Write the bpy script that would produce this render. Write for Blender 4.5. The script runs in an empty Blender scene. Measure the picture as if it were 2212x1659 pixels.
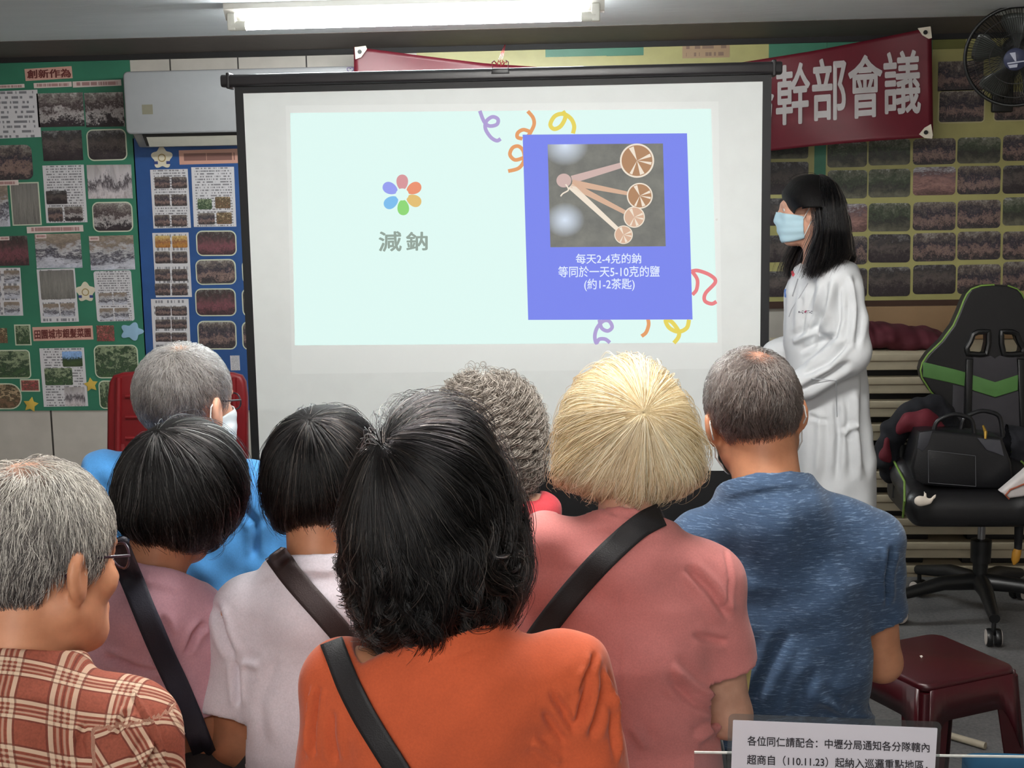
import bpy, math, random
import numpy as np
from mathutils import Vector, Matrix
from mathutils.bvhtree import BVHTree

SC = bpy.context.scene
COL = SC.collection
PI = math.pi

# ------------------------------------------------------------------ camera
IW, IH = 2212, 1659
FPX = 2900.0
CAM_Z = 1.54
PITCH, YAW, ROLL = (math.radians(a) for a in (8.33, 4.3, 1.0))
FW = np.array([-math.sin(YAW) * math.cos(PITCH), math.cos(YAW) * math.cos(PITCH), -math.sin(PITCH)])
_r0 = np.array([math.cos(YAW), math.sin(YAW), 0.0])
_u0 = np.cross(_r0, FW)
RT = _r0 * math.cos(ROLL) - _u0 * math.sin(ROLL)
UP = _r0 * math.sin(ROLL) + _u0 * math.cos(ROLL)
EYE = np.array([0.0, 0.0, CAM_Z])
cd = bpy.data.cameras.new('camera')
cd.sensor_width = 36.0
cd.lens = FPX / IW * 36.0
cd.clip_start = 0.05
cam = bpy.data.objects.new('camera', cd)
COL.objects.link(cam)
cam.matrix_world = Matrix(((RT[0], UP[0], -FW[0], 0), (RT[1], UP[1], -FW[1], 0), (RT[2], UP[2], -FW[2], CAM_Z), (0, 0, 0, 1)))
SC.camera = cam


def at(px, py, Y):
    """The point of the plane y = Y seen at photo pixel (px, py)."""
    d = FW + RT * ((px - IW / 2) / FPX) + UP * ((IH / 2 - py) / FPX)
    return EYE + d * ((Y - EYE[1]) / d[1])


def proj(P):
    v = np.asarray(P) - EYE
    z = v @ FW
    return np.stack([IW / 2 + FPX * (v @ RT) / z, IH / 2 - FPX * (v @ UP) / z], -1)


# ------------------------------------------------------------------ world, lights, exposure
wd = bpy.data.worlds.new('world')
SC.world = wd
wd.use_nodes = True
bg = wd.node_tree.nodes['Background']
bg.inputs[0].default_value = (1.0, 0.97, 0.93, 1)
bg.inputs[1].default_value = 0.5
SC.view_settings.view_transform = 'Standard'
SC.view_settings.look = 'None'
SC.view_settings.gamma = 1.0
SC.view_settings.exposure = 0.0
SC.view_settings.use_curve_mapping = False
SC.cycles.use_denoising = True
SC.cycles.max_bounces = 8
SC.cycles.sample_clamp_indirect = 6.0


def area_light(name, loc, sx, sy, power, color, rot=(0, 0, 0)):
    l = bpy.data.lights.new(name, 'AREA')
    l.shape = 'RECTANGLE'
    l.size, l.size_y = sx, sy
    l.energy = power
    l.color = color
    o = bpy.data.objects.new(name, l)
    COL.objects.link(o)
    o.location = loc
    o.rotation_euler = rot
    return o


CEIL = 2.20
WALL_Y = 6.10
# the open shop front behind the camera lets daylight in; the ceiling tubes are lit meshes built with their fittings
area_light('shop_front_daylight', (-0.8, -2.6, 1.30), 2.8, 1.8, 40, (1.0, 0.96, 0.91), (PI / 2, 0, 0))
TUBE_POWER = 128.0
TUBE_POWER_OTHER = 158.0
TUBE_POWER_REAR = 112.0


# ------------------------------------------------------------------ helpers: colour and material
def lin(c):
    c = c / 255.0
    return c / 12.92 if c <= 0.04045 else ((c + 0.055) / 1.055) ** 2.4


def rgb(r, g, b):
    return (lin(r), lin(g), lin(b), 1.0)


MATS = {}


class NT:
    """Small node tree writer."""
    def __init__(self, name):
        self.m = bpy.data.materials.new(name)
        self.m.use_nodes = True
        self.t = self.m.node_tree
        self.t.nodes.clear()
        self.out = self.n('ShaderNodeOutputMaterial')

    def n(self, typ, **kw):
        nd = self.t.nodes.new(typ)
        for k, v in kw.items():
            setattr(nd, k, v)
        return nd

    def link(self, a, b):
        self.t.links.new(a, b)

    def bsdf(self, color=None, rough=0.6, spec=0.4, metal=0.0, **kw):
        b = self.n('ShaderNodeBsdfPrincipled')
        b.inputs['Roughness'].default_value = rough
        b.inputs['Specular IOR Level'].default_value = spec
        b.inputs['Metallic'].default_value = metal
        if color is not None:
            if isinstance(color, tuple):
                b.inputs['Base Color'].default_value = color
            else:
                self.link(color, b.inputs['Base Color'])
        for k, v in kw.items():
            b.inputs[k].default_value = v
        self.link(b.outputs[0], self.out.inputs[0])
        self.b = b
        return b

    def coord(self, which='Object', scale=(1, 1, 1), loc=(0, 0, 0)):
        tc = self.n('ShaderNodeTexCoord')
        mp = self.n('ShaderNodeMapping')
        mp.inputs['Scale'].default_value = scale
        mp.inputs['Location'].default_value = loc
        self.link(tc.outputs[which], mp.inputs[0])
        return mp.outputs[0]

    def noise(self, vec, scale, detail=3, rough=0.5, dist=0.0):
        nz = self.n('ShaderNodeTexNoise')
        nz.inputs['Scale'].default_value = scale
        nz.inputs['Detail'].default_value = detail
        nz.inputs['Roughness'].default_value = rough
        nz.inputs['Distortion'].default_value = dist
        self.link(vec, nz.inputs['Vector'])
        return nz.outputs['Fac']

    def ramp(self, fac, stops, interp='LINEAR'):
        r = self.n('ShaderNodeValToRGB')
        cr = r.color_ramp
        cr.interpolation = interp
        while len(cr.elements) < len(stops):
            cr.elements.new(0.5)
        for e, (p, c) in zip(cr.elements, stops):
            e.position = p
            e.color = c
        self.link(fac, r.inputs[0])
        return r.outputs[0]

    def math(self, op, a, b=None):
        m = self.n('ShaderNodeMath', operation=op)
        for i, v in enumerate((a, b)):
            if v is None:
                continue
            if isinstance(v, (int, float)):
                m.inputs[i].default_value = v
            else:
                self.link(v, m.inputs[i])
        return m.outputs[0]

    def mix(self, fac, a, b, mode='MIX'):
        m = self.n('ShaderNodeMix', data_type='RGBA', blend_type=mode)
        for s, v in ((m.inputs[0], fac), (m.inputs[6], a), (m.inputs[7], b)):
            if isinstance(v, (int, float, tuple)):
                s.default_value = v
            else:
                self.link(v, s)
        return m.outputs[2]

    def bump(self, h, strength=0.2, dist=0.002):
        b = self.n('ShaderNodeBump')
        b.inputs['Strength'].default_value = strength
        b.inputs['Distance'].default_value = dist
        self.link(h, b.inputs['Height'])
        self.link(b.outputs[0], self.b.inputs['Normal'])


def mat(name, c, rough=0.6, spec=0.4, metal=0.0, var=0.06, nscale=18.0, bump=0.0, bscale=200.0, **kw):
    """Plain surface with a little procedural unevenness."""
    if name in MATS:
        return MATS[name]
    w = NT(name)
    v = w.coord('Object')
    f = w.noise(v, nscale, 3)
    a = tuple(x * (1 - var) for x in c[:3]) + (1,)
    b = tuple(min(1, x * (1 + var)) for x in c[:3]) + (1,)
    w.bsdf(w.ramp(f, [(0.3, a), (0.7, b)]), rough, spec, metal, **kw)
    if bump:
        w.bump(w.noise(v, bscale, 4), bump, 0.002)
    MATS[name] = w.m
    return w.m


def emit(name, c, s):
    if name in MATS:
        return MATS[name]
    w = NT(name)
    e = w.n('ShaderNodeEmission')
    e.inputs[0].default_value = c
    e.inputs[1].default_value = s
    w.link(e.outputs[0], w.out.inputs[0])
    MATS[name] = w.m
    return w.m


# ------------------------------------------------------------------ helpers: meshes and objects
def new_obj(name, data, parent=None):
    o = bpy.data.objects.new(name, data)
    COL.objects.link(o)
    if parent is not None:
        o.parent = parent
        pm = parent
        off = Vector((0, 0, 0))
        while pm is not None:
            off += pm.location
            pm = pm.parent
        o.location = -off           # geometry is written in world coordinates
    return o


def tag(o, label=None, cat=None, group=None, kind=None):
    if label: o['label'] = label
    if cat: o['category'] = cat
    if group: o['group'] = group
    if kind: o['kind'] = kind
    return o


def thing(name, loc, label, cat, group=None):
    o = bpy.data.objects.new(name, None)
    COL.objects.link(o)
    o.location = Vector(loc)
    o.empty_display_size = 0.05
    return tag(o, label, cat, group)


def mesh_np(name, V, F, smooth=True, quads=None):
    """mesh from arrays; F an (n,4) or (n,3) int array or a list of tuples."""
    m = bpy.data.meshes.new(name)
    V = np.asarray(V, dtype=np.float32)
    if isinstance(F, np.ndarray):
        k = F.shape[1]
        m.vertices.add(len(V)); m.vertices.foreach_set('co', V.ravel())
        m.loops.add(F.size); m.loops.foreach_set('vertex_index', F.astype(np.int32).ravel())
        m.polygons.add(len(F))
        m.polygons.foreach_set('loop_start', np.arange(0, F.size, k, dtype=np.int32))
        m.polygons.foreach_set('loop_total', np.full(len(F), k, dtype=np.int32))
        m.update(calc_edges=True)
    else:
        m.from_pydata([tuple(map(float, v)) for v in V], [], F)
        m.update()
    if smooth:
        m.polygons.foreach_set('use_smooth', np.ones(len(m.polygons), dtype=bool))
    return m


class MB:
    """collects shapes of ONE part in world coordinates."""
    def __init__(self):
        self.v, self.f, self.s = [], [], []

    def add(self, V, F, smooth=False):
        o = len(self.v)
        self.v += [tuple(map(float, p)) for p in V]
        self.f += [tuple(i + o for i in f) for f in F]
        self.s += [smooth] * len(F)
        return self

    def box(self, c, s, R=None, bev=0.0):
        c = np.array(c, float); s = np.array(s, float) / 2
        bev = min(bev, s.min() * 0.9)
        V, F = [], []
        if bev <= 0:
            for x in (-1, 1):
                for y in (-1, 1):
                    for z in (-1, 1):
                        V.append(np.array([x, y, z]) * s)
            F = [(0, 1, 3, 2), (4, 6, 7, 5), (0, 4, 5, 1), (2, 3, 7, 6), (0, 2, 6, 4), (1, 5, 7, 3)]
        else:
            import bmesh
            bm = bmesh.new()
            bmesh.ops.create_cube(bm, size=2)
            for v in bm.verts:
                v.co = Vector((v.co.x * s[0], v.co.y * s[1], v.co.z * s[2]))
            bmesh.ops.bevel(bm, geom=list(bm.edges), offset=bev, segments=3, profile=0.5, affect='EDGES')
            bm.verts.ensure_lookup_table()
            V = [np.array(v.co) for v in bm.verts]
            F = [tuple(v.index for v in f.verts) for f in bm.faces]
            bm.free()
        if R is not None:
            V = [R @ p for p in V]
        return self.add([p + c for p in V], F, bev > 0)

    def tube(self, pts, r, n=10, closed=False, caps=True):
        P = [np.array(p, float) for p in pts]
        m = len(P)
        rs = r if hasattr(r, '__len__') else [r] * m
        V, F = [], []
        prev = None
        for i in range(m):
            a = P[(i - 1) % m] if (i > 0 or closed) else P[i]
            b = P[(i + 1) % m] if (i < m - 1 or closed) else P[i]
            t = b - a; t = t / (np.linalg.norm(t) + 1e-9)
            if prev is None:
                h = np.array([0, 0, 1.0]) if abs(t[2]) < 0.9 else np.array([1.0, 0, 0])
            else:
                h = prev
            u = h - t * (h @ t); u /= np.linalg.norm(u) + 1e-9
            prev = u
            w = np.cross(t, u)
            for k in range(n):
                a_ = 2 * PI * k / n
                V.append(P[i] + rs[i] * (u * math.cos(a_) + w * math.sin(a_)))
        for i in range(m if closed else m - 1):
            j = (i + 1) % m
            for k in range(n):
                k2 = (k + 1) % n
                F.append((i * n + k, i * n + k2, j * n + k2, j * n + k))
        if caps and not closed:
            F.append(tuple(range(n))[::-1]); F.append(tuple((m - 1) * n + k for k in range(n)))
        return self.add(V, F, True)

    def prism(self, poly, origin, u, v, w, depth, bev=0.0):
        """polygon in (u,v) extruded along w by depth, rim rounded by bev"""
        origin, u, v, w = (np.array(a, float) for a in (origin, u, v, w))
        P = np.array(poly, float)
        n = len(P)
        area = 0.5 * np.sum(P[:, 0] * np.roll(P[:, 1], -1) - P[:, 1] * np.roll(P[:, 0], -1))
        if area < 0: P = P[::-1]
        if bev > 0:
            e = np.roll(P, -1, 0) - P; e /= np.linalg.norm(e, axis=1)[:, None] + 1e-9
            nn = np.stack([e[:, 1], -e[:, 0]], 1)
            vn = nn + np.roll(nn, 1, 0); vn /= np.linalg.norm(vn, axis=1)[:, None] + 1e-9
            layers = [(P - vn * bev * (1 - math.sin(a)), bev * (1 - math.cos(a))) for a in (0, PI / 6, PI / 3, PI / 2)]
            layers = layers + [(L, depth - h) for L, h in layers[::-1]]
        else:
            layers = [(P, 0.0), (P, depth)]
        V, F = [], []
        for L, h in layers:
            for p in L:
                V.append(origin + u * p[0] + v * p[1] + w * h)
        for i in range(len(layers) - 1):
            for k in range(n):
                k2 = (k + 1) % n
                F.append((i * n + k, i * n + k2, (i + 1) * n + k2, (i + 1) * n + k))
        o = (len(layers) - 1) * n
        F.append(tuple(range(n))[::-1]); F.append(tuple(o + k for k in range(n)))
        return self.add(V, F, bev > 0)

    def lathe(self, prof, c, axis=(0, 0, 1), n=32):
        """profile [(r, h)] spun about axis through c"""
        ax = np.array(axis, float); ax /= np.linalg.norm(ax)
        h = np.array([1.0, 0, 0]) if abs(ax[0]) < 0.8 else np.array([0, 1.0, 0])
        u = np.cross(ax, h); u /= np.linalg.norm(u); w = np.cross(ax, u)
        V, F = [], []
        for r, z in prof:
            for k in range(n):
                a = 2 * PI * k / n
                V.append(np.array(c) + ax * z + r * (u * math.cos(a) + w * math.sin(a)))
        for i in range(len(prof) - 1):
            for k in range(n):
                k2 = (k + 1) % n
                F.append((i * n + k, i * n + k2, (i + 1) * n + k2, (i + 1) * n + k))
        if prof[0][0] > 1e-6: F.append(tuple(range(n))[::-1])
        if prof[-1][0] > 1e-6: F.append(tuple((len(prof) - 1) * n + k for k in range(n)))
        return self.add(V, F, True)

    def build(self, name, material, parent=None):
        m = bpy.data.meshes.new(name)
        m.from_pydata(self.v, [], self.f)
        m.polygons.foreach_set('use_smooth', np.array(self.s, dtype=bool))
        m.update()
        import bmesh
        bm = bmesh.new(); bm.from_mesh(m)
        bmesh.ops.recalc_face_normals(bm, faces=list(bm.faces))
        for e in bm.edges:
            if len(e.link_faces) == 2 and e.calc_face_angle(0) > 0.7: e.smooth = False
        bm.to_mesh(m); bm.free()
        m.materials.append(material)
        return new_obj(name, m, parent)


def rrect(w, h, r, n=6):
    r = min(r, w / 2 * 0.999, h / 2 * 0.999)
    P = []
    for cx, cy, a0 in ((w / 2 - r, h / 2 - r, 0), (-w / 2 + r, h / 2 - r, 90), (-w / 2 + r, -h / 2 + r, 180), (w / 2 - r, -h / 2 + r, 270)):
        for k in range(n + 1):
            a = math.radians(a0 + 90 * k / n)
            P.append((cx + r * math.cos(a), cy + r * math.sin(a)))
    if r <= 1e-6:
        P = [(w / 2, h / 2), (-w / 2, h / 2), (-w / 2, -h / 2), (w / 2, -h / 2)]
    return P


X, Yv, Z = np.array([1.0, 0, 0]), np.array([0, 1.0, 0]), np.array([0, 0, 1.0])
TO_CAM = -Yv


def text_mesh(body, bold=0.0, spacing=1.0):
    cu = bpy.data.curves.new('lettering', 'FONT')
    cu.body = body
    cu.space_character = spacing
    cu.align_x = 'LEFT'
    cu.resolution_u = 3
    o = bpy.data.objects.new('lettering', cu)
    COL.objects.link(o)
    dg = bpy.context.evaluated_depsgraph_get()
    m = bpy.data.meshes.new_from_object(o.evaluated_get(dg))
    bpy.data.objects.remove(o)
    V = np.zeros(len(m.vertices) * 3, dtype=np.float32)
    m.vertices.foreach_get('co', V)
    V = V.reshape(-1, 3)
    if bold:                        # heavier strokes: the outline laid down again around itself
        faces = [tuple(f.vertices) for f in m.polygons]
        VV, FF = [], []
        for k in range(8):
            a = 2 * PI * k / 8
            FF += [tuple(i + len(V) * k for i in f) for f in faces]
            VV.append(V + np.array([bold * math.cos(a), bold * math.sin(a), 0]))
        V = np.concatenate(VV)
        m = bpy.data.meshes.new('lettering')
        m.from_pydata(V.tolist(), [], FF)
    return m, V


def lettering(name, body, quad, material, parent, bold=0.0, warp=None, spacing=1.0, lift=(0, -0.0015, 0)):
    """writing fitted into a world quad: bottom-left, bottom-right, top-right, top-left"""
    m, V = text_mesh(body, bold, spacing)
    lo, hi = V.min(0), V.max(0)
    s = (V[:, 0] - lo[0]) / (hi[0] - lo[0]); t = (V[:, 1] - lo[1]) / (hi[1] - lo[1])
    q = [np.array(p) for p in quad]
    s, t = s[:, None], t[:, None]
    P = q[0] * (1 - s) * (1 - t) + q[1] * s * (1 - t) + q[2] * s * t + q[3] * (1 - s) * t
    if warp is not None: P = warp(P)
    P = P + np.array(lift)
    if bold: P[:, 1] -= np.repeat(np.arange(8), len(P) // 8) * 2e-5
    m.vertices.foreach_set('co', P.astype(np.float32).ravel())
    m.update()
    m.materials.clear(); m.materials.append(material)
    m.name = name
    return new_obj(name, m, parent)


def plane_pts(px, Y):
    return [at(x, y, Y) for x, y in px]
# ------------------------------------------------------------------ the room
XL, XR, YB = -3.5, 2.75, -2.7
FACE = WALL_Y - 0.008            # face of the boards


def structure(name, mb, m):
    o = mb.build(name, m)
    o['kind'] = 'structure'
    return o


def wall_mat():
    w = NT('wall panels')
    tc = w.n('ShaderNodeTexCoord')
    sp = w.n('ShaderNodeSeparateXYZ'); w.link(tc.outputs['Object'], sp.inputs[0])
    def seam(off, per, wid):
        f = w.math('FRACT', w.math('DIVIDE', w.math('ADD', sp.outputs[0], off), per))
        return w.math('LESS_THAN', f, wid / per)
    up = w.math('GREATER_THAN', sp.outputs[2], 1.2)
    dn = w.math('SUBTRACT', 1.0, up)
    hz = w.math('LESS_THAN', w.math('FRACT', w.math('DIVIDE', w.math('ADD', sp.outputs[2], 0.42), 0.62)), 0.012)
    s = w.math('MAXIMUM', w.math('ADD', w.math('MULTIPLY', up, seam(1.99 + 3.13, 0.313, 0.007)), w.math('MULTIPLY', dn, seam(2.657 + 3.2, 0.64, 0.009))), hz)
    nz = w.noise(tc.outputs['Object'], 9, 4)
    base = w.ramp(nz, [(0.3, rgb(172, 165, 156)), (0.7, rgb(184, 177, 168))])
    w.bsdf(w.mix(s, base, rgb(52, 48, 44)), 0.45, 0.4)
    return w.m


def ceiling_mat():
    w = NT('ceiling paint')
    v = w.coord('Object', (0.6, 3.0, 1))
    f = w.noise(v, 1.6, 5, 0.6)
    w.bsdf(w.ramp(f, [(0.3, rgb(228, 234, 238)), (0.7, rgb(238, 244, 247))]), 0.55, 0.3)
    w.bump(w.noise(w.coord('Object', (2, 9, 1)), 5, 4), 0.25, 0.01)
    return w.m


def floor_mat():
    w = NT('floor')
    v = w.coord('Object')
    a = w.noise(v, 3.0, 5, 0.65)
    b = w.noise(v, 90, 3, 0.7)
    c = w.ramp(w.math('ADD', w.math('MULTIPLY', a, 0.5), w.math('MULTIPLY', b, 0.5)), [(0.35, rgb(70, 70, 71)), (0.65, rgb(118, 116, 115))])
    w.bsdf(c, 0.55, 0.4)
    w.bump(b, 0.15, 0.002)
    return w.m


structure('floor', MB().box(((XL + XR) / 2, (YB + WALL_Y) / 2, -0.05), (XR - XL + 0.4, WALL_Y - YB + 0.4, 0.1)), floor_mat())
structure('ceiling', MB().box(((XL + XR) / 2, (YB + WALL_Y) / 2, CEIL + 0.05), (XR - XL + 0.4, WALL_Y - YB + 0.4, 0.1)), ceiling_mat())
structure('wall_front', MB().box(((XL + XR) / 2, WALL_Y + 0.05, CEIL / 2), (XR - XL + 0.4, 0.1, CEIL)), wall_mat())
side_paint = mat('side wall paint', rgb(180, 172, 162), 0.6)
structure('wall_left', MB().box((XL - 0.05, (YB + WALL_Y) / 2, CEIL / 2), (0.1, WALL_Y - YB, CEIL)), side_paint)
structure('wall_right', MB().box((XR + 0.05, (YB + WALL_Y) / 2, CEIL / 2), (0.1, WALL_Y - YB, CEIL)), side_paint)
# cove between ceiling and wall, and the dark shadow-gap strip under it
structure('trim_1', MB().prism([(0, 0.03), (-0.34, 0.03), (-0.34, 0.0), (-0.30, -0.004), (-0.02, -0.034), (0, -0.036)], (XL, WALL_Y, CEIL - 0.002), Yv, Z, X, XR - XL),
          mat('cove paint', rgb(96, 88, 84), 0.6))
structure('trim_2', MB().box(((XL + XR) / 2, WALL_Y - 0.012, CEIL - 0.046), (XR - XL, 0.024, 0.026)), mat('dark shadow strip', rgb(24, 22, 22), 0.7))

# ------------------------------------------------------------------ fluorescent fixture on the ceiling
tubeL, tubeR = at(527, 52, 4.85), at(1256, 22, 4.85)
FY = 4.85
fx = (tubeL + tubeR) / 2
housing_m = mat('lamp housing enamel', rgb(196, 192, 184), 0.35, 0.5)
ft = thing('ceiling_light', (fx[0], FY, CEIL - 0.05), 'lit twin tube fluorescent light fixed to the ceiling above the screen', 'ceiling light')
MB().prism([(-0.065, 0), (0.065, 0), (0.065, -0.02), (0.035, -0.055), (-0.035, -0.055), (-0.065, -0.02)], (tubeL[0] - 0.055, FY, CEIL - 0.001), Yv, Z, X, 1.34).build('housing', housing_m, ft)
tube_m = emit('lit fluorescent tube', (0.95, 1.0, 1.0, 1), TUBE_POWER)
tube_m2 = emit('lit fluorescent tube over the audience', (1.0, 0.985, 0.95, 1), TUBE_POWER_OTHER)
tube_m3 = emit('lit fluorescent tube at the rear', (1.0, 0.985, 0.95, 1), TUBE_POWER_REAR)
for dy in (-0.045, 0.045):
    zz = CEIL - 0.078 if dy < 0 else CEIL - 0.062
    MB().tube([(tubeL[0] + 0.02, FY + dy, zz), (tubeR[0] - 0.0, FY + dy, zz)], 0.0145, 16).build('tube', tube_m, ft)
    for xx, sg in ((tubeL[0] - 0.03, 1), (tubeR[0] + 0.05, -1)):
        s = MB()
        s.box((xx, FY + dy, zz + 0.014), (0.03, 0.03, 0.06), bev=0.005)
        s.tube([(xx, FY + dy, zz), (xx + sg * 0.05, FY + dy, zz)], 0.0165, 16)
        s.build('lamp_holder', mat('lamp holder plastic', rgb(205, 202, 192), 0.4), ft)
# the same fittings where the two further ceiling lamps shine
for k, (lx, ly) in enumerate(((-0.15, 2.35), (-0.3, -0.6))):
    f2 = thing('ceiling_light', (lx, ly, CEIL - 0.05), ('lit tube light on the ceiling over the seated audience', 'lit tube light on the ceiling behind the audience')[k], 'ceiling light')
    MB().prism([(-0.065, 0), (0.065, 0), (0.065, -0.02), (0.035, -0.055), (-0.035, -0.055), (-0.065, -0.02)], (lx - 0.66, ly, CEIL - 0.001), Yv, Z, X, 1.32).build('housing', housing_m, f2)
    for dy in (-0.045, 0.045):
        MB().tube([(lx - 0.6, ly + dy, CEIL - 0.074), (lx + 0.6, ly + dy, CEIL - 0.074)], 0.0145, 16).build('tube', (tube_m2, tube_m3)[k], f2)

# ------------------------------------------------------------------ boards and the papers pasted on them
def wrect(x0, y0, x1, y1, Y):
    cx, cy = (x0 + x1) / 2, (y0 + y1) / 2
    c = at(cx, cy, Y)
    w = np.linalg.norm(at(x1, cy, Y) - at(x0, cy, Y)); h = np.linalg.norm(at(cx, y1, Y) - at(cx, y0, Y))
    return c, w, h


def slab(mb, c, w, h, face, thick, r=0.0, tilt=0.0, bev=0.0):
    a = math.radians(tilt)
    u = X * math.cos(a) + Z * math.sin(a); v = -X * math.sin(a) + Z * math.cos(a)
    mb.prism(rrect(w, h, r), (c[0], face, c[2]), u, v, -Yv, thick, bev)
    return mb


def board_mat(name, c):
    w = NT(name)
    f = w.noise(w.coord('Object'), 6, 5, 0.6)
    a = tuple(x * 0.88 for x in c[:3]) + (1,); b = tuple(min(1, x * 1.1) for x in c[:3]) + (1,)
    w.bsdf(w.ramp(f, [(0.3, a), (0.7, b)]), 0.42, 0.45)
    w.bump(w.noise(w.coord('Object'), 14, 3), 0.12, 0.006)
    return w.m


def photo_mat(name, stops, sx=3.5, sz=3.0, det=1.0, bias=0.55):
    """a printed photograph: blotchy scene with its own ground, figures and sky"""
    if name in MATS: return MATS[name]
    w = NT(name)
    tc = w.n('ShaderNodeTexCoord'); oi = w.n('ShaderNodeObjectInfo')
    mp = w.n('ShaderNodeMapping'); mp.inputs['Scale'].default_value = (sx, 1, sz)
    w.link(tc.outputs['Generated'], mp.inputs[0])
    ad = w.n('ShaderNodeVectorMath', operation='ADD')
    cb = w.n('ShaderNodeCombineXYZ')
    r = w.math('MULTIPLY', oi.outputs['Random'], 91.0)
    w.link(r, cb.inputs[0]); w.link(r, cb.inputs[2]); w.link(w.math('MULTIPLY', r, 0.37), cb.inputs[1])
    w.link(mp.outputs[0], ad.inputs[0]); w.link(cb.outputs[0], ad.inputs[1])
    sp = w.n('ShaderNodeSeparateXYZ'); w.link(tc.outputs['Generated'], sp.inputs[0])
    nz = w.noise(ad.outputs[0], 1.1, 3, 0.6, 0.6)
    vo = w.n('ShaderNodeTexVoronoi'); vo.inputs['Scale'].default_value = 1.7
    w.link(ad.outputs[0], vo.inputs['Vector'])
    fine = w.noise(ad.outputs[0], 6.0, 2, 0.7)
    val = w.math('ADD', w.math('MULTIPLY', sp.outputs[2], bias), w.math('MULTIPLY', nz, 1.0 - bias))
    val = w.math('ADD', val, w.math('MULTIPLY', w.math('SUBTRACT', vo.outputs['Distance'], 0.4), 0.12 * det))
    val = w.math('ADD', val, w.math('MULTIPLY', w.math('SUBTRACT', fine, 0.5), 0.35))
    c = w.ramp(val, stops)
    sc = w.n('ShaderNodeSeparateColor'); w.link(vo.outputs['Color'], sc.inputs[0])
    k = w.math('ADD', 0.5, w.math('ADD', w.math('MULTIPLY', sc.outputs[0], 0.28), w.math('MULTIPLY', fine, 0.75)))
    cc = w.n('ShaderNodeCombineColor')
    for i in range(3): w.link(k, cc.inputs[i])
    w.bsdf(w.mix(1.0, c, cc.outputs[0], 'MULTIPLY'), 0.4, 0.35)
    MATS[name] = w.m
    return w.m


PM = {
    'meeting': photo_mat('photo of a meeting', [(0.12, rgb(64, 52, 52)), (0.35, rgb(44, 38, 42)), (0.46, rgb(168, 160, 158)), (0.58, rgb(58, 44, 46)), (0.75, rgb(120, 112, 108)), (0.9, rgb(176, 172, 166))]),
    'crowd': photo_mat('photo of a group', [(0.1, rgb(96, 88, 80)), (0.3, rgb(44, 40, 46)), (0.45, rgb(126, 104, 96)), (0.56, rgb(40, 38, 52)), (0.72, rgb(96, 86, 80)), (0.9, rgb(150, 144, 140))], 5, 3),
    'dark': photo_mat('photo of a dim room', [(0.1, rgb(34, 30, 32)), (0.4, rgb(54, 46, 48)), (0.55, rgb(84, 76, 72)), (0.7, rgb(50, 46, 48)), (0.9, rgb(120, 118, 116))], 4, 3),
    'outdoor': photo_mat('photo of an outdoor scene', [(0.1, rgb(112, 108, 92)), (0.3, rgb(84, 82, 70)), (0.45, rgb(50, 48, 46)), (0.6, rgb(62, 70, 54)), (0.78, rgb(104, 104, 92)), (0.92, rgb(180, 178, 182))], 3.5, 2.6),
    'garden': photo_mat('photo of vegetables', [(0.1, rgb(40, 52, 36)), (0.35, rgb(70, 92, 60)), (0.5, rgb(40, 56, 42)), (0.65, rgb(132, 142, 112)), (0.9, rgb(86, 104, 84))], 6, 5, 1.4, 0.2),
    'harvest': photo_mat('photo of a harvest', [(0.15, rgb(52, 44, 34)), (0.4, rgb(120, 92, 72)), (0.55, rgb(58, 54, 38)), (0.7, rgb(176, 150, 120)), (0.9, rgb(72, 70, 48))], 6, 5, 1.5, 0.15),
    'redfruit': photo_mat('photo of red fruit', [(0.2, rgb(46, 50, 38)), (0.42, rgb(156, 72, 74)), (0.56, rgb(60, 62, 48)), (0.68, rgb(176, 96, 92)), (0.9, rgb(110, 116, 96))], 5, 4, 1.4, 0.15),
    'redgroup': photo_mat('photo of people in red', [(0.12, rgb(56, 42, 42)), (0.3, rgb(66, 48, 50)), (0.45, rgb(110, 66, 72)), (0.58, rgb(80, 58, 60)), (0.72, rgb(56, 48, 46)), (0.92, rgb(120, 116, 112))], 8, 4),
    'yellowgroup': photo_mat('photo of people in a yellow hall', [(0.12, rgb(120, 60, 40)), (0.35, rgb(168, 120, 60)), (0.5, rgb(130, 84, 60)), (0.7, rgb(182, 150, 90)), (0.92, rgb(196, 180, 140))], 7, 4),
    'grey': photo_mat('photo of a grey sheet', [(0.2, rgb(104, 100, 96)), (0.5, rgb(122, 118, 112)), (0.8, rgb(112, 108, 104))], 14, 1.2, 0.4),
    'bench': photo_mat('photo of a stretcher', [(0.1, rgb(160, 162, 178)), (0.32, rgb(186, 184, 192)), (0.44, rgb(60, 56, 66)), (0.55, rgb(176, 172, 174)), (0.66, rgb(120, 106, 96)), (0.9, rgb(150, 136, 120))], 2.0, 3.4, 0.7),
    'person': photo_mat('photo of a standing person', [(0.1, rgb(152, 138, 134)), (0.35, rgb(186, 176, 178)), (0.5, rgb(62, 56, 60)), (0.6, rgb(176, 168, 170)), (0.9, rgb(140, 132, 126))], 4.5, 1.2),
    'building': photo_mat('photo of a brick building', [(0.1, rgb(70, 54, 52)), (0.35, rgb(112, 84, 80)), (0.5, rgb(140, 106, 100)), (0.65, rgb(96, 76, 78)), (0.9, rgb(186, 186, 192))], 2.4, 4),
    'sky': photo_mat('photo of a field under the sky', [(0.1, rgb(52, 62, 40)), (0.35, rgb(62, 78, 46)), (0.5, rgb(44, 56, 44)), (0.62, rgb(120, 150, 190)), (0.9, rgb(132, 164, 210))], 2.4, 1.6, 0.5, 0.8),
}


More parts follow.
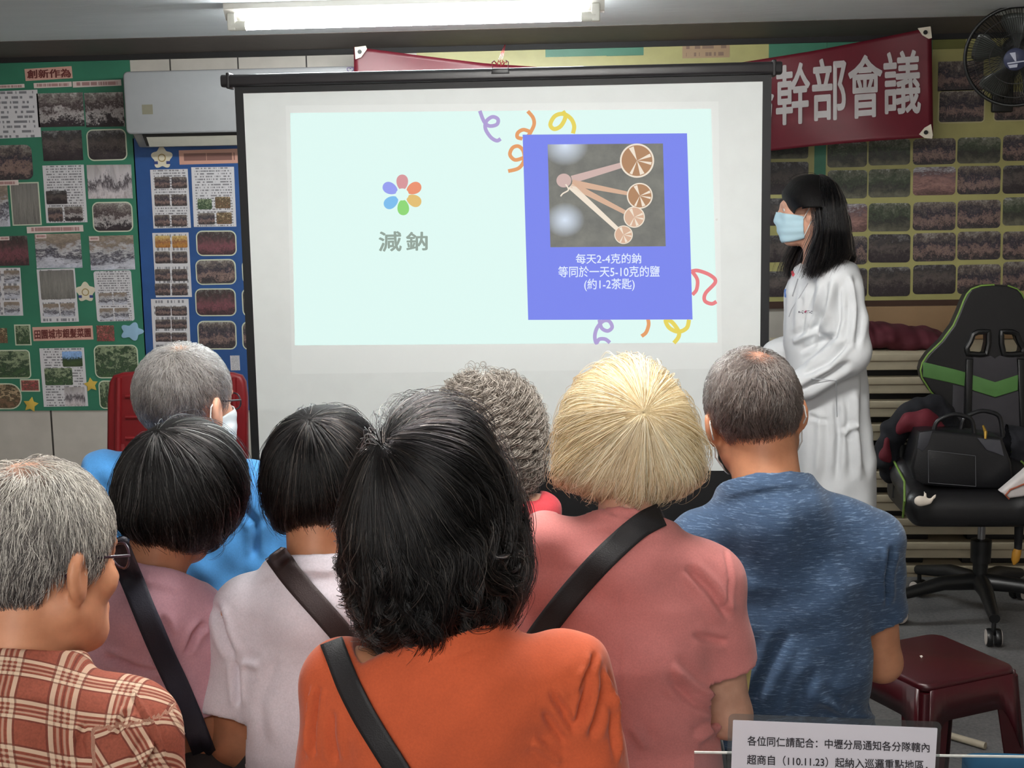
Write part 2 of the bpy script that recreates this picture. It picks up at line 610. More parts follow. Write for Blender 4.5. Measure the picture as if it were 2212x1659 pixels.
def doc_mat(name, paper, ink, lines, density=0.5, wordy=26):
    if name in MATS: return MATS[name]
    w = NT(name)
    tc = w.n('ShaderNodeTexCoord'); oi = w.n('ShaderNodeObjectInfo')
    sp = w.n('ShaderNodeSeparateXYZ'); w.link(tc.outputs['Generated'], sp.inputs[0])
    zl = w.math('MULTIPLY', sp.outputs[2], float(lines))
    fr = w.math('FRACT', zl)
    row = w.math('MULTIPLY', w.math('LESS_THAN', w.math('ABSOLUTE', w.math('SUBTRACT', fr, 0.5)), 0.25), 1.0)
    mp = w.n('ShaderNodeCombineXYZ')
    w.link(w.math('MULTIPLY', sp.outputs[0], float(wordy)), mp.inputs[0])
    w.link(w.math('MULTIPLY', w.math('FLOOR', zl), 7.3), mp.inputs[1])
    w.link(w.math('MULTIPLY', oi.outputs['Random'], 40.0), mp.inputs[2])
    wn = w.n('ShaderNodeTexNoise'); wn.inputs['Scale'].default_value = 1.0; wn.inputs['Detail'].default_value = 1
    w.link(mp.outputs[0], wn.inputs['Vector'])
    wd_ = w.math('GREATER_THAN', wn.outputs['Fac'], 1 - density)
    inm = w.math('MULTIPLY', w.math('GREATER_THAN', sp.outputs[0], 0.08), w.math('LESS_THAN', sp.outputs[0], 0.93))
    mk = w.math('MULTIPLY', w.math('MULTIPLY', row, wd_), inm)
    w.bsdf(w.mix(w.math('MULTIPLY', mk, 0.75), paper, ink), 0.35, 0.5)
    MATS[name] = w.m
    return w.m


PAPER = rgb(198, 194, 196)
doc = doc_mat('printed page', PAPER, rgb(70, 66, 72), 22, 0.52)
doc_few = doc_mat('printed page with wide lines', PAPER, rgb(70, 70, 78), 10, 0.5, 20)
strip_m = doc_mat('caption strip', rgb(208, 190, 184), rgb(140, 84, 84), 1, 0.6, 34)
pink_m = mat('pink paper', rgb(196, 152, 138), 0.5)
brown_ink = mat('brown ink', rgb(96, 44, 40), 0.6)
lam = mat('pale laminate rim', rgb(188, 192, 170), 0.3, 0.5)
lam_y = mat('yellowed laminate rim', rgb(176, 168, 124), 0.3, 0.5)
green_m = board_mat('green board paper', rgb(46, 108, 84))
blue_m = board_mat('blue board paper', rgb(36, 72, 124))
yellow_m = board_mat('yellow board paper', rgb(160, 154, 98))
rng = random.Random(5)


def wpaper(name, px, label, cat, mt, group=None, r=0.0, tilt=None, rim=None, lift=0.0, pics=(), layer=0):
    """paper pasted on a board: px rectangle in the photo, optional rim, small pictures on it"""
    face = FACE - 0.0006 - layer * 0.0012
    c, w, h = wrect(*px, face)
    tilt = rng.uniform(-0.5, 0.5) if tilt is None else tilt
    root = thing(name, (c[0], face, c[2]), label, cat, group)
    if rim is not None:
        slab(MB(), c, w, h, face, 0.0012, r, tilt).build('rim', rim, root)
        slab(MB(), c, w - 0.011, h - 0.011, face - 0.0012, 0.0005, max(0, r - 0.006), tilt).build('picture', mt, root)
    else:
        slab(MB(), c, w, h, face, 0.0012, r, tilt).build('sheet', mt, root)
    for (a, b, c2, d, pm) in pics:
        cc, ww, hh = wrect(a, b, c2, d, face)
        slab(MB(), cc, ww, hh, face - 0.0012, 0.0004, 0.006, tilt).build('picture', PM[pm], root)
    return root


def board(name, px, mt, label, extra=0.0):
    c, w, h = wrect(*px, WALL_Y)
    o = slab(MB(), c, w, h, WALL_Y - 0.0002, 0.0078).build(name, mt)
    return tag(o, label, 'notice board')


board('notice_board', (-320, 137, 300, 893), green_m, 'green notice board beside the air conditioner covered with photos and papers')
board('notice_board', (304, 300, 640, 890), blue_m, 'blue notice board below the air conditioner beside the screen')
G = 'photographs pasted on the green board'
S_ = 'caption strips on the green board'
D_ = 'printed pages on the green board'
t1 = wpaper('title_strip', (54, 146, 156, 172), 'pink title strip with four large characters at the top of the green board', 'paper sign', pink_m, tilt=2.0)
fz = FACE - 0.002
lettering('lettering', '創新作為', [at(59, 170, fz), at(154, 167, fz), at(153, 148, fz), at(58, 151, fz)], brown_ink, t1, 0.03)
for px, lb in (((-30, 183, 53, 191), 'narrow caption strip cut by the photo edge, level below the short pink title'),
               ((73, 178, 155, 189), 'caption strip above the meeting photo with white tables'),
               ((157, 174, 262, 187), 'reddish caption strip touching the air conditioner'),
               ((-40, 390, 40, 401), 'caption strip just above the grey certificate'),
               ((58, 488, 180, 502), 'caption strip with red writing above the photo of a stretcher'),
               ((0, 511, 20, 519), 'tiny caption strip on the reddish photo of people'),
               ((77, 506, 100, 515), 'tiny caption strip on the upper corner of the stretcher photo'),
               ((193, 511, 214, 520), 'tiny caption strip on the photo of an upright metal frame')):
    wpaper('caption_strip', px, lb, 'caption', strip_m, S_, tilt=1.0, layer=1)
for px, lb, pm, r, rim in (
        ((81, 201, 181, 274), 'photo of a meeting with white tables in the top row of the green board', 'meeting', 0, None),
        ((184, 200, 268, 274), 'photo of a meeting partly behind the end of the air conditioner', 'meeting', 0, None),
        ((92, 282, 178, 347), 'dark photo of a seated group in the second row of the green board', 'dark', 0, None),
        ((188, 279, 274, 347), 'octagonal rimmed bluish photo just below the air conditioner corner', 'dark', 0.03, lam),
        ((-60, 314, 70, 389), 'photo of a crowd in a hall with a rounded corner, cut by the photo edge', 'crowd', 0.03, None),
        ((-50, 401, 19, 490), 'greyish photo cut by the photo edge beside the grey certificate', 'bench', 0, None),
        ((189, 356, 285, 429), 'bright photo of a person in black below the octagonal photo', 'person', 0, None),
        ((200, 436, 287, 501), 'rounded photo with pale rim of a classroom above the metal frame photo', 'meeting', 0.03, lam),
        ((-20, 510, 61, 574), 'reddish photo of people beside the stretcher photo, cut by the photo edge', 'redgroup', 0, None),
        ((77, 505, 176, 579), 'photo of a folded stretcher on a table', 'bench', 0, None),
        ((194, 509, 290, 583), 'photo of an upright metal frame on a white table', 'bench', 0, None),
        ((-40, 709, 16, 741), 'small photo of a harvest cut by the photo edge, level with the long pink title', 'harvest', 0, None),
        ((32, 701, 67, 746), 'small upright photo of plants at the start of the long pink title', 'garden', 0, lam),
        ((209, 703, 247, 737), 'small photo of red flowers at the end of the long pink title', 'redfruit', 0, None),
        ((-60, 756, 66, 818), 'large green field photo with pale rim, cut by the photo edge', 'garden', 0.02, lam),
        ((204, 745, 299, 817), 'large rounded photo of leafy vegetables above the red chair', 'garden', 0.03, lam),
        ((-70, 828, 47, 884), 'oval photo of harvested vegetables low on the green board', 'harvest', 0.058, lam),
        ((44, 819, 86, 846), 'tiny rimmed photo of pinkish vegetables above a yellow star', 'redfruit', 0, lam),
        ((214, 822, 262, 883), 'photo of plants half hidden by the red chair', 'garden', 0.025, lam)):
    wpaper('pasted_photo', px, lb, 'photograph', PM[pm], G, r, None, rim)
wpaper('printed_page', (-70, 197, 85, 299), 'large white page of black writing near the top of the green board', 'paper', doc_few, D_, tilt=1.0)
wpaper('certificate', (24, 394, 87, 487), 'grey certificate sheet with pale edge below the crowd photo', 'paper', PM['grey'], D_, rim=lam)
wpaper('printed_page', (96, 357, 185, 481), 'white laminated page with three small photos in the middle of the green board', 'paper', doc, D_,
       pics=((100, 412, 145, 441, 'dark'), (104, 448, 136, 478, 'crowd'), (140, 446, 179, 477, 'meeting')))
wpaper('printed_page', (-60, 579, 47, 682), 'white page with a grid of small photos below the reddish photo of people', 'paper', doc_few, D_,
       pics=tuple((a, b, a + 34, b + 28, 'bench') for a in (-32, 9) for b in (584, 617, 652)))
wpaper('printed_page', (84, 581, 166, 696), 'white page with a large grey striped picture above two small ones', 'paper', doc_few, D_, tilt=1.0,
       pics=((87, 584, 161, 646, 'grey'), (94, 656, 128, 684, 'bench'), (131, 655, 162, 684, 'bench')))
wpaper('printed_page', (206, 585, 287, 694), 'white page with rounded corners and four small pictures', 'paper', doc, D_, r=0.012, tilt=1.0,
       pics=((214, 633, 243, 659, 'bench'), (246, 632, 275, 658, 'bench'), (216, 666, 245, 691, 'bench'), (248, 665, 278, 690, 'bench')))
wpaper('printed_page', (90, 752, 186, 878), 'white page with a field photo and a portrait low on the green board', 'paper', doc, D_, tilt=0.6,
       pics=((135, 759, 178, 792, 'sky'), (97, 795, 157, 832, 'garden'), (140, 836, 184, 876, 'person')))
t2 = wpaper('title_strip', (71, 705, 201, 735), 'long pink title strip with eight characters low on the green board', 'paper sign', pink_m, tilt=1.0)
lettering('lettering', '田園城市銀髮菜園', [at(75, 733, fz), at(197, 728, fz), at(196, 708, fz), at(74, 712, fz)], brown_ink, t2, 0.03)


def cutout(name, poly, label, cat, mt, thick=0.004, detail=None):
    face = FACE - 0.0006
    P = [at(x, y, face) for x, y in poly]
    c = np.mean(P, 0)
    o = MB().prism([(p[0] - c[0], p[2] - c[2]) for p in P], (c[0], face, c[2]), X, Z, -Yv, thick, 0.0012).build(name, mt)
    return tag(o, label, cat)


def star(cx, cy, R, r, n=5, rot=0.0):
    return [(cx + (R if k % 2 == 0 else r) * math.sin(rot + PI * k / n), cy - (R if k % 2 == 0 else r) * math.cos(rot + PI * k / n)) for k in range(2 * n)]


star_m = mat('yellow felt', rgb(196, 164, 72), 0.8)
cutout('star_sticker', star(67, 874, 17, 9, rot=0.15), 'yellow felt star between the oval photo and the page with the portrait', 'sticker', star_m)
cutout('star_sticker', star(197, 831, 16, 8.5, rot=-0.15), 'yellow felt star above the red chair beside the page with the portrait', 'sticker', star_m)
cutout('cloud_sticker', [(285 + (21 + 4 * math.cos(5 * a)) * math.cos(a) * 1.05, 716 - (17 + 4 * math.cos(5 * a)) * math.sin(a)) for a in np.linspace(0, 2 * PI, 40, endpoint=False)],
       'pale blue cloud sticker beside the red flower photo', 'sticker', mat('pale blue felt', rgb(140, 172, 196), 0.8))


def emblem(cx, cy, R, label):
    face = FACE - 0.0006
    c = at(cx, cy, face)
    s = np.linalg.norm(at(cx + 1, cy, face) - c)
    root = thing('emblem', (c[0], face, c[2]), label, 'emblem')
    poly = [(s * R * (0.86 + 0.14 * math.cos(5 * a)) * math.sin(a), s * R * (0.86 + 0.14 * math.cos(5 * a)) * math.cos(a)) for a in np.linspace(0, 2 * PI, 60, endpoint=False)]
    MB().prism(poly, (c[0], face, c[2]), X, Z, -Yv, 0.002).build('badge', mat('cream card', rgb(204, 194, 172), 0.6), root)
    MB().lathe([(0, 0.0), (s * R * 0.36, 0.0), (s * R * 0.36, 0.001), (0, 0.001)], (c[0], face - 0.002, c[2]), -Yv, 24).build('disc', mat('ochre card', rgb(150, 128, 84), 0.6), root)
    MB().lathe([(0, 0.0), (s * R * 0.26, 0.0), (s * R * 0.26, 0.001), (0, 0.001)], (c[0], face - 0.003, c[2]), -Yv, 24).build('disc', mat('cream card', rgb(204, 194, 172), 0.6), root)
    for sx in (-1, 1):
        slab(MB(), c + np.array([sx * s * R * 0.55, 0, -s * R * 0.42]), s * R * 0.34, s * R * 0.26, face - 0.002, 0.001).build('flag', mat('navy card', rgb(50, 60, 110), 0.6), root)


emblem(185, 631, 22, 'round petal shaped police badge emblem on the green board')
emblem(350, 341, 24, 'petal shaped police badge emblem at the top of the blue board')
# blue board
G = 'photographs pasted on the blue board'
D_ = 'printed pages on the blue board'
wpaper('title_strip', (387, 323, 516, 354), 'pink title strip at the top of the blue board', 'paper sign', doc_mat('pink strip writing', rgb(186, 140, 124), rgb(84, 50, 50), 1, 0.62, 16), tilt=0.5)
wpaper('printed_page', (328, 366, 409, 493), 'white page with six small photos under the emblem of the blue board', 'paper', doc, D_,
       pics=tuple((a, b, a + 33, b + 25, 'crowd') for a in (334, 371) for b in (382, 420, 464)))
wpaper('printed_page', (416, 361, 508, 490), 'white page of dense writing above four photos under the pink strip of the blue board', 'paper', doc, D_,
       pics=((427, 430, 458, 452, 'garden'), (465, 425, 498, 450, 'harvest'), (428, 460, 464, 485, 'crowd'), (468, 459, 501, 484, 'harvest')))
wpaper('printed_page', (333, 503, 411, 642), 'white page with eight rounded photos, the top two yellow', 'paper', doc_few, D_,
       pics=tuple((a, b, a + 33, b + 26, 'yellowgroup' if b < 520 else 'crowd') for a in (335, 372) for b in (509, 543, 581, 612)))
wpaper('printed_page', (329, 646, 410, 765), 'white page with rows of small photos just above the grey haired man', 'paper', doc_few, D_,
       pics=tuple((a, b, a + 33, b + 20, 'crowd') for a in (336, 371) for b in (662, 690, 718)))
for px, lb, pm in (((424, 498, 511, 553), 'rounded photo of a red sign, topmost in its column beside the screen', 'redgroup'),
                   ((423, 560, 510, 615), 'rounded grey group photo below the photo of a red sign', 'crowd'),
                   ((422, 623, 510, 683), 'rounded photo of a group in red, third in the column beside the screen', 'redgroup'),
                   ((427, 693, 511, 755), 'rounded brownish group photo just above the grey haired man', 'crowd'),
                   ((523, 560, 610, 614), 'rounded photo mostly hidden behind the screen edge, upper', 'crowd'),
                   ((523, 622, 610, 684), 'rounded photo mostly hidden behind the screen edge, middle', 'dark'),
                   ((523, 694, 610, 756), 'rounded photo mostly hidden behind the screen edge, lower', 'crowd')):
    wpaper('pasted_photo', px, lb, 'photograph', PM[pm], G, 0.03, None, lam)
wpaper('printed_page', (498, 768, 518, 800), 'small pale page beside the grey haired man, low on the blue board', 'paper', doc, D_)

# yellow board on the right with its rows of photographs
yb = thing('notice_board', tuple(at(1900, 400, WALL_Y)), 'yellow notice board with rows of photos behind the woman in the white coat', 'notice board')
c, w, h = wrect(1560, 262, 2330, 655, WALL_Y)
slab(MB(), c, w, h, WALL_Y - 0.0002, 0.0078).build('backing', yellow_m, yb)
c, w, h = wrect(1560, 648, 2330, 663, WALL_Y)
slab(MB(), c, w, h, WALL_Y - 0.0002, 0.016).build('bottom_rail', mat('dark brown wood', rgb(62, 40, 30), 0.5), yb)
c, w, h = wrect(1758, 262, 1783, 560, FACE)
slab(MB(), c, w, h, FACE, 0.0006).build('green_strip', green_m, yb)
cols = {1: (1787, 1873), 2: (1876, 1966), 3: (1972, 2064), 4: (2068, 2161), 5: (2166, 2258)}
rows = {1: (302, 358), 2: (366, 427), 3: (438, 499), 4: (508, 569), 5: (577, 640)}
kinds = {1: ('outdoor', 'outdoor', 'crowd', 'outdoor', 'crowd'), 2: ('outdoor', 'outdoor', 'building', 'crowd', 'dark'), 3: ('building', 'outdoor', 'crowd', 'crowd', 'outdoor'),
         4: ('crowd', 'dark', 'crowd', 'crowd', 'crowd'), 5: ('dark', 'dark', 'dark', 'crowd', 'crowd')}
look = {'outdoor': 'outdoor photo', 'crowd': 'group photo', 'building': 'reddish brown photo', 'dark': 'dark photo', 'redgroup': 'photo with a red figure'}
rown = {1: 'first row under the red banner', 2: 'second row under the red banner', 3: 'third row under the red banner', 4: 'fourth row under the red banner', 5: 'bottom row'}
coln = {1: 'first column beside the white coat', 2: 'second column from the white coat', 3: 'third column from the white coat', 4: 'fourth column from the white coat', 5: 'cut by the photo edge'}
G = 'photographs on the yellow board'
sl = -0.035
for r in rows:
    for cc in cols:
        x0, x1 = cols[cc]; y0, y1 = rows[r]
        dy = sl * ((x0 + x1) / 2 - 1920) + rng.uniform(-2, 2)
        if r == 1 and cc <= 3: y0 -= 0
        wpaper('pasted_photo', (x0, y0 + dy, x1, y1 + dy), f'{look[kinds[r][cc - 1]]}, {rown[r]}, {coln[cc]}', 'photograph', PM[kinds[r][cc - 1]], G, 0.018)
for k, (y0, y1) in enumerate(((300, 343), (350, 420), (428, 487), (508, 566), (586, 641))):
    wpaper('pasted_photo', (1656, y0, 1746, y1), 'dim photo between the screen and the woman in white, ' + ('topmost', 'second from the top', 'third from the top', 'fourth from the top', 'lowest')[k], 'photograph',
           PM[('outdoor', 'dark', 'dark', 'dark', 'dark')[k]], G, 0.012)
wpaper('pasted_photo', (2026, 132, 2124, 196), 'photo of people standing in a line beside the end of the red banner', 'photograph', PM['crowd'], G, 0.0)
wpaper('pasted_photo', (2026, 194, 2128, 266), 'rounded photo with pale rim of a group beside the lower corner of the red banner', 'photograph', PM['crowd'], G, 0.018, rim=lam_y)
wpaper('pasted_photo', (2146, 196, 2240, 262), 'photo with pale rim below the black wall fan', 'photograph', PM['crowd'], G, 0.018, rim=lam_y)
# patchwork of coloured sheets along the top of the wall
for k, (px, mt, lb) in enumerate((((900, 103, 1178, 180), yellow_m, 'yellow sheet along the top of the wall above the screen centre'),
                                  ((1176, 96, 1392, 122), green_m, 'green sheet at the top of the wall over the far part of the screen'),
                                  ((1178, 122, 1310, 170), yellow_m, 'small yellow sheet below the green one above the screen'),
                                  ((1310, 120, 1392, 170), yellow_m, 'yellow sheet with the green one above, before the glossy patch'),
                                  ((1390, 86, 1660, 200), yellow_m, 'yellow sheet bearing the glossy brown patch above the banner'),
                                  ((1660, 80, 1785, 200), green_m, 'green sheet above the red banner, under the ceiling'),
                                  ((1785, 74, 2012, 262), green_m, 'green sheet behind the lettered end of the red banner'),
                                  ((2012, 68, 2300, 262), yellow_m, 'yellow sheet behind the black fan and the photos below it'))):
    c, w, h = wrect(*px, FACE)
    o = slab(MB(), c, w, h, WALL_Y - 0.0002 , 0.0076 - 0.0004 * (k % 2)).build('wall_sheet', mt)
    tag(o, lb, 'paper', 'coloured sheets along the top of the wall')
c, w, h = wrect(1474, 93, 1576, 125, FACE)
o = slab(MB(), c, w, h, FACE - 0.0004, 0.001).build('glossy_title', doc_mat('worn gold print', rgb(150, 122, 92), rgb(96, 70, 60), 2, 0.5, 9))
tag(o, 'brown glossy title patch on the yellow sheet above the screen', 'paper sign')
c, w, h = wrect(2014, 76, 2086, 106, FACE)
o = slab(MB(), c, w, h, FACE - 0.0004, 0.001).build('olive_label', mat('dark olive card', rgb(96, 96, 46), 0.5))
tag(o, 'dark olive label between the red banner and the black fan', 'paper sign')

# ------------------------------------------------------------------ air conditioner
AYF = 5.88
ac = thing('air_conditioner', tuple(at(515, 225, 6.0)), 'white wall air conditioner over the blue board, one end behind the banner', 'air conditioner')
pL, pR = at(264, 157, AYF)[0], at(768, 141, AYF)[0]
zt = (at(400, 152, AYF)[2] + at(700, 143, AYF)[2]) / 2
zb = at(420, 287, AYF)[2]
aw = mat('air conditioner plastic', rgb(142, 142, 144), 0.25, 0.5, var=0.02)
MB().prism(rrect(pR - pL, zt - zb, 0.022), ((pL + pR) / 2, AYF + 0.03, (zt + zb) / 2), X, Z, -Yv, 0.03, 0.01).build('front_panel', aw, ac)
zb2 = at(420, 314, 5.96)[2]
MB().prism([(0, zt - 0.004), (0, zb2), (-0.10, zb2 - 0.002), (-0.185, zb + 0.012), (-0.19, zt - 0.02), (-0.15, zt - 0.004)], (pL + 0.012, WALL_Y - 0.0005, 0), Yv, Z, X, pR - pL - 0.024, 0.01).build('body', mat('air conditioner body plastic', rgb(146, 144, 140), 0.35), ac)
m_ = MB(); m_.prism([(-0.118, zb2 + 0.004), (-0.125, zb2 + 0.002), (-0.176, zb + 0.0), (-0.168, zb + 0.004)], (pL + 0.06, WALL_Y - 0.006, 0), Yv, Z, X, pR - pL - 0.12)
m_.build('air_outlet', mat('dark outlet', rgb(44, 42, 40), 0.6), ac)
m_ = MB(); m_.prism([(-0.121, zb2 + 0.001), (-0.126, zb2 - 0.002), (-0.160, zb - 0.012), (-0.154, zb - 0.009)], (pL + 0.075, WALL_Y - 0.01, 0), Yv, Z, X, pR - pL - 0.15)
m_.build('flap', mat('outlet flap plastic', rgb(176, 172, 160), 0.4), ac)
c, w, h = wrect(307, 226, 330, 247, AYF)
slab(MB(), c, w, h, AYF - 0.0002, 0.001).build('display', mat('smoked display window', rgb(120, 116, 100), 0.15, 0.6), ac)
c = at(757, 151, AYF)
hp = [(0.013 * math.sin(t) ** 3, 0.0008 * (13 * math.cos(t) - 5 * math.cos(2 * t) - 2 * math.cos(3 * t) - math.cos(4 * t))) for t in np.linspace(0, 2 * PI, 40, endpoint=False)]
MB().tube([(c[0] + a * 1.1, AYF - 0.0015, c[2] + b) for a, b in hp], 0.0016, 6, True).build('heart_mark', mat('violet print', rgb(92, 70, 120), 0.5), ac)

# ------------------------------------------------------------------ red banner with white lettering, clip
BY = 5.80
top_px = np.array([(764, 101), (900, 119), (1050, 137), (1200, 147), (1330, 151), (1450, 149), (1600, 135), (1750, 111), (1880, 86), (2012, 59)], float)
bot_px = np.array([(768, 330), (900, 345), (1050, 352), (1200, 356), (1330, 356), (1450, 350), (1600, 333), (1750, 316), (1880, 305), (2016, 296)], float)


def banner_pt(u, v):
    k = u * (len(top_px) - 1)
    f = lambda P: np.array([np.interp(k, np.arange(len(P)), P[:, i]) for i in (0, 1)])
    p = f(top_px) * (1 - v) + f(bot_px) * v
    wv = 0.012 * math.sin(u * 9 + v * 2.0) + 0.008 * math.sin(u * 23 - v * 4) + 0.01 * math.sin(v * 5 + u * 5)
    return at(p[0], p[1], BY + wv)


N1, N2 = 110, 26
V, F = [], []
for i in range(N1 + 1):
    for j in range(N2 + 1):
        V.append(banner_pt(i / N1, j / N2))
for i in range(N1):
    for j in range(N2):
        a = i * (N2 + 1) + j
        F.append((a, a + 1, a + N2 + 2, a + N2 + 1))
ban = thing('banner', tuple(V[0]), 'long red cloth banner with white characters hung behind the screen', 'banner')
red_cloth = mat('red satin cloth', rgb(86, 16, 29), 0.42, 0.4, var=0.05, bump=0.1, bscale=60)
me = mesh_np('cloth', V, np.array(F)); me.materials.append(red_cloth)
cl = new_obj('cloth', me, ban)
so = cl.modifiers.new('thickness', 'SOLIDIFY'); so.thickness = 0.0012
white_print = mat('white banner print', rgb(164, 158, 157), 0.45)


def on_banner(P):
    px = proj(P)
    out = []
    for x, y in px:
        u = np.interp(x, top_px[:, 0], np.linspace(0, 1, len(top_px)))
        k = u * (len(top_px) - 1)
        t = np.interp(k, range(len(top_px)), top_px[:, 1]); b = np.interp(k, range(len(bot_px)), bot_px[:, 1])
        q = banner_pt(u, (y - t) / (b - t))
        d = q - EYE
        out.append(EYE + d * (1 - 0.004 / np.linalg.norm(d)))
    return np.array(out)


for ch, (x0, x1, ya, yb_, yc, yd) in {'幹': (1676, 1750, 272, 266, 140, 132), '部': (1754, 1828, 263, 258, 128, 122), '會': (1832, 1906, 258, 252, 120, 116), '議': (1908, 1987, 250, 245, 112, 106), '務': (1598, 1672, 283, 277, 152, 146)}.items():
    lettering('lettering', ch, [at(x0, ya, BY), at(x1, yb_, BY), at(x1, yd, BY), at(x0, yc, BY)], white_print, ban, 0.018, on_banner, lift=(0, 0, 0))
cream = mat('cream corner tab', rgb(206, 196, 178), 0.6)
for (cx, cy), poly in (((2000, 70), [(-18, -9), (10, -13), (13, 12), (6, 14), (-8, 6)]), ((2001, 286), [(-16, 4), (-4, -10), (10, -18), (14, 6), (12, 14), (-4, 12)]), ((778, 112), [(-12, -10), (12, -13), (15, -6), (2, 12), (-10, 16)])):
    P = [at(cx + a, cy + b, BY - 0.022) for a, b in poly]
    mm = MB().prism([(p[0], p[2]) for p in P], (0, BY - 0.022, 0), X, Z, -Yv, 0.002)
    mm.build('corner_tab', cream, ban)
    c = at(cx - 1, cy, BY - 0.026)
    MB().lathe([(0.004, 0), (0.009, 0), (0.009, 0.002), (0.004, 0.002)], c, -Yv, 16).build('eyelet', mat('brass eyelet', rgb(40, 40, 40), 0.4, metal=0.6), ban)
bc = thing('binder_clip', tuple(at(1080, 145, 5.7)), 'black binder clip with red string above the middle of the screen', 'clip')
c, w, h = wrect(1060, 146, 1102, 160, 4.44)
YK = 4.425
c, w, h = wrect(1062, 148, 1101, 160, YK)
MB().prism([(-w / 2, -h / 2), (w / 2, -h / 2), (w / 2 * 0.9, h / 2), (-w / 2 * 0.9, h / 2)], (c[0], YK - 0.0, c[2]), X, Z, -Yv, 0.016, 0.003).build('clamp', mat('black steel', rgb(26, 24, 26), 0.35), bc)
for sx in (-1, 1):
    MB().tube([c + np.array([sx * w * 0.42, -0.008, 0]), c + np.array([sx * w * 0.45, -0.012, h * 1.6]), c + np.array([sx * w * 0.3, -0.012, h * 1.9])], 0.0016, 6).build('wire_handle', mat('dark red steel', rgb(88, 26, 36), 0.4), bc)
m_ = MB()
top = at(1090, 97, WALL_Y - 0.03)
for k in range(3):
    m_.tube([c + np.array([-0.012 + 0.012 * k, -0.008, h]), c + np.array([0.006 * k - 0.006, -0.004, 0.035]), top + np.array([0.002 * k, 0, 0])], 0.0011, 6)
for k in range(5):
    a = k * 1.3
    m_.tube([c + np.array([-0.02 + 0.009 * k + 0.006 * math.cos(t + a), -0.012, h * 1.3 + 0.007 * math.sin(t)]) for t in np.linspace(0, 5, 12)], 0.0011, 6)
m_.build('red_string', mat('red twine', rgb(150, 30, 44), 0.8), bc)

# ------------------------------------------------------------------ projection screen and the projected slide
SY = 4.43
SX0, SX1, SZ0, SZ1 = -1.203, 0.487, 0.592, 1.861
scr = thing('projection_screen', ((SX0 + SX1) / 2, SY, 0), 'large white projection screen with black border showing a health slide', 'projection screen')
black_b = mat('black screen border', rgb(20, 20, 22), 0.55)
fab = mat('white screen fabric', rgb(234, 238, 236), 0.7, 0.2, var=0.015)
MB().box(((SX0 + SX1) / 2, SY + 0.004, (SZ0 + SZ1) / 2), (SX1 - SX0, 0.004, SZ1 - SZ0)).build('fabric', fab, scr)
bd = 0.028
for cx, cz, w, h in ((SX0 - bd / 2, (SZ0 + SZ1) / 2, bd, SZ1 - SZ0), (SX1 + bd / 2, (SZ0 + SZ1) / 2, bd, SZ1 - SZ0),
                     ((SX0 + SX1) / 2, SZ1 + 0.012, SX1 - SX0 + 2 * bd, 0.024), ((SX0 + SX1) / 2, SZ0 - 0.11, SX1 - SX0 + 2 * bd, 0.22)):
    MB().box((cx, SY + 0.0035, cz), (w, 0.0055, h)).build('black_border', black_b, scr)
zc = SZ1 + 0.041
MB().prism(rrect(0.05, 0.040, 0.012), (SX0 - 0.07, SY + 0.008, zc), Yv, Z, X, SX1 - SX0 + 0.13, 0.004).build('top_case', mat('black case metal', rgb(40, 38, 40), 0.35, 0.5), scr)
MB().box(((SX0 + SX1) / 2, SY + 0.004, SZ0 - 0.235), (SX1 - SX0 + 0.1, 0.024, 0.03), bev=0.006).build('weight_bar', mat('black steel', rgb(26, 24, 26), 0.35), scr)
for sx in (SX0 - 0.045, SX1 + 0.035):
    MB().box((sx, SY + 0.012, zc), (0.012, 0.06, 0.052), bev=0.004).build('end_cap', mat('black end plastic', rgb(34, 32, 34), 0.5), scr)
poleX = (SX0 + SX1) / 2
MB().tube([(poleX, SY + 0.06, 0.22), (poleX, SY + 0.06, zc)], 0.014, 14).build('pole', mat('black steel', rgb(26, 24, 26), 0.35), scr)
for a in (90, 210, 330):
    MB().tube([(poleX, SY + 0.06, 0.42), (poleX + 0.35 * math.cos(math.radians(a)), SY + 0.06 + 0.35 * math.sin(math.radians(a)) * 0.8, 0.012)], 0.010, 10).build('leg', mat('black steel', rgb(26, 24, 26), 0.35), scr)
MB().lathe([(0, 0), (0.004, 0), (0.004, 0.003), (0, 0.003)], (at(1548, 474, SY)), -Yv, 12).build('stud', mat('pale stud', rgb(230, 230, 226), 0.4), scr)

SL_ = SY + 0.0018


def light_mat(name, c, s, tint=(0.8, 0.8, 0.8)):
    """screen fabric under the projector beam: it shows the fabric and gives off the picture's light"""
    if name in MATS: return MATS[name]
    w = NT(name)
    b = w.bsdf((0.02, 0.02, 0.02, 1), 0.8, 0.0)
    b.inputs['Emission Color'].default_value = c
    b.inputs['Emission Strength'].default_value = s
    MATS[name] = w.m
    return w.m


def sq(mb, pts, layer, thick=0.00025):
    P = [at(x, y, SL_) for x, y in pts]
    mb.prism([(p[0], p[2]) for p in P], (0, SL_ - layer * 0.0003, 0), X, Z, -Yv, thick)
    return mb


_gb = NT('screen fabric in the dim projector beam')
_b = _gb.bsdf(rgb(234, 238, 236), 0.7, 0.2)
_b.inputs['Emission Color'].default_value = (1, 1, 1, 1)
_b.inputs['Emission Strength'].default_value = 0.045
grey_beam = _gb.m
bm_o = sq(MB(), [(617, 228), (1552, 219), (1560, 796), (631, 808)], 0).build('projector_beam_area', grey_beam, scr)
E1 = 1.0
slide = sq(MB(), [(627, 244), (1536, 235), (1550, 740), (637, 746)], 1).build('projected_slide', light_mat('slide background', rgb(222, 248, 242), E1), scr)


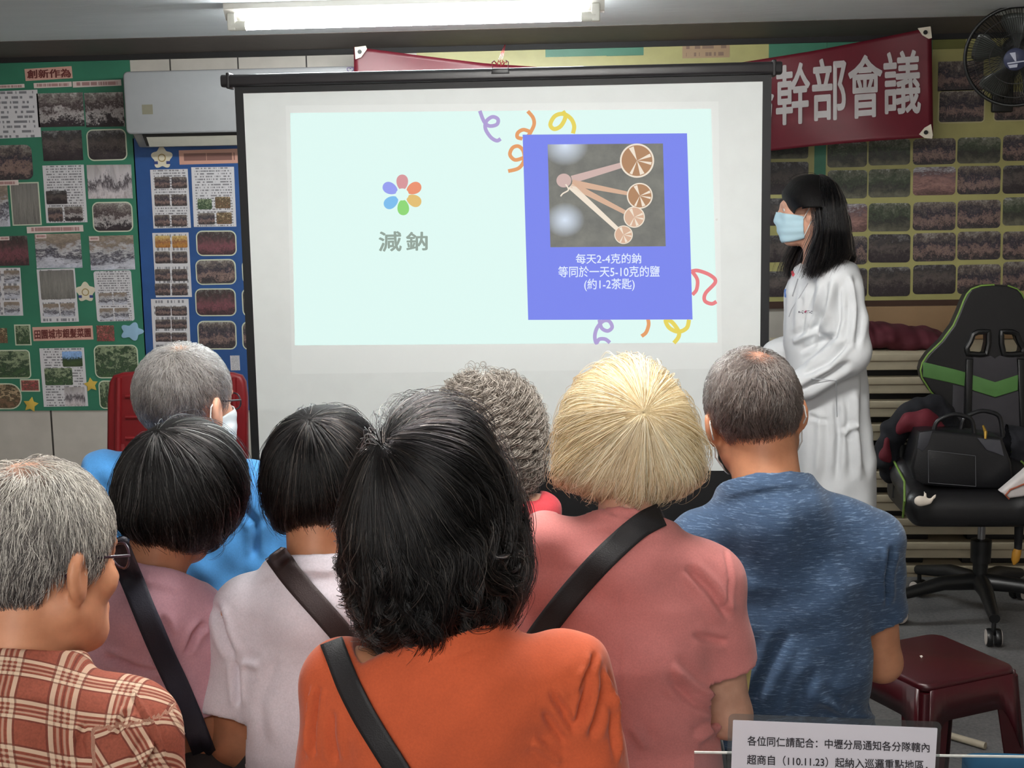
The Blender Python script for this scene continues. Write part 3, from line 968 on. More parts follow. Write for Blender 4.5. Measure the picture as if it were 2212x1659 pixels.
def stroke(pts, wd, layer, name, mt, n=60):
    """flat ribbon of constant width along a smooth curve given in photo pixels"""
    P = np.array(pts, float)
    t = np.linspace(0, len(P) - 1, n)
    k = np.arange(len(P))
    Q = []
    for tt in t:
        i = int(min(tt, len(P) - 1.0001)); f = tt - i
        p0, p1, p2, p3 = P[max(i - 1, 0)], P[i], P[i + 1], P[min(i + 2, len(P) - 1)]
        Q.append(0.5 * ((2 * p1) + (-p0 + p2) * f + (2 * p0 - 5 * p1 + 4 * p2 - p3) * f * f + (-p0 + 3 * p1 - 3 * p2 + p3) * f ** 3))
    Q = np.array(Q)
    d = np.gradient(Q, axis=0); d /= np.linalg.norm(d, axis=1)[:, None] + 1e-9
    nn = np.stack([-d[:, 1], d[:, 0]], 1) * wd / 2
    mb = MB()
    V = [at(*(q + m), SL_) * np.array([1, 0, 1]) + np.array([0, SL_ - layer * 0.0003, 0]) for q, m in zip(Q, nn)] + \
        [at(*(q - m), SL_) * np.array([1, 0, 1]) + np.array([0, SL_ - layer * 0.0003, 0]) for q, m in zip(Q, nn)]
    mb.add(V, [(i, i + 1, n + i + 1, n + i) for i in range(n - 1)])
    return mb.build(name, mt, slide)


pur, org, yel, red_ = (light_mat(n, c, 1.0) for n, c in (('purple light', rgb(176, 160, 212)), ('orange light', rgb(228, 158, 104)), ('yellow light', rgb(230, 212, 96)), ('red light', rgb(232, 128, 132))))
cv = lambda L: [(1000 + x / 3.0717, 220 + y / 3.0717) for x, y in L]
stroke(cv([(112, 60), (140, 130), (175, 160), (225, 150), (232, 115), (195, 100), (155, 130), (150, 180), (185, 235), (225, 258), (250, 245)]), 8, 2, 'purple_streamer', pur)
stroke(cv([(430, 62), (465, 105), (472, 150), (450, 200), (430, 230)]), 8, 2, 'orange_streamer', org)
stroke(cv([(440, 196), (400, 185), (365, 205), (362, 235), (395, 245)]), 8, 2, 'orange_streamer', org)
stroke(cv([(400, 372), (345, 385), (312, 350), (330, 305), (370, 295), (402, 330), (405, 390), (370, 440), (300, 460)]), 8, 2, 'orange_streamer', org)
stroke(cv([(662, 62), (680, 100), (650, 160), (605, 180), (580, 150), (610, 95), (665, 80), (715, 110), (738, 160), (730, 210)]), 9, 2, 'yellow_streamer', yel)
stroke(cv([(1515, 1125), (1560, 1120), (1640, 1150), (1675, 1195), (1610, 1270), (1605, 1320), (1650, 1340), (1682, 1325)]), 8, 2, 'red_streamer', red_)
stroke(cv([(1520, 1125), (1555, 1180), (1550, 1245), (1522, 1280)]), 8, 2, 'red_streamer', red_)
stroke(cv([(905, 1445), (920, 1500), (960, 1520), (990, 1495), (970, 1455), (930, 1455), (890, 1500), (875, 1555), (885, 1600), (905, 1575), (945, 1575), (975, 1598)]), 8, 2, 'purple_streamer', pur)
stroke(cv([(1228, 1442), (1232, 1480), (1215, 1530), (1185, 1555)]), 8, 2, 'orange_streamer', org)
stroke(cv([(1500, 1445), (1485, 1500), (1430, 1525), (1370, 1500), (1345, 1450), (1385, 1460), (1430, 1520), (1430, 1560), (1400, 1600)]), 9, 2, 'yellow_streamer', yel)
panel = sq(MB(), [(1129, 291), (1484, 288), (1496, 690), (1141, 691)], 3).build('blue_panel', light_mat('blue slide panel', rgb(122, 134, 236), 1.0), slide)
# flower mark
fc = (869, 420)
pet = [('red', (0, -26), rgb(214, 150, 154), 0), ('orange', (25, -13), rgb(234, 146, 112), 60), ('amber', (25, 13), rgb(226, 190, 116), 120), ('green', (2, 28), rgb(142, 214, 118), 180), ('sky', (-24, 17), rgb(124, 188, 236), 240), ('violet', (-26, -13), rgb(150, 158, 238), 300)]
for nm, (dx, dy), colr, ang in pet:
    a = math.atan2(dy, dx)
    poly = []
    for t in np.linspace(0, 2 * PI, 28, endpoint=False):
        ex = 17 * math.cos(t); ey = (12.5 + 2.0 * math.cos(t)) * math.sin(t)
        poly.append((fc[0] + dx + ex * math.cos(a) - ey * math.sin(a), fc[1] + dy + ex * math.sin(a) + ey * math.cos(a)))
    sq(MB(), poly, 2 + (ang // 60) * 0.3).build('petal', light_mat(nm + ' petal light', colr, 1.0), slide)
sq(MB(), [(fc[0] + 14 * math.cos(t), fc[1] + 13 * math.sin(t)) for t in np.linspace(0, 2 * PI, 28, endpoint=False)], 5).build('flower_centre', light_mat('slide background', rgb(222, 248, 242), E1), slide)
l4 = (0, -0.0006, 0); l5 = (0, -0.0016, 0)
ink_l = light_mat('grey slide ink', rgb(150, 166, 156), 0.95)
lettering('lettering', '減', [at(818, 544, SL_), at(868, 543, SL_), at(868, 499, SL_), at(818, 500, SL_)], ink_l, slide, 0.02, lift=l4)
lettering('lettering', '鈉', [at(877, 542, SL_), at(924, 541, SL_), at(924, 500, SL_), at(877, 501, SL_)], ink_l, slide, 0.02, lift=l4)
wl = light_mat('white slide ink', rgb(226, 236, 255), 1.0)
for s, q in (('每天2-4克的鈉', (1244, 1385, 570, 548)), ('等同於一天5-10克的鹽', (1206, 1425, 599, 575)), ('(約1-2茶匙)', (1262, 1371, 629, 602))):
    x0, x1, yb_, yt = q
    lettering('lettering', s, [at(x0, yb_, SL_), at(x1, yb_ - 1, SL_), at(x1, yt - 1, SL_), at(x0, yt, SL_)], wl, slide, 0.009, lift=l5)


def dark_photo_mat():
    w = NT('dark table top picture')
    v = w.coord('Generated')
    f = w.noise(v, 6, 4, 0.6)
    col = w.ramp(f, [(0.3, rgb(112, 112, 108)), (0.7, rgb(134, 134, 126))])
    sp = w.n('ShaderNodeSeparateXYZ'); w.link(v, sp.inputs[0])
    def blob(x, z, r):
        d = w.math('SQRT', w.math('ADD', w.math('POWER', w.math('SUBTRACT', sp.outputs[0], x), 2), w.math('POWER', w.math('SUBTRACT', sp.outputs[2], z), 2)))
        return w.math('MAXIMUM', 0.0, w.math('SUBTRACT', 1.0, w.math('DIVIDE', d, r)))
    g = w.math('MINIMUM', 1.0, w.math('ADD', blob(0.15, 0.99, 0.2), blob(0.14, 0.27, 0.17)))
    col = w.mix(g, col, rgb(222, 234, 250))
    b = w.bsdf((0.02, 0.02, 0.02, 1), 0.8, 0.0)
    w.link(col, b.inputs['Emission Color']); b.inputs['Emission Strength'].default_value = 0.95
    return w.m


sq(MB(), [(1183, 312), (1432, 310), (1438, 532), (1189, 534)], 4).build('spoon_picture', dark_photo_mat(), slide)
copper = light_mat('copper spoon light', rgb(214, 176, 150), 1.0); copper_hi = light_mat('bright copper light', rgb(240, 226, 208), 1.0); copper_d = light_mat('deep copper light', rgb(176, 134, 100), 1.0); pinkish = light_mat('pink spoon light', rgb(206, 178, 172), 1.0)
hubp = (1222, 392)
for (bx, by, br, w0, w1) in ((1376, 347, 37, 12, 13), (1382, 423, 28, 8, 11), (1370, 469, 23, 9, 11), (1347, 507, 20, 9, 11)):
    d = np.array([bx - hubp[0], by - hubp[1]], float); L = np.linalg.norm(d); d /= L; nn = np.array([-d[1], d[0]])
    a = np.array(hubp) + d * 14; b = np.array([bx, by]) - d * (br - 2)
    sq(MB(), [tuple(a + nn * w1 / 2 * 1.3), tuple(b + nn * w0 / 2), tuple(b - nn * w0 / 2), tuple(a - nn * w1 / 2 * 1.3)], 5).build('spoon_handle', pinkish if by < 360 else copper_hi if by > 500 else copper, slide)
    ring = lambda r: [(bx + r * math.cos(t), by + r * math.sin(t)) for t in np.linspace(0, 2 * PI, 40, endpoint=False)]
    sq(MB(), ring(br), 6).build('spoon_rim', copper_hi, slide)
    sq(MB(), ring(br * 0.9), 7).build('spoon_bowl', copper if br < 24 else copper_d, slide)
    g = MB()
    for a0, wd_ in ((1.2, 0.16), (2.0, 0.1), (4.3, 0.18), (5.9, 0.12), (0.2, 0.1)):
        sq(g, [(bx, by), (bx + br * 0.86 * math.cos(a0 - wd_), by + br * 0.86 * math.sin(a0 - wd_)), (bx + br * 0.86 * math.cos(a0 + wd_), by + br * 0.86 * math.sin(a0 + wd_))], 8)
    g.build('spoon_glint', copper_hi, slide)
sq(MB(), [(1218 + 16 * math.cos(t), 390 + 15 * math.sin(t)) for t in np.linspace(0, 2 * PI, 28, endpoint=False)], 6).build('spoon_hub', pinkish, slide)
stroke([(1222, 398), (1228, 410), (1216, 418), (1211, 424)], 3, 7, 'string', copper_hi, 20)
# ------------------------------------------------------------------ signed distance volumes -> one smooth surface
class Vol:
    def __init__(self, lo, hi, h):
        self.lo = np.array(lo, np.float32); self.h = h
        self.n = np.maximum(3, np.ceil((np.array(hi) - self.lo) / h).astype(int) + 1)
        self.F = np.full(self.n, 1.0, np.float32)

    def sub(self, lo, hi):
        a = np.clip(np.floor((np.array(lo) - self.lo) / self.h).astype(int), 0, self.n)
        b = np.clip(np.ceil((np.array(hi) - self.lo) / self.h).astype(int) + 1, 0, self.n)
        sl = tuple(slice(i, j) for i, j in zip(a, b))
        g = np.meshgrid(*[self.lo[i] + self.h * np.arange(a[i], b[i], dtype=np.float32) for i in range(3)], indexing='ij', sparse=True)
        return sl, g

    @staticmethod
    def smin(a, b, k):
        if k <= 0: return np.minimum(a, b)
        h = np.maximum(k - np.abs(a - b), 0) / k
        return np.minimum(a, b) - h * h * k * 0.25

    def put(self, fn, lo, hi, k=0.02, op='add'):
        m = k * 1.2 + 3 * self.h
        sl, g = self.sub(np.array(lo) - m, np.array(hi) + m)
        if any(s.stop <= s.start for s in sl): return self
        d = fn(*g).astype(np.float32)
        if op == 'add': self.F[sl] = self.smin(self.F[sl], d, k)
        elif op == 'cut': self.F[sl] = -self.smin(-self.F[sl], d, k)
        return self

    def cone(self, a, b, ra, rb, k=0.02, op='add'):
        a, b = np.array(a, np.float32), np.array(b, np.float32)
        ba = b - a; L2 = float(ba @ ba) + 1e-12
        def fn(x, y, z):
            t = np.clip(((x - a[0]) * ba[0] + (y - a[1]) * ba[1] + (z - a[2]) * ba[2]) / L2, 0, 1)
            dx, dy, dz = x - a[0] - t * ba[0], y - a[1] - t * ba[1], z - a[2] - t * ba[2]
            return np.sqrt(dx * dx + dy * dy + dz * dz) - (ra + (rb - ra) * t)
        r = max(ra, rb)
        return self.put(fn, np.minimum(a, b) - r, np.maximum(a, b) + r, k, op)

    def chain(self, pts, rs, k=0.02, op='add'):
        for i in range(len(pts) - 1): self.cone(pts[i], pts[i + 1], rs[i], rs[i + 1], k, op)
        return self

    def ell(self, c, r, R=None, k=0.02, op='add'):
        c = np.array(c, np.float32); r = np.array(r, np.float32)
        M = np.eye(3, dtype=np.float32) if R is None else np.array(R, np.float32).T   # world -> local
        def fn(x, y, z):
            dx, dy, dz = x - c[0], y - c[1], z - c[2]
            q = [M[i, 0] * dx + M[i, 1] * dy + M[i, 2] * dz for i in range(3)]
            k0 = np.sqrt(sum((q[i] / r[i]) ** 2 for i in range(3)))
            k1 = np.sqrt(sum((q[i] / r[i] ** 2) ** 2 for i in range(3))) + 1e-9
            return k0 * (k0 - 1) / k1
        rm = r.max()
        return self.put(fn, c - rm, c + rm, k, op)

    def loft(self, rings, k=0.02, op='add', p=2.4):
        """rings: (z, cx, cy, half width, half depth), rising or falling in z"""
        R = np.array(sorted(rings, key=lambda q: q[0]), np.float32)
        def fn(x, y, z):
            zz = np.clip(z, R[0, 0], R[-1, 0])
            cx, cy, a, b = (np.interp(zz, R[:, 0], R[:, i]).astype(np.float32) for i in (1, 2, 3, 4))
            q = (np.abs((x - cx) / a) ** p + np.abs((y - cy) / b) ** p) ** (1 / p)
            d = (q - 1) * np.minimum(a, b)
            dz = np.maximum(R[0, 0] - z, z - R[-1, 0])
            return np.where(dz > 0, np.sqrt(np.maximum(d, 0) ** 2 + dz * dz), np.maximum(d, dz))
        lo = (np.min(R[:, 1] - R[:, 3]), np.min(R[:, 2] - R[:, 4]), R[0, 0])
        hi = (np.max(R[:, 1] + R[:, 3]), np.max(R[:, 2] + R[:, 4]), R[-1, 0])
        return self.put(fn, lo, hi, k, op)

    def mesh(self, name, smooth_it=1):
        F = self.F; h = self.h
        s = F < 0
        c = s[:-1, :-1, :-1].astype(np.int8)
        acc = np.zeros(c.shape, np.int8)
        for i in (0, 1):
            for j in (0, 1):
                for k in (0, 1):
                    acc += s[i:s.shape[0] - 1 + i, j:s.shape[1] - 1 + j, k:s.shape[2] - 1 + k]
        I = np.argwhere((acc > 0) & (acc < 8))
        idx = np.full(c.shape, -1, np.int32); idx[tuple(I.T)] = np.arange(len(I))
        cor = {(i, j, k): F[I[:, 0] + i, I[:, 1] + j, I[:, 2] + k] for i in (0, 1) for j in (0, 1) for k in (0, 1)}
        sumP = np.zeros((len(I), 3)); cnt = np.zeros(len(I))
        for ax in range(3):
            for i in (0, 1):
                for j in (0, 1):
                    a = [i, j]; a.insert(ax, 0); b = list(a); b[ax] = 1
                    fa, fb = cor[tuple(a)], cor[tuple(b)]
                    m = (fa < 0) != (fb < 0)
                    t = np.where(m, fa / np.where(m, fa - fb, 1), 0)
                    P = np.tile(np.array(a, float), (len(I), 1)); P[:, ax] = t
                    sumP[m] += P[m]; cnt[m] += 1
        V = self.lo + h * (I + sumP / np.maximum(cnt, 1)[:, None])
        Q = []
        for ax in range(3):
            o1, o2 = [a for a in range(3) if a != ax]
            sl0 = [slice(None)] * 3; sl1 = [slice(None)] * 3
            sl0[ax] = slice(0, -1); sl1[ax] = slice(1, None)
            ch = s[tuple(sl0)] != s[tuple(sl1)]
            E = np.argwhere(ch)
            ok = (E[:, o1] > 0) & (E[:, o2] > 0) & (E[:, o1] < c.shape[o1]) & (E[:, o2] < c.shape[o2])
            E = E[ok]
            def g(d1, d2):
                e = E.copy(); e[:, o1] -= d1; e[:, o2] -= d2
                return idx[tuple(e.T)]
            q = np.stack([g(1, 1), g(0, 1), g(0, 0), g(1, 0)], 1)
            fl = s[tuple(E.T)]
            if ax == 1: fl = ~fl
            q[~fl] = q[~fl][:, ::-1]
            Q.append(q)
        Q = np.concatenate(Q); Q = Q[(Q >= 0).all(1)]
        for _ in range(smooth_it):
            A = np.zeros_like(V); n = np.zeros(len(V))
            for k in range(4):
                a, b = Q[:, k], Q[:, (k + 1) % 4]
                for d in range(3):
                    A[:, d] += np.bincount(a, V[b, d], len(V)) + np.bincount(b, V[a, d], len(V))
                n += np.bincount(a, minlength=len(V)) + np.bincount(b, minlength=len(V))
            V = 0.5 * V + 0.5 * A / np.maximum(n, 1)[:, None]
        return mesh_np(name, V, Q)


def vol_obj(vol, name, material, parent=None, smooth_it=1, post=None):
    m = vol.mesh(name, smooth_it)
    if post is not None: post(m)
    m.materials.append(material)
    return new_obj(name, m, parent)


def get_vn(m):
    V = np.zeros(len(m.vertices) * 3, np.float32); m.vertices.foreach_get('co', V)
    N = np.zeros(len(m.vertices) * 3, np.float32); m.vertex_normals.foreach_get('vector', N)
    return V.reshape(-1, 3).astype(float), N.reshape(-1, 3).astype(float)


def seg_dist(p, poly):
    """distance of 2d points to a polyline and position 0..1 along it"""
    best = np.full(len(p), 1e9); tt = np.zeros(len(p))
    q = np.array(poly, float); n = len(q) - 1
    for i in range(n):
        a, b = q[i], q[i + 1]; ab = b - a
        t = np.clip(((p - a) @ ab) / (ab @ ab + 1e-9), 0, 1)
        d = np.linalg.norm(p - a - t[:, None] * ab, axis=1)
        m = d < best; best[m] = d[m]; tt[m] = (i + t[m]) / n
    return best, tt


def folds(m, creases=(), rumple=0.0, freq=9.0, seed=0, towards=-0.05):
    """press fold lines (as seen in the photo) and a soft rumple into a cloth surface"""
    V, N = get_vn(m)
    px = proj(V)
    vd = V - EYE; vd /= np.linalg.norm(vd, axis=1)[:, None]
    facing = (np.sum(vd * N, 1) < towards)
    D = np.zeros(len(V))
    for poly, wd, amp in creases:
        d, t = seg_dist(px, poly)
        fade = np.clip(np.minimum(t, 1 - t) * 6, 0.0, 1)
        prof = np.exp(-(d / wd) ** 2) - 0.45 * np.exp(-((d - 2.2 * wd) / (1.2 * wd)) ** 2)
        D += np.where(facing, 1.5 * amp * prof * fade, 0)
    if rumple:
        r = np.random.RandomState(seed)
        for _ in range(10):
            k = r.normal(size=3) * freq * (0.6 + r.rand() * 1.6); k[1] *= 0.5
            D += rumple / 3.0 * np.sin(V @ k * 2 + r.rand() * 6.28 + 1.5 * np.sin(V @ r.normal(size=3) * freq + r.rand() * 6))
    V = V + N * D[:, None]
    m.vertices.foreach_set('co', V.astype(np.float32).ravel()); m.update()


# ------------------------------------------------------------------ folded tables stacked by the wall, and what lies on them
TY = 5.20
tz = [at(1960, y, TY)[2] for y in (764, 815, 866, 917, 968, 1019, 1070, 1121, 1172, 1223)]
tx0, tx1 = at(1700, 900, TY)[0], at(2420, 900, TY)[0]
pale = mat('pale table laminate', rgb(178, 166, 142), 0.5)
rimm = mat('worn table edging', rgb(128, 112, 92), 0.5)
darkm = mat('dark folded frame', rgb(20, 18, 18), 0.5)
ords = ['topmost of the stack of folded tables beside the white coat', 'second from the top in the stack of folded tables', 'third from the top in the stack of folded tables', 'fourth from the top in the stack of folded tables',
        'fifth from the top in the stack of folded tables', 'sixth from the top in the stack of folded tables', 'seventh from the top in the stack of folded tables', 'eighth from the top, behind the chair post',
        'second from the bottom in the stack of folded tables', 'lowest of the stack of folded tables, on the floor']
for k, z in enumerate(tz):
    zb_ = tz[k + 1] if k < len(tz) - 1 else z - 0.0914
    if k == len(tz) - 1: zb_ = max(zb_, 0.002)
    root = thing('folding_table', ((tx0 + tx1) / 2, TY + 0.3, zb_), 'pale folding table, ' + ords[k], 'folding table', 'stack of folded tables')
    H = z - zb_; sh = 0.01 * math.sin(k * 2.1)
    MB().box(((tx0 + tx1) / 2 + sh, TY + 0.30, z - 0.0145), (tx1 - tx0, 0.60, 0.027), bev=0.003).build('tabletop', pale, root)
    MB().box(((tx0 + tx1) / 2 + sh, TY + 0.302, z - 0.0475), (tx1 - tx0 - 0.01, 0.594, 0.033), bev=0.003).build('apron', pale, root)
    MB().box(((tx0 + tx1) / 2 + sh, TY + 0.301, z - 0.0290), (tx1 - tx0 - 0.006, 0.596, 0.0034)).build('edging', rimm, root)
    for s2 in (-1, 1):
        MB().box(((tx0 + tx1) / 2 + sh + s2 * (tx1 - tx0) * 0.27, TY + 0.30, (z - 0.064 + zb_) / 2 + 0.0), ((tx1 - tx0) * 0.42, 0.5, z - 0.064 - zb_), bev=0.002).build('leg', darkm, root)
ztop = tz[0]
pc = thing('cardboard_sheet', tuple(at(1960, 700, 5.62)), 'brown cardboard sheet standing on the folded tables below the yellow board', 'cardboard')
zt_ = at(1960, 660, 5.68)[2]
MB().box(((at(1790, 700, 5.6)[0] + 2.1) / 2, 5.66, (zt_ + ztop) / 2 + 0.0), (2.1 - at(1790, 700, 5.6)[0], 0.02, zt_ - ztop - 0.002), bev=0.003).build('sheet', mat('brown cardboard', rgb(136, 108, 78), 0.75, nscale=5, var=0.12), pc)
v = Vol((at(1780, 740, 5.4)[0], 5.24, ztop - 0.01), (at(2200, 740, 5.4)[0], 5.62, ztop + 0.16), 0.007)
for (x, y0, r) in ((1800, 5.4, 0.05), (1860, 5.42, 0.062), (1915, 5.40, 0.052), (1965, 5.42, 0.045), (2020, 5.40, 0.034)):
    p = at(x, 740, y0)
    v.ell((p[0], y0, ztop + r * 0.75), (0.085, 0.12, r), k=0.05)
v.put(lambda x, y, z: z - (ztop + 0.003) + 0 * x + 0 * y, (-9, 0, ztop - 0.05), (9, 9, ztop), 0.0, 'cut')
cl_ = vol_obj(v, 'folded_cloth', mat('dark red cloth', rgb(70, 16, 28), 0.85), None, 1, lambda m: folds(m, (), 0.006, 16, 3))
tag(cl_, 'crumpled dark red cloth on the stack of folded tables', 'cloth')

# ------------------------------------------------------------------ racing style office chair with bag and jacket
CY = 4.86
leather = mat('black imitation leather', rgb(20, 19, 21), 0.42, 0.5, bump=0.15, bscale=300)
greym = mat('charcoal seat fabric', rgb(60, 58, 62), 0.8)
lime = mat('green seat fabric', rgb(84, 128, 68), 0.6)
pipe_g = mat('green piping', rgb(110, 140, 62), 0.6)
plast = mat('black plastic', rgb(12, 12, 13), 0.4, 0.5)
chair = thing('office_chair', tuple(at(2115, 1300, CY) * np.array([1, 1, 0])), 'black and green racing style office chair with a handbag on its seat', 'chair')
CX = 2149
halfp = [(2149, 616), (2120, 618), (2100, 625), (2090, 636), (2083, 650), (2074, 674), (2061, 703), (2036, 737), (2006, 766), (1994, 784), (1990, 800), (1993, 816), (2012, 846), (2034, 868), (2050, 892), (2050, 1000), (2060, 1040)]
full = halfp + [(2 * CX - x, y) for x, y in halfp[::-1] if x != CX]


def cpx(x, y, Y=CY):
    p = at(x, y, Y)
    return p


def chair_poly(mb, pts, Y, depth, bev=0.0):
    P = [at(x, y, CY) for x, y in pts]
    return mb.prism([(p[0], p[2]) for p in P], (0, Y, 0), X, Z, Yv, depth, bev)


def hole(cx, s):
    return [(cx + s * a, b) for a, b in ((-16, 722), (-6, 717), (17, 716), (17, 742), (12, 765), (-4, 766), (-28, 764), (-30, 752), (-22, 738))]


# back rest built around its two openings: left wing, right wing, bridge, top, lower back
hl = hole(2118, 1); hr = [(2 * CX - x, y) for x, y in hl]
import bmesh as _bm


def poly_with_holes(outer, holes, Y, depth, name, material, parent):
    bm = _bm.new()
    loops = [outer] + holes
    es = []
    for L in loops:
        vs = []
        for x, y in L:
            p = at(x, y, CY); vs.append(bm.verts.new((p[0], Y, p[2])))
        for i in range(len(vs)): es.append(bm.edges.new((vs[i], vs[(i + 1) % len(vs)])))
    _bm.ops.triangle_fill(bm, edges=es, use_beauty=True)
    r = _bm.ops.extrude_face_region(bm, geom=list(bm.faces))
    _bm.ops.translate(bm, verts=[e for e in r['geom'] if isinstance(e, _bm.types.BMVert)], vec=(0, depth, 0))
    _bm.ops.recalc_face_normals(bm, faces=list(bm.faces))
    m = bpy.data.meshes.new(name); bm.to_mesh(m); bm.free()
    m.materials.append(material)
    o = new_obj(name, m, parent)
    b = o.modifiers.new('soft rim', 'BEVEL'); b.width = 0.014; b.segments = 3; b.limit_method = 'ANGLE'; b.angle_limit = 0.9
    return o


def dense(L, n=3):
    out = []
    for i in range(len(L)):
        a, b = np.array(L[i], float), np.array(L[(i + 1) % len(L)], float)
        for k in range(n): out.append(tuple(a + (b - a) * k / n))
    return out


poly_with_holes(full, [hl, hr], CY, 0.075, 'backrest', leather, chair)
for h_ in (hl, hr):
    MB().tube([at(x, y, CY) + np.array([0, -0.003, 0]) for x, y in dense(h_, 3)], 0.010, 8, True).build('headrest_ring', plast, chair)
MB().tube([at(x, y, CY) + np.array([0, 0.006, 0]) for x, y in dense(full[:15], 3)[:-2]], 0.0042, 8).build('piping', pipe_g, chair)
MB().tube([at(x, y, CY) + np.array([0, 0.006, 0]) for x, y in dense(full[-15:], 3)[:-2]], 0.0042, 8).build('piping', pipe_g, chair)
for sgn in (1, -1):
    mx = lambda L: L if sgn > 0 else [(2 * CX - x, y) for x, y in L]
    chair_poly(MB(), mx([(1994, 782), (2060, 797), (2085, 804), (2083, 834), (2058, 828), (1994, 814)]), CY - 0.004, 0.012, 0.003).build('green_wing', lime, chair)
    chair_poly(MB(), mx([(2058, 830), (2083, 836), (2080, 1010), (2056, 1010)]), CY - 0.003, 0.01, 0.003).build('side_panel', greym, chair)
    chair_poly(MB(), mx([(2086, 775), (2101, 775), (2097, 905), (2091, 1010), (2080, 1010), (2084, 850)]), CY - 0.012, 0.016, 0.005).build('strap', plast, chair)
chair_poly(MB(), [(2102, 770), (2140, 768), (2149, 774), (2158, 768), (2196, 770), (2199, 810), (2149, 826), (2099, 810)], CY - 0.004, 0.012, 0.003).build('centre_panel', greym, chair)
chair_poly(MB(), [(2099, 809), (2149, 825), (2199, 809), (2198, 843), (2149, 858), (2098, 842)], CY - 0.005, 0.012, 0.003).build('green_chevron', lime, chair)
chair_poly(MB(), [(2098, 844), (2149, 860), (2200, 844), (2206, 1010), (2092, 1010)], CY - 0.004, 0.012, 0.003).build('centre_panel', greym, chair)
# seat
SZ = at(2090, 1070, CY - 0.38)[2]
sx0, sx1 = at(1958, 1090, CY - 0.36)[0], at(2236, 1090, CY - 0.36)[0]
scx = (sx0 + sx1) / 2
v = Vol((sx0 - 0.1, CY - 0.55, SZ - 0.2), (sx1 + 0.1, CY + 0.2, SZ + 0.2), 0.008)
v.put(lambda x, y, z: np.sqrt(np.maximum(np.abs(x - scx) - (sx1 - sx0) / 2 + 0.05, 0) ** 2 + np.maximum(np.abs(y - CY + 0.19) - 0.17, 0) ** 2 + np.maximum(np.abs(z - SZ + 0.055) - 0.012, 0) ** 2) - 0.045, (sx0, CY - 0.45, SZ - 0.12), (sx1, CY + 0.06, SZ + 0.01), 0.01)
for sg in (-1, 1):
    xx = scx + sg * ((sx1 - sx0) / 2 - 0.03)
    v.chain([(xx, CY - 0.36, SZ - 0.03), (xx, CY - 0.2, SZ + 0.03), (xx, CY + 0.02, SZ + 0.06)], [0.04, 0.045, 0.05], 0.03)
vol_obj(v, 'seat', leather, chair, 2)
for sg in (-1, 1):
    xx = scx + sg * ((sx1 - sx0) / 2 + 0.006)
    MB().tube([(xx, CY - 0.34, SZ - 0.085), (xx + sg * 0.005, CY - 0.38, SZ - 0.02), (xx, CY - 0.35, SZ + 0.04), (xx, CY - 0.2, SZ + 0.07), (xx, CY, SZ + 0.09)], 0.004, 8).build('piping', pipe_g, chair)
tc_ = at(1996, 1085, CY - 0.43)
v = Vol(tc_ - 0.07, tc_ + 0.07, 0.004)
v.ell(tc_ + np.array([0, 0.012, 0]), (0.026, 0.014, 0.014), k=0.01).ell(tc_ + np.array([-0.012, 0.012, 0.002]), (0.016, 0.012, 0.017), k=0.01)
v.chain([tc_ + np.array([0.005, 0.01, 0]), tc_ + np.array([0.008, 0.02, 0.022]), tc_ + np.array([0.004, 0.03, 0.032])], [0.005, 0.004, 0.002], 0.006)
v.chain([tc_ + np.array([0.02, 0.008, 0.0]), tc_ + np.array([0.036, 0.012, 0.016]), tc_ + np.array([0.042, 0.012, 0.026])], [0.007, 0.004, 0.002], 0.006)
vol_obj(v, 'torn_stuffing', mat('white foam stuffing', rgb(226, 214, 200), 0.9), chair)['label'] = 'white stuffing showing through a tear in the seat front'
# gas lift and foot cross
pcol = at(2115, 1300, CY - 0.16); pX, pY = pcol[0], CY - 0.16
z1, z2, z3 = at(2118, 1118, pY)[2], at(2118, 1166, pY)[2], at(2118, 1225, pY)[2]
MB().box((pX, pY, SZ - 0.115), (0.22, 0.26, 0.035), bev=0.01).build('seat_plate', plast, chair)
MB().tube([(pX, pY, z1 + 0.04), (pX, pY, z2 - 0.01)], 0.013, 18).build('gas_piston', mat('brushed steel', rgb(150, 150, 152), 0.3, metal=0.8), chair)
MB().lathe([(0.024, 0.11), (0.026, z3 + 0.02), (0.034, z3 + 0.02), (0.036, z2), (0.015, z2 + 0.004)], (pX, pY, 0), Z, 20).build('piston_sleeve', plast, chair)
for k in range(5):
    a = math.radians(-96 + 72 * k)
    d = np.array([math.cos(a), math.sin(a), 0]); e = np.array([-d[1], d[0], 0])
    MB().tube([np.array([pX, pY, 0.135]), np.array([pX, pY, 0.135]) + d * 0.14 + Z * 0.0, np.array([pX, pY, 0.098]) + d * 0.31], [0.032, 0.026, 0.018], 12).build('foot', plast, chair)
    cpos = np.array([pX, pY, 0]) + d * 0.30
    cm = MB()
    for sg in (-1, 1):
        cm.lathe([(0.012, -0.008), (0.028, -0.009), (0.030, -0.004), (0.030, 0.004), (0.028, 0.009), (0.012, 0.008)], cpos + e * 0.014 * sg + Z * 0.031, e if k != 0 else e, 22)
    cm.tube([cpos + Z * 0.04, cpos + Z * 0.09], 0.008, 8)
    co = cm.build('caster', plast, chair)
    for sg in (-1, 1):
        MB().lathe([(0.019, 0.0), (0.026, 0.0), (0.026, 0.0015), (0.019, 0.0015)], cpos + e * sg * 0.0235 + Z * 0.031, e * sg, 22).build('caster_ring', mat('pale caster ring', rgb(186, 176, 168), 0.4), co)
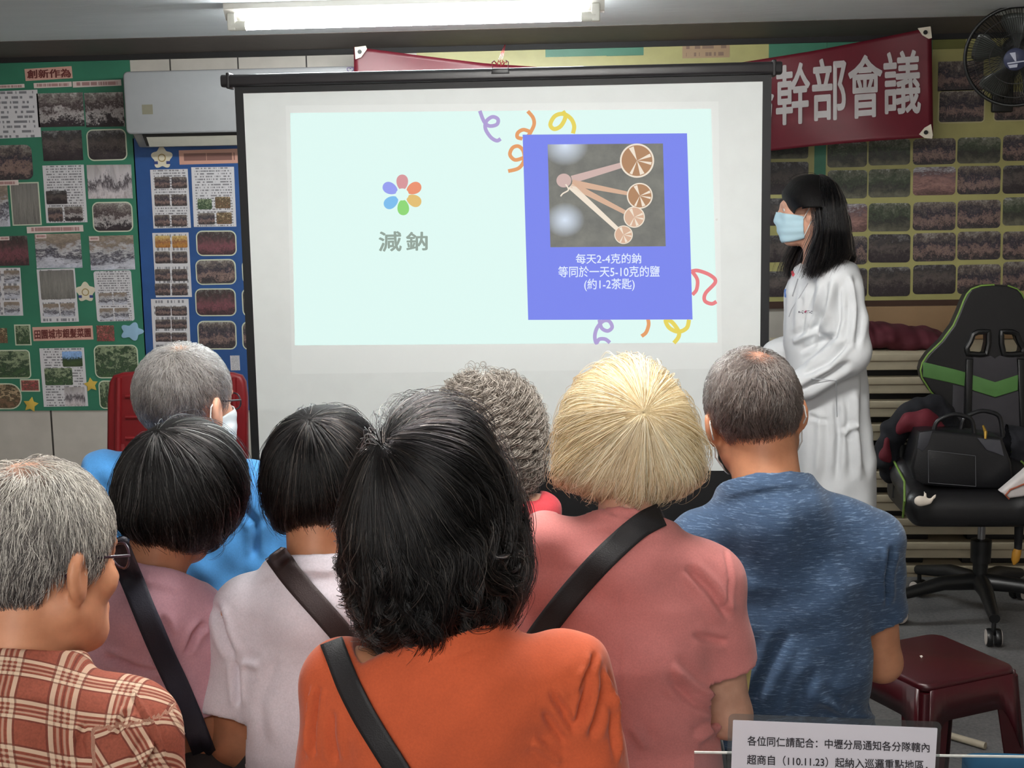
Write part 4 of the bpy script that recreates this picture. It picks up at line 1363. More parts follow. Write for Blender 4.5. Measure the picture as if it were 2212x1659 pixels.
# handbag standing on the seat
HBY = CY - 0.30
hb = thing('handbag', tuple(at(2075, 1055, HBY)), 'black leather handbag with two handles on the seat of the racing chair', 'bag')
hx = lambda x, y, Y=HBY: at(x, y, Y)
zb_b = SZ + 0.002
def bag_poly(pts, Y, d, bev):
    P = [hx(x, y) for x, y in pts]
    P = [(p[0], max(p[2], zb_b)) for p in P]
    return MB().prism(P, (0, Y, 0), X, Z, Yv, d, bev)
lb = mat('black bag leather', rgb(22, 22, 25), 0.36, 0.5, bump=0.2, bscale=220)
bag_poly([(1986, 933), (2012, 930), (2100, 938), (2150, 944), (2166, 948), (2186, 1000), (2192, 1058), (2100, 1058), (1976, 1048), (1968, 1010)], HBY, 0.14, 0.012).build('body', lb, hb)
bag_poly([(1986, 934), (2014, 931), (2004, 962), (1992, 975), (1982, 968)], HBY - 0.006, 0.01, 0.003).build('corner_patch', mat('grey bag leather', rgb(70, 70, 76), 0.4), hb)
bag_poly([(2110, 946), (2160, 950), (2168, 985), (2148, 978), (2130, 972)], HBY - 0.006, 0.01, 0.003).build('corner_patch', mat('grey bag leather', rgb(70, 70, 76), 0.4), hb)
bag_poly([(2004, 972), (2106, 984), (2107, 1050), (2005, 1042)], HBY - 0.004, 0.01, 0.003).build('front_pocket', lb, hb)
st = MB()
for L in ([(2004, 972), (2106, 984)], [(2005, 1042), (2107, 1050)], [(2106, 984), (2107, 1050)], [(2004, 972), (2005, 1042)]):
    st.tube([hx(x, y) + np.array([0, -0.006, 0]) for x, y in L], 0.0012, 6)
st.build('seam', mat('grey stitching', rgb(92, 92, 96), 0.6), hb)
for (x0, x1, dy) in ((2018, 2112, 0.03), (2090, 2185, 0.10)):
    pts = [hx(x0, 940) + np.array([0, dy, -0.02]), hx(x0 + 8, 912) + np.array([0, dy, 0]), hx((x0 + x1) / 2, 896) + np.array([0, dy, 0]), hx(x1 - 6, 906) + np.array([0, dy, 0]), hx(x1, 942) + np.array([0, dy, -0.02])]
    t_ = np.linspace(0, 4, 24); P = np.array([[np.interp(q, range(5), [p[i] for p in pts]) for i in range(3)] for q in t_])
    for _ in range(3): P[1:-1] = (P[:-2] + 2 * P[1:-1] + P[2:]) / 4
    MB().tube(P, 0.0075, 10).build('handle', lb, hb)
zp = hx(2127, 930)
MB().tube([zp + np.array([0, 0.02, 0.012]), zp + np.array([0.001, -0.008, -0.004]), zp + np.array([0, -0.012, -0.026])], [0.004, 0.006, 0.004], 8).build('zip_pull', mat('gold zip pull', rgb(176, 140, 60), 0.35, metal=0.6), hb)
# jacket slung over the arm of the chair
JY = CY - 0.12
navy = mat('dark navy cloth', rgb(12, 12, 20), 0.85); maroon = mat('crimson cloth', rgb(92, 18, 32), 0.8)
jk = thing('jacket', tuple(at(1960, 1000, JY)), 'dark navy and red jacket slung over the arm of the racing chair', 'jacket')
J = lambda x, y, d=0.0: at(x, y, JY + d)
v = Vol(J(1880, 1080) - np.array([0, 0.2, 0]), J(2080, 850) + np.array([0, 0.2, 0]), 0.007)
v.chain([J(1912, 1020), J(1914, 975), J(1932, 930), J(1975, 890), J(2025, 886), J(2050, 920)], [0.024, 0.032, 0.036, 0.036, 0.04, 0.04], 0.05)
v.chain([J(1908, 960, -0.03), J(1912, 1000, -0.03), J(1920, 1030, -0.02)], [0.02, 0.028, 0.02], 0.03)
vol_obj(v, 'lining', navy, jk, 2, lambda m: folds(m, (), 0.005, 14, 8))
v = Vol(J(1880, 1080) - np.array([0, 0.3, 0]), J(2080, 850) + np.array([0, 0.2, 0]), 0.006)
v.chain([J(1935, 935, -0.04), J(1962, 912, -0.05), J(2000, 905, -0.05), J(2030, 925, -0.05)], [0.014, 0.026, 0.028, 0.022], 0.03)
v.chain([J(1990, 920, -0.06), J(2010, 938, -0.07)], [0.03, 0.02], 0.03)
vol_obj(v, 'red_panel', maroon, jk, 2, lambda m: folds(m, (), 0.004, 18, 9))
v = Vol(J(1880, 1100) - np.array([0, 0.3, 0]), J(2010, 850) + np.array([0, 0.2, 0]), 0.006)
v.chain([J(1916, 950, -0.05), J(1912, 985, -0.05), J(1922, 1010, -0.05)], [0.01, 0.018, 0.01], 0.02)
vol_obj(v, 'red_cuff', maroon, jk, 1)
MB().tube([J(1946, 958, 0), J(1944, 1010, 0), J(1938, 1075, 0.0)], [0.03, 0.022, 0.02], 12).build('armrest', plast, chair)
v = Vol(J(2170, 1050) - np.array([0, 0.3, 0]), J(2290, 880) + np.array([0, 0.2, 0]), 0.007)
v.chain([J(2178, 935, 0.02), J(2200, 960, 0.0), J(2225, 1000, 0), J(2235, 1040, 0)], [0.03, 0.05, 0.05, 0.04], 0.05)
ob = vol_obj(v, 'garment', navy, None, 2, lambda m: folds(m, (), 0.005, 14, 5))
tag(ob, 'dark navy garment over the far side of the racing chair, cut by the photo edge', 'clothing')
v = Vol(at(2180, 960, CY - .3) - 0.08, at(2180, 930, CY - .3) + 0.06, 0.006)
v.chain([at(2160, 938, CY - .14), at(2182, 946, CY - .14)], [0.014, 0.016], 0.02)
ob = vol_obj(v, 'red_scarf', maroon, None, 1)
tag(ob, 'small fold of red cloth behind the zip end of the handbag', 'cloth')
# white tote with orange edging hanging in from the right
TYY = CY - 0.40
P = lambda x, y, d=0.0: at(x, y, TYY + d)
tote = thing('tote_bag', tuple(P(2200, 1050)), 'white bag flap with orange edging cut by the photo edge beside the handbag', 'bag')
pts = [P(2163, 1064), P(2186, 1044), P(2212, 1022), P(2250, 985), P(2275, 1000), P(2250, 1050), P(2212, 1074), P(2180, 1078)]
MB().prism([(p[0], p[2]) for p in pts], (0, TYY, 0), X, Z, Yv, 0.05, 0.012).build('flap', mat('white canvas', rgb(206, 198, 196), 0.7), tote)
MB().tube([P(2180, 1078, -0.002), P(2172, 1070, -0.004), P(2182, 1058, -0.004), P(2212, 1046, -0.004), P(2250, 1030, -0.004)], 0.003, 8).build('edging', mat('orange edging', rgb(150, 76, 52), 0.6), tote)
um = thing('umbrella', tuple(at(2195, 1160, CY - 0.2)), 'black folded umbrella with a yellow end hanging below the white bag flap', 'umbrella')
MB().tube([at(2204, 1080, CY - .25), at(2203, 1110, CY - .25), at(2199, 1186, CY - .25)], [0.012, 0.018, 0.013], 10).build('canopy', mat('black umbrella cloth', rgb(20, 20, 24), 0.7), um)
MB().tube([at(2200, 1183, CY - .25), at(2196, 1195, CY - .25), at(2193, 1210, CY - .25), at(2190, 1220, CY - .25)], [0.012, 0.016, 0.014, 0.004], 10).build('end_cap', mat('yellow plastic', rgb(176, 124, 40), 0.5), um)

# ------------------------------------------------------------------ black wall fan
fanY = 5.55
fc_ = at(2195, 122, fanY)
ax = np.array([-0.30, -0.92, -0.22]); ax /= np.linalg.norm(ax)
fu = np.cross(ax, Z); fu /= np.linalg.norm(fu); fv = np.cross(fu, ax)
fan = thing('wall_fan', tuple(fc_), 'black round wall fan with wire guard beside the end of the red banner', 'fan')
RF = np.linalg.norm(at(2195 + 108, 122, fanY) - fc_)
blk = mat('black fan plastic', rgb(22, 22, 22), 0.4, 0.5)
circ = lambda r, h, n=64: [fc_ + ax * h + r * (fu * math.cos(t) + fv * math.sin(t)) for t in np.linspace(0, 2 * PI, n, endpoint=False)]
MB().tube(circ(RF, 0), 0.0075, 10, True).build('guard_rim', blk, fan)
g = MB()
for k in range(110):
    t = 2 * PI * k / 110
    d0 = fu * math.cos(t) + fv * math.sin(t)
    t2 = t + 0.22
    d1 = fu * math.cos(t2) + fv * math.sin(t2)
    g.tube([fc_ + RF * d0, fc_ + ax * 0.045 + (RF * 0.75) * (d0 * 0.7 + d1 * 0.3), fc_ + ax * 0.075 + RF * 0.22 * d1], 0.0011, 5, caps=False)
for r, h in ((0.8, 0.04), (0.5, 0.064)):
    g.tube(circ(RF * r, h), 0.0013, 5, True)
go = g.build('front_grille', blk, fan); go['kind'] = 'stuff'
g = MB()
for k in range(80):
    t = 2 * PI * k / 80
    d0 = fu * math.cos(t) + fv * math.sin(t)
    g.tube([fc_ + RF * d0, fc_ - ax * 0.05 + RF * 0.7 * d0, fc_ - ax * 0.07 + RF * 0.25 * d0], 0.0011, 5, caps=False)
go = g.build('rear_grille', blk, fan); go['kind'] = 'stuff'
navy_p = mat('navy fan badge', rgb(58, 62, 88), 0.4)
MB().lathe([(0, 0.086), (RF * 0.18, 0.084), (RF * 0.225, 0.076), (RF * 0.225, 0.068), (0, 0.066)], fc_, ax, 32).build('badge', navy_p, fan)
b0 = fc_ + ax * 0.0875
mm = MB()
rb = RF * 0.2
for poly in ([(-0.55, 0.7), (0.0, 0.75), (0.12, -0.15), (-0.02, -0.15)], [(-0.75, -0.25), (0.95, -0.1), (0.95, -0.22), (-0.75, -0.42)], [(-0.7, -0.5), (0.25, -0.42), (0.2, -0.75), (-0.5, -0.8)]):
    mm.prism([(-a * rb, b * rb) for a, b in poly], b0, fu, fv, ax, 0.0008)
mm.build('badge_print', mat('white badge print', rgb(186, 188, 204), 0.4), fan)
for k in range(5):
    a0 = 2 * PI * k / 5 + 0.3
    V, F = [], []
    for i in range(9):
        s = i / 8; r = RF * (0.2 + 0.68 * s); wd_ = 0.30 + 0.36 * s - 0.25 * max(0, s - 0.8) / 0.2
        for j in range(5):
            q = j / 4 - 0.5
            a = a0 + q * wd_ * 1.5
            V.append(fc_ + r * (fu * math.cos(a) + fv * math.sin(a)) + ax * (q * 0.05 + 0.005))
    for i in range(8):
        for j in range(4): F.append((i * 5 + j, i * 5 + j + 1, i * 5 + j + 6, i * 5 + j + 5))
    me = mesh_np('blade', V, np.array(F)); me.materials.append(mat('dark translucent blade', rgb(70, 72, 68), 0.3))
    b_ = new_obj('blade', me, fan); sm_ = b_.modifiers.new('thickness', 'SOLIDIFY'); sm_.thickness = 0.002
MB().lathe([(0, 0.03), (RF * 0.2, 0.025), (RF * 0.22, -0.03), (0, -0.03)], fc_, ax, 28).build('hub', blk, fan)
MB().lathe([(0, -0.07), (RF * 0.3, -0.075), (RF * 0.34, -0.12), (RF * 0.28, -0.19), (0, -0.2)], fc_, ax, 28).build('motor_housing', blk, fan)
MB().tube([fc_ - ax * 0.15, fc_ - ax * 0.2 - Z * 0.06, np.array([fc_[0] + 0.1, WALL_Y - 0.02, fc_[2] - 0.12])], 0.018, 12).build('bracket', blk, fan)
MB().box((fc_[0] + 0.1, WALL_Y - 0.02, fc_[2] - 0.12), (0.09, 0.024, 0.14), bev=0.006).build('wall_plate', blk, fan)


# ------------------------------------------------------------------ plastic stools and the red chair
def stool_parts(root, x, y, yaw, top, size, m, seatz=0.45):
    """one moulded stool: top, side skirts and four splayed legs"""
    c, s = math.cos(yaw), math.sin(yaw)
    R = np.array([[c, -s, 0], [s, c, 0], [0, 0, 1]])
    o = np.array([x, y, 0])
    T = lambda p: o + R @ np.array(p)
    h = size / 2
    mb = MB().prism(rrect(size, size, 0.035), T((0, 0, top - 0.02)), R[:, 0], R[:, 1], Z, 0.02, 0.008)
    mb.build('seat', m, root)
    sp = h + 0.035
    for k in range(4):
        a = k * PI / 2
        cc, ss = math.cos(a), math.sin(a)
        rot = lambda p: T((cc * p[0] - ss * p[1], ss * p[0] + cc * p[1], p[2]))
        # skirt with arched cut-out, one per side
        V, F = [], []
        n = 18
        for i in range(n + 1):
            u = -1 + 2 * i / n
            ztop_ = top - 0.012
            e = min(1.0, abs(u) / 0.62)
            zlow = top - 0.085 - (0.0 if abs(u) < 0.62 else 0.10 * ((abs(u) - 0.62) / 0.38) ** 1.6)
            for zz, off in ((ztop_, 0), (zlow, 0)):
                k2 = h + 0.035 * (top - zz) / top * 1.0
                V.append(rot((k2 + 0.0, u * (k2 - 0.016), zz)))
        for i in range(n): F.append((2 * i, 2 * i + 1, 2 * i + 3, 2 * i + 2))
        me = mesh_np('skirt', V, F); me.materials.append(m)
        ob = new_obj('skirt', me, root); sd = ob.modifiers.new('thickness', 'SOLIDIFY'); sd.thickness = 0.004; sd.offset = 0
        # angle-section leg at the corner
        lg = MB()
        for zz0, zz1 in ((top - 0.02, 0.0),):
            a0, a1 = h + 0.035 * 0.02 / top, h + 0.035
            for flip in (0, 1):
                w0, w1 = 0.075, 0.045
                q = [(a0, a0 - 0.012, top - 0.02), (a0, a0 - w0, top - 0.02), (a1, a1 - w1, 0.0), (a1, a1 - 0.010, 0.0)]
                if flip: q = [(b, a_, z_) for a_, b, z_ in q]
                P4 = [rot(p) for p in q]
                nrm = np.cross(P4[1] - P4[0], P4[3] - P4[0]); nrm /= np.linalg.norm(nrm)
                cen = T((0, 0, top / 2)); 
                if nrm @ (P4[0] - cen) > 0: nrm = -nrm
                P8 = P4 + [p + nrm * 0.004 for p in P4]
                lg.add(P8, [(0, 1, 2, 3), (7, 6, 5, 4), (0, 4, 5, 1), (1, 5, 6, 2), (2, 6, 7, 3), (3, 7, 4, 0)])
            lg.tube([rot((a0 - 0.012, a0 - 0.012, top - 0.02)), rot((a1 - 0.011, a1 - 0.011, 0.0))], 0.012, 10)
        lg.build('leg', m, root)


maroon_p = mat('dark red stool plastic', rgb(54, 11, 17), 0.30, 0.5, var=0.03)
sc_ = at(2010, 1455, 3.02)
stool = thing('plastic_stool', (sc_[0], 3.02, 0), 'dark red empty plastic stool beside the man in dark blue', 'stool')
stool_parts(stool, sc_[0] + 0.0, 3.02, math.radians(28), 0.455, 0.27, maroon_p)
MB().tube([at(1988, 1443, 3.02) * np.array([1, 1, 0]) + Z * 0.456, at(1992, 1443, 3.02) * np.array([1, 1, 0]) + Z * 0.459], [0.004, 0.002], 8).build('painted_glint', mat('pale glint colour', rgb(200, 190, 180), 0.4), stool)  # tiny pale bead on the seat, coloured to stand for a glint
redp = mat('red chair plastic', rgb(98, 15, 19), 0.5, 0.3, var=0.04)
RY = 3.35
rc = thing('plastic_chair', (at(400, 1000, RY)[0], RY - 0.2, 0), 'red plastic chair back behind the man in the light blue shirt', 'chair')
Pq = lambda x, y, Y=RY: at(x, y, Y)
rp = [(229, 1010), (230, 860), (234, 826), (242, 812), (262, 806), (330, 801), (420, 801), (500, 806), (520, 812), (528, 826), (532, 860), (533, 1010)]
PP = [Pq(x, y) for x, y in rp]
MB().prism([(p[0], p[2]) for p in PP], (0, RY, 0), X, Z, Yv, 0.03, 0.010).build('backrest', redp, rc)
rib = MB()
for (a, b) in (((257, 815), (255, 1005)), ((505, 815), (508, 1005))):
    rib.tube([Pq(*a) + np.array([0, -0.002, 0]), Pq(*b) + np.array([0, -0.002, 0])], 0.008, 8)
for y in (848, 893, 938, 983):
    rib.tube([Pq(x, y + (3 if abs(x - 381) < 60 else 8)) + np.array([0, -0.001, 0]) for x in (272, 320, 381, 440, 490)], 0.005, 8)
rib.build('back_rib', redp, rc)
rx0, rx1 = Pq(240, 1000)[0], Pq(522, 1000)[0]
MB().prism(rrect(rx1 - rx0, 0.40, 0.04), ((rx0 + rx1) / 2, RY - 0.18, 0.42), X, Yv, Z, 0.03, 0.01).build('seat', redp, rc)
for sx in (rx0 + 0.03, rx1 - 0.03):
    MB().tube([(sx, RY - 0.34, 0.42), (sx, RY - 0.38, 0.0)], [0.02, 0.014], 10).build('leg', redp, rc)
    MB().tube([(sx, RY + 0.015, Pq(300, 1000)[2] + 0.05), (sx, RY + 0.0, 0.42), (sx, RY + 0.05, 0.0)], [0.018, 0.02, 0.014], 10).build('leg', redp, rc)

# ------------------------------------------------------------------ notice on the clear partition, odds and ends lower right
NY = 1.80
def q_(x, y): return at(x, y, NY)
part = thing('acrylic_partition', (q_(1900, 1640)[0], NY + 0.004, 0), 'clear acrylic partition with a pale top edge carrying the notice', 'partition')
def clear_mat(name, tint, alpha):
    w = NT(name)
    tr = w.n('ShaderNodeBsdfTransparent'); tr.inputs[0].default_value = tint
    gl = w.n('ShaderNodeBsdfGlossy'); gl.inputs['Roughness'].default_value = 0.08
    mx_ = w.n('ShaderNodeMixShader'); mx_.inputs[0].default_value = alpha
    w.link(tr.outputs[0], mx_.inputs[1]); w.link(gl.outputs[0], mx_.inputs[2]); w.link(mx_.outputs[0], w.out.inputs[0])
    return w.m
clear = clear_mat('clear acrylic', (0.9, 0.92, 0.93, 1), 0.06)
pz = q_(2120, 1636)[2]
px0, px1 = q_(1500, 1640)[0], q_(2330, 1640)[0]
MB().box(((px0 + px1) / 2, NY + 0.004, (pz + 0.02) / 2), (px1 - px0, 0.003, pz - 0.02)).build('sheet', clear, part)
MB().box(((px0 + px1) / 2, NY + 0.004, pz), (px1 - px0, 0.0034, 0.0028), bev=0.0005).build('top_edge', mat('frosted acrylic edge', rgb(196, 196, 190), 0.3), part)
for sx in (px0 + 0.06, px1 - 0.06):
    MB().box((sx, NY + 0.004, 0.011), (0.03, 0.24, 0.022), bev=0.004).build('foot', clear, part)
no = thing('notice_card', tuple(q_(1805, 1600)), 'laminated white notice with two lines of black writing', 'sign')
nb = [q_(1574, 1541), q_(2034, 1559)]
ux = nb[1] - nb[0]; wN = np.linalg.norm(ux); ux /= wN; vx = np.cross(ux, -Yv); vx = -vx if vx[2] < 0 else vx
hN = wN * 0.707
cN = nb[0] + ux * wN / 2 - vx * hN / 2
MB().prism(rrect(wN, hN, 0.008), cN, ux, vx, -Yv, 0.0007).build('laminate', clear_mat('laminating film', (0.82, 0.84, 0.84, 1), 0.12), no)
MB().prism(rrect(wN - 0.0115, hN - 0.018, 0.0015), cN + np.array([0, -0.0008, 0]) + ux * 0.0005, ux, vx, -Yv, 0.0004).build('paper', mat('white notice paper', rgb(206, 202, 210), 0.6, var=0.01), no)
blackp = mat('black print', rgb(42, 38, 44), 0.6)
def row(body, x0, x1, y0, y1, yb0, yb1):
    lettering('lettering', body, [q_(x0, yb0), q_(x1, yb1), q_(x1, y1), q_(x0, y0)], blackp, no, 0.012, lift=(0, -0.0026, 0))
row('各位同仁請配合：中壢分局通知各分隊轄內', 1614, 2007, 1588, 1603, 1609, 1624)
row('超商自（110.11.23）起納入巡邏重點地區，', 1613, 2003, 1628, 1641, 1650, 1663)
# yellow sheet standing by the pink woman's lap, blue bag and pale rod on the floor
yp = at(1605, 1490, 2.28)
P4 = [at(x, y, 2.28) for x, y in ((1592, 1440), (1625, 1436), (1608, 1560), (1570, 1560))]
tag(MB().prism([(p[0], p[2]) for p in P4], (0, 2.28, 0), X, Z, Yv, 0.004, 0.0008).build('yellow_folder', mat('pale yellow card', rgb(214, 196, 128), 0.6)), 'pale yellow folder held between the woman in pink and the man in dark blue', 'folder')
by_ = 2.62
v = Vol((at(2060, 1600, by_)[0] - 0.05, by_ - 0.2, -0.01), (at(2330, 1600, by_)[0], by_ + 0.2, 0.35), 0.008)
c0, c1 = at(2120, 1660, by_), at(2290, 1660, by_)
hz = at(2180, 1588, by_)[2]
v.put(lambda x, y, z: np.sqrt(np.maximum(np.abs(x - (c0[0] + c1[0]) / 2) - (c1[0] - c0[0]) / 2 + 0.02, 0) ** 2 + np.maximum(np.abs(y - by_) - 0.10, 0) ** 2 + np.maximum(np.abs(z - hz / 2) - hz / 2 + 0.03, 0) ** 2) - 0.03, (c0[0], by_ - .14, 0), (c1[0], by_ + .14, hz), 0.01)
ob = vol_obj(v, 'shopping_bag', mat('blue woven plastic', rgb(44, 108, 146), 0.5), None, 2, lambda m: folds(m, (), 0.006, 10, 2))
tag(ob, 'blue bag on the floor behind the stool beside the partition', 'bag')
a, b = at(2056, 1590, 2.9), at(2104, 1604, 2.9)
f0 = EYE + (a - EYE) * ((CAM_Z - 0.012) / (CAM_Z - a[2])); f1 = EYE + (b - EYE) * ((CAM_Z - 0.012) / (CAM_Z - b[2]))
tag(MB().tube([f0 - (f1 - f0) * 1.0, f1 + (f1 - f0) * 0.5], 0.010, 10).build('wooden_rod', mat('pale wooden rod', rgb(160, 150, 132), 0.6)), 'pale rod lying on the floor behind the legs of the dark red stool', 'rod')
lf = at(2135, 1441, 3.3); lf = EYE + (lf - EYE) * ((CAM_Z - 0.004) / (CAM_Z - lf[2]))
tag(MB().prism([(-0.018, 0), (0, 0.006), (0.018, 0.002), (0.004, -0.006)], lf, X, Yv, Z, 0.003).build('dry_leaf', mat('dry leaf', rgb(120, 100, 70), 0.7)), 'tiny dry leaf on the floor beside the dark red stool', 'leaf')
# ------------------------------------------------------------------ people
def skin_mat(name, c):
    if name in MATS: return MATS[name]
    w = NT(name)
    v = w.coord('Object')
    f = w.noise(v, 30, 4, 0.6)
    a = (c[0] * 0.88, c[1] * 0.82, c[2] * 0.8, 1); b = (min(1, c[0] * 1.08), c[1] * 1.06, c[2] * 1.06, 1)
    bs = w.bsdf(w.ramp(f, [(0.3, a), (0.7, b)]), 0.5, 0.4)
    bs.inputs['Subsurface Weight'].default_value = 0.12
    bs.inputs['Subsurface Radius'].default_value = (0.012, 0.005, 0.003)
    bs.inputs['Subsurface Scale'].default_value = 0.5
    w.bump(w.noise(v, 260, 3), 0.12, 0.001)
    MATS[name] = w.m
    return w.m


def cloth_mat(name, c, rough=0.85, weave=420, bump=0.25, heather=None):
    if name in MATS: return MATS[name]
    w = NT(name)
    v = w.coord('Object')
    f = w.noise(v, 16, 4, 0.6)
    g = w.noise(v, 320, 2, 0.6)
    s = w.math('ADD', w.math('MULTIPLY', f, 0.5), w.math('MULTIPLY', g, 0.5))
    col = w.ramp(s, [(0.3, tuple(x * 0.86 for x in c[:3]) + (1,)), (0.7, tuple(min(1, x * 1.12) for x in c[:3]) + (1,))])
    if heather is not None:
        vv = w.coord('Object', (48, 48, 420))
        h = w.noise(vv, 1.0, 3, 0.6, 0.4)
        col = w.mix(w.ramp(h, [(0.54, (0, 0, 0, 1)), (0.70, (1, 1, 1, 1))]), col, heather)
        h2 = w.noise(w.coord('Object', (36, 36, 300), (3, 3, 3)), 1.0, 3, 0.6)
        col = w.mix(w.ramp(h2, [(0.50, (0, 0, 0, 1)), (0.75, (0.7, 0.7, 0.7, 1))]), col, tuple(x * 0.5 for x in c[:3]) + (1,))
    w.bsdf(col, rough, 0.2)
    w.b.inputs['Sheen Weight'].default_value = 0.15
    w.bump(w.noise(v, weave, 2), bump, 0.0008)
    MATS[name] = w.m
    return w.m


def hair_mat(name, stops, rough=0.32, radial=0.5, fibre=True):
    if name in MATS: return MATS[name]
    w = NT(name)
    hi = w.n('ShaderNodeHairInfo')
    if not fibre:                    # pale hair: soft sheen on an opaque strand
        sh = w.n('ShaderNodeAttribute', attribute_name='shade')
        w.bsdf(w.ramp(w.math('ADD', hi.outputs['Random'], sh.outputs['Fac']), stops), 0.42, 0.45)
        MATS[name] = w.m
        return w.m
    h = w.n('ShaderNodeBsdfHairPrincipled')
    h.parametrization = 'COLOR'
    sh = w.n('ShaderNodeAttribute', attribute_name='shade')
    w.link(w.ramp(w.math('ADD', hi.outputs['Random'], sh.outputs['Fac']), stops), h.inputs['Color'])
    h.inputs['Roughness'].default_value = rough
    h.inputs['Radial Roughness'].default_value = radial
    h.inputs['Random Roughness'].default_value = 0.15
    h.inputs['IOR'].default_value = 1.40
    w.link(h.outputs[0], w.out.inputs[0])
    MATS[name] = w.m
    return w.m


def cap_mat(name, c, streak=None):
    if name in MATS: return MATS[name]
    w = NT(name)
    v = w.coord('Object', (160, 160, 14))
    f = w.noise(v, 1.0, 3, 0.6)
    s = streak or tuple(min(1, x * 1.8) for x in c[:3]) + (1,)
    w.bsdf(w.ramp(f, [(0.35, c), (0.75, s)]), 0.6, 0.12)
    w.bump(f, 0.4, 0.003)
    MATS[name] = w.m
    return w.m


def scalp_mat(name, c, skin):
    """close-cropped hair that thins to bare scalp where attribute 'thin' says so"""
    if name in MATS: return MATS[name]
    w = NT(name)
    a = w.n('ShaderNodeAttribute', attribute_name='thin')
    f = w.noise(w.coord('Object'), 340, 2, 0.7)
    col = w.ramp(f, [(0.35, tuple(x * 0.6 for x in c[:3]) + (1,)), (0.7, c)])
    w.bsdf(w.mix(a.outputs['Fac'], col, skin), 0.6, 0.3)
    MATS[name] = w.m
    return w.m


def strands(name, P, radius, material, parent, shade=None):
    """P: (n, k, 3) array of strand points"""
    n, k = P.shape[:2]
    h = bpy.data.hair_curves.new(name)
    h.add_curves([k] * n)
    h.attributes['position'].data.foreach_set('vector', P.reshape(-1).astype(np.float32))
    r = h.attributes.new('radius', 'FLOAT', 'POINT')
    taper = np.interp(np.linspace(0, 1, k), [0, 0.6, 1], [1, 0.9, 0.25])
    r.data.foreach_set('value', (np.tile(taper, n) * radius).astype(np.float32))
    if shade is not None:
        sa = h.attributes.new('shade', 'FLOAT', 'CURVE')
        sa.data.foreach_set('value', shade.astype(np.float32))
    h.materials.append(material)
    o = new_obj(name, h, parent)
    o['kind'] = 'stuff'
    return o


def head_frame(yaw, pitch, roll):
    y, p, r = (math.radians(a) for a in (yaw, pitch, roll))
    f = np.array([math.sin(y), math.cos(y), 0]); rt = np.array([math.cos(y), -math.sin(y), 0]); up = Z.copy()
    f2 = f * math.cos(p) - up * math.sin(p); up2 = up * math.cos(p) + f * math.sin(p)
    rt2 = rt * math.cos(r) - up2 * math.sin(r); up3 = up2 * math.cos(r) + rt * math.sin(r)
    return np.stack([rt2, f2, up3], 1)


def head_sdf(v, hc, R, s, ears=True):
    L = lambda *p: hc + R @ (np.array(p) * s)
    v.ell(L(0, -0.018, 0.035), np.array((0.077, 0.096, 0.086)) * s, R, 0.02)
    v.ell(L(0, 0.030, -0.030), np.array((0.062, 0.064, 0.088)) * s, R, 0.03)
    v.ell(L(0, 0.062, -0.095), np.array((0.030, 0.026, 0.024)) * s, R, 0.03)
    for sg in (-1, 1):
        v.cone(L(sg * 0.058, -0.005, -0.055), L(sg * 0.022, 0.066, -0.100), 0.018 * s, 0.018 * s, 0.03)
        v.ell(L(sg * 0.040, 0.066, -0.028), np.array((0.022, 0.018, 0.018)) * s, R, 0.02)
        v.cone(L(sg * 0.014, 0.090, 0.024), L(sg * 0.048, 0.072, 0.026), 0.009 * s, 0.008 * s, 0.015)
        v.ell(L(sg * 0.032, 0.094, 0.004), np.array((0.015, 0.010, 0.010)) * s, R, 0.008, 'cut')
        v.cone(L(sg * 0.021, 0.085, 0.0115), L(sg * 0.042, 0.080, 0.0105), 0.0048 * s, 0.0048 * s, 0.006)
        v.cone(L(sg * 0.021, 0.085, -0.0055), L(sg * 0.042, 0.080, -0.0050), 0.0040 * s, 0.0040 * s, 0.006)
    v.cone(L(0, 0.092, 0.012), L(0, 0.112, -0.034), 0.008 * s, 0.013 * s, 0.012)
    for sg in (-1, 1): v.ell(L(sg * 0.012, 0.100, -0.038), np.array((0.009, 0.010, 0.008)) * s, R, 0.008)
    v.cone(L(-0.022, 0.086, -0.066), L(0.022, 0.086, -0.066), 0.007 * s, 0.007 * s, 0.01)
    v.cone(L(-0.018, 0.084, -0.079), L(0.018, 0.084, -0.079), 0.008 * s, 0.008 * s, 0.01)
    if ears:
        for sg in (-1, 1):
            a = math.radians(28) * sg
            Re = R @ np.array([[math.cos(a), -math.sin(a), 0], [math.sin(a), math.cos(a), 0], [0, 0, 1]]) @ np.array([[1, 0, 0], [0, math.cos(0.2), -math.sin(0.2)], [0, math.sin(0.2), math.cos(0.2)]])
            v.ell(L(sg * 0.087, -0.012, -0.006), np.array((0.011, 0.022, 0.035)) * s, Re, 0.008)
            v.ell(L(sg * 0.080, -0.004, -0.034), np.array((0.008, 0.010, 0.012)) * s, Re, 0.008)
            v.ell(L(sg * 0.098, -0.005, -0.002), np.array((0.009, 0.013, 0.022)) * s, Re, 0.006, 'cut')


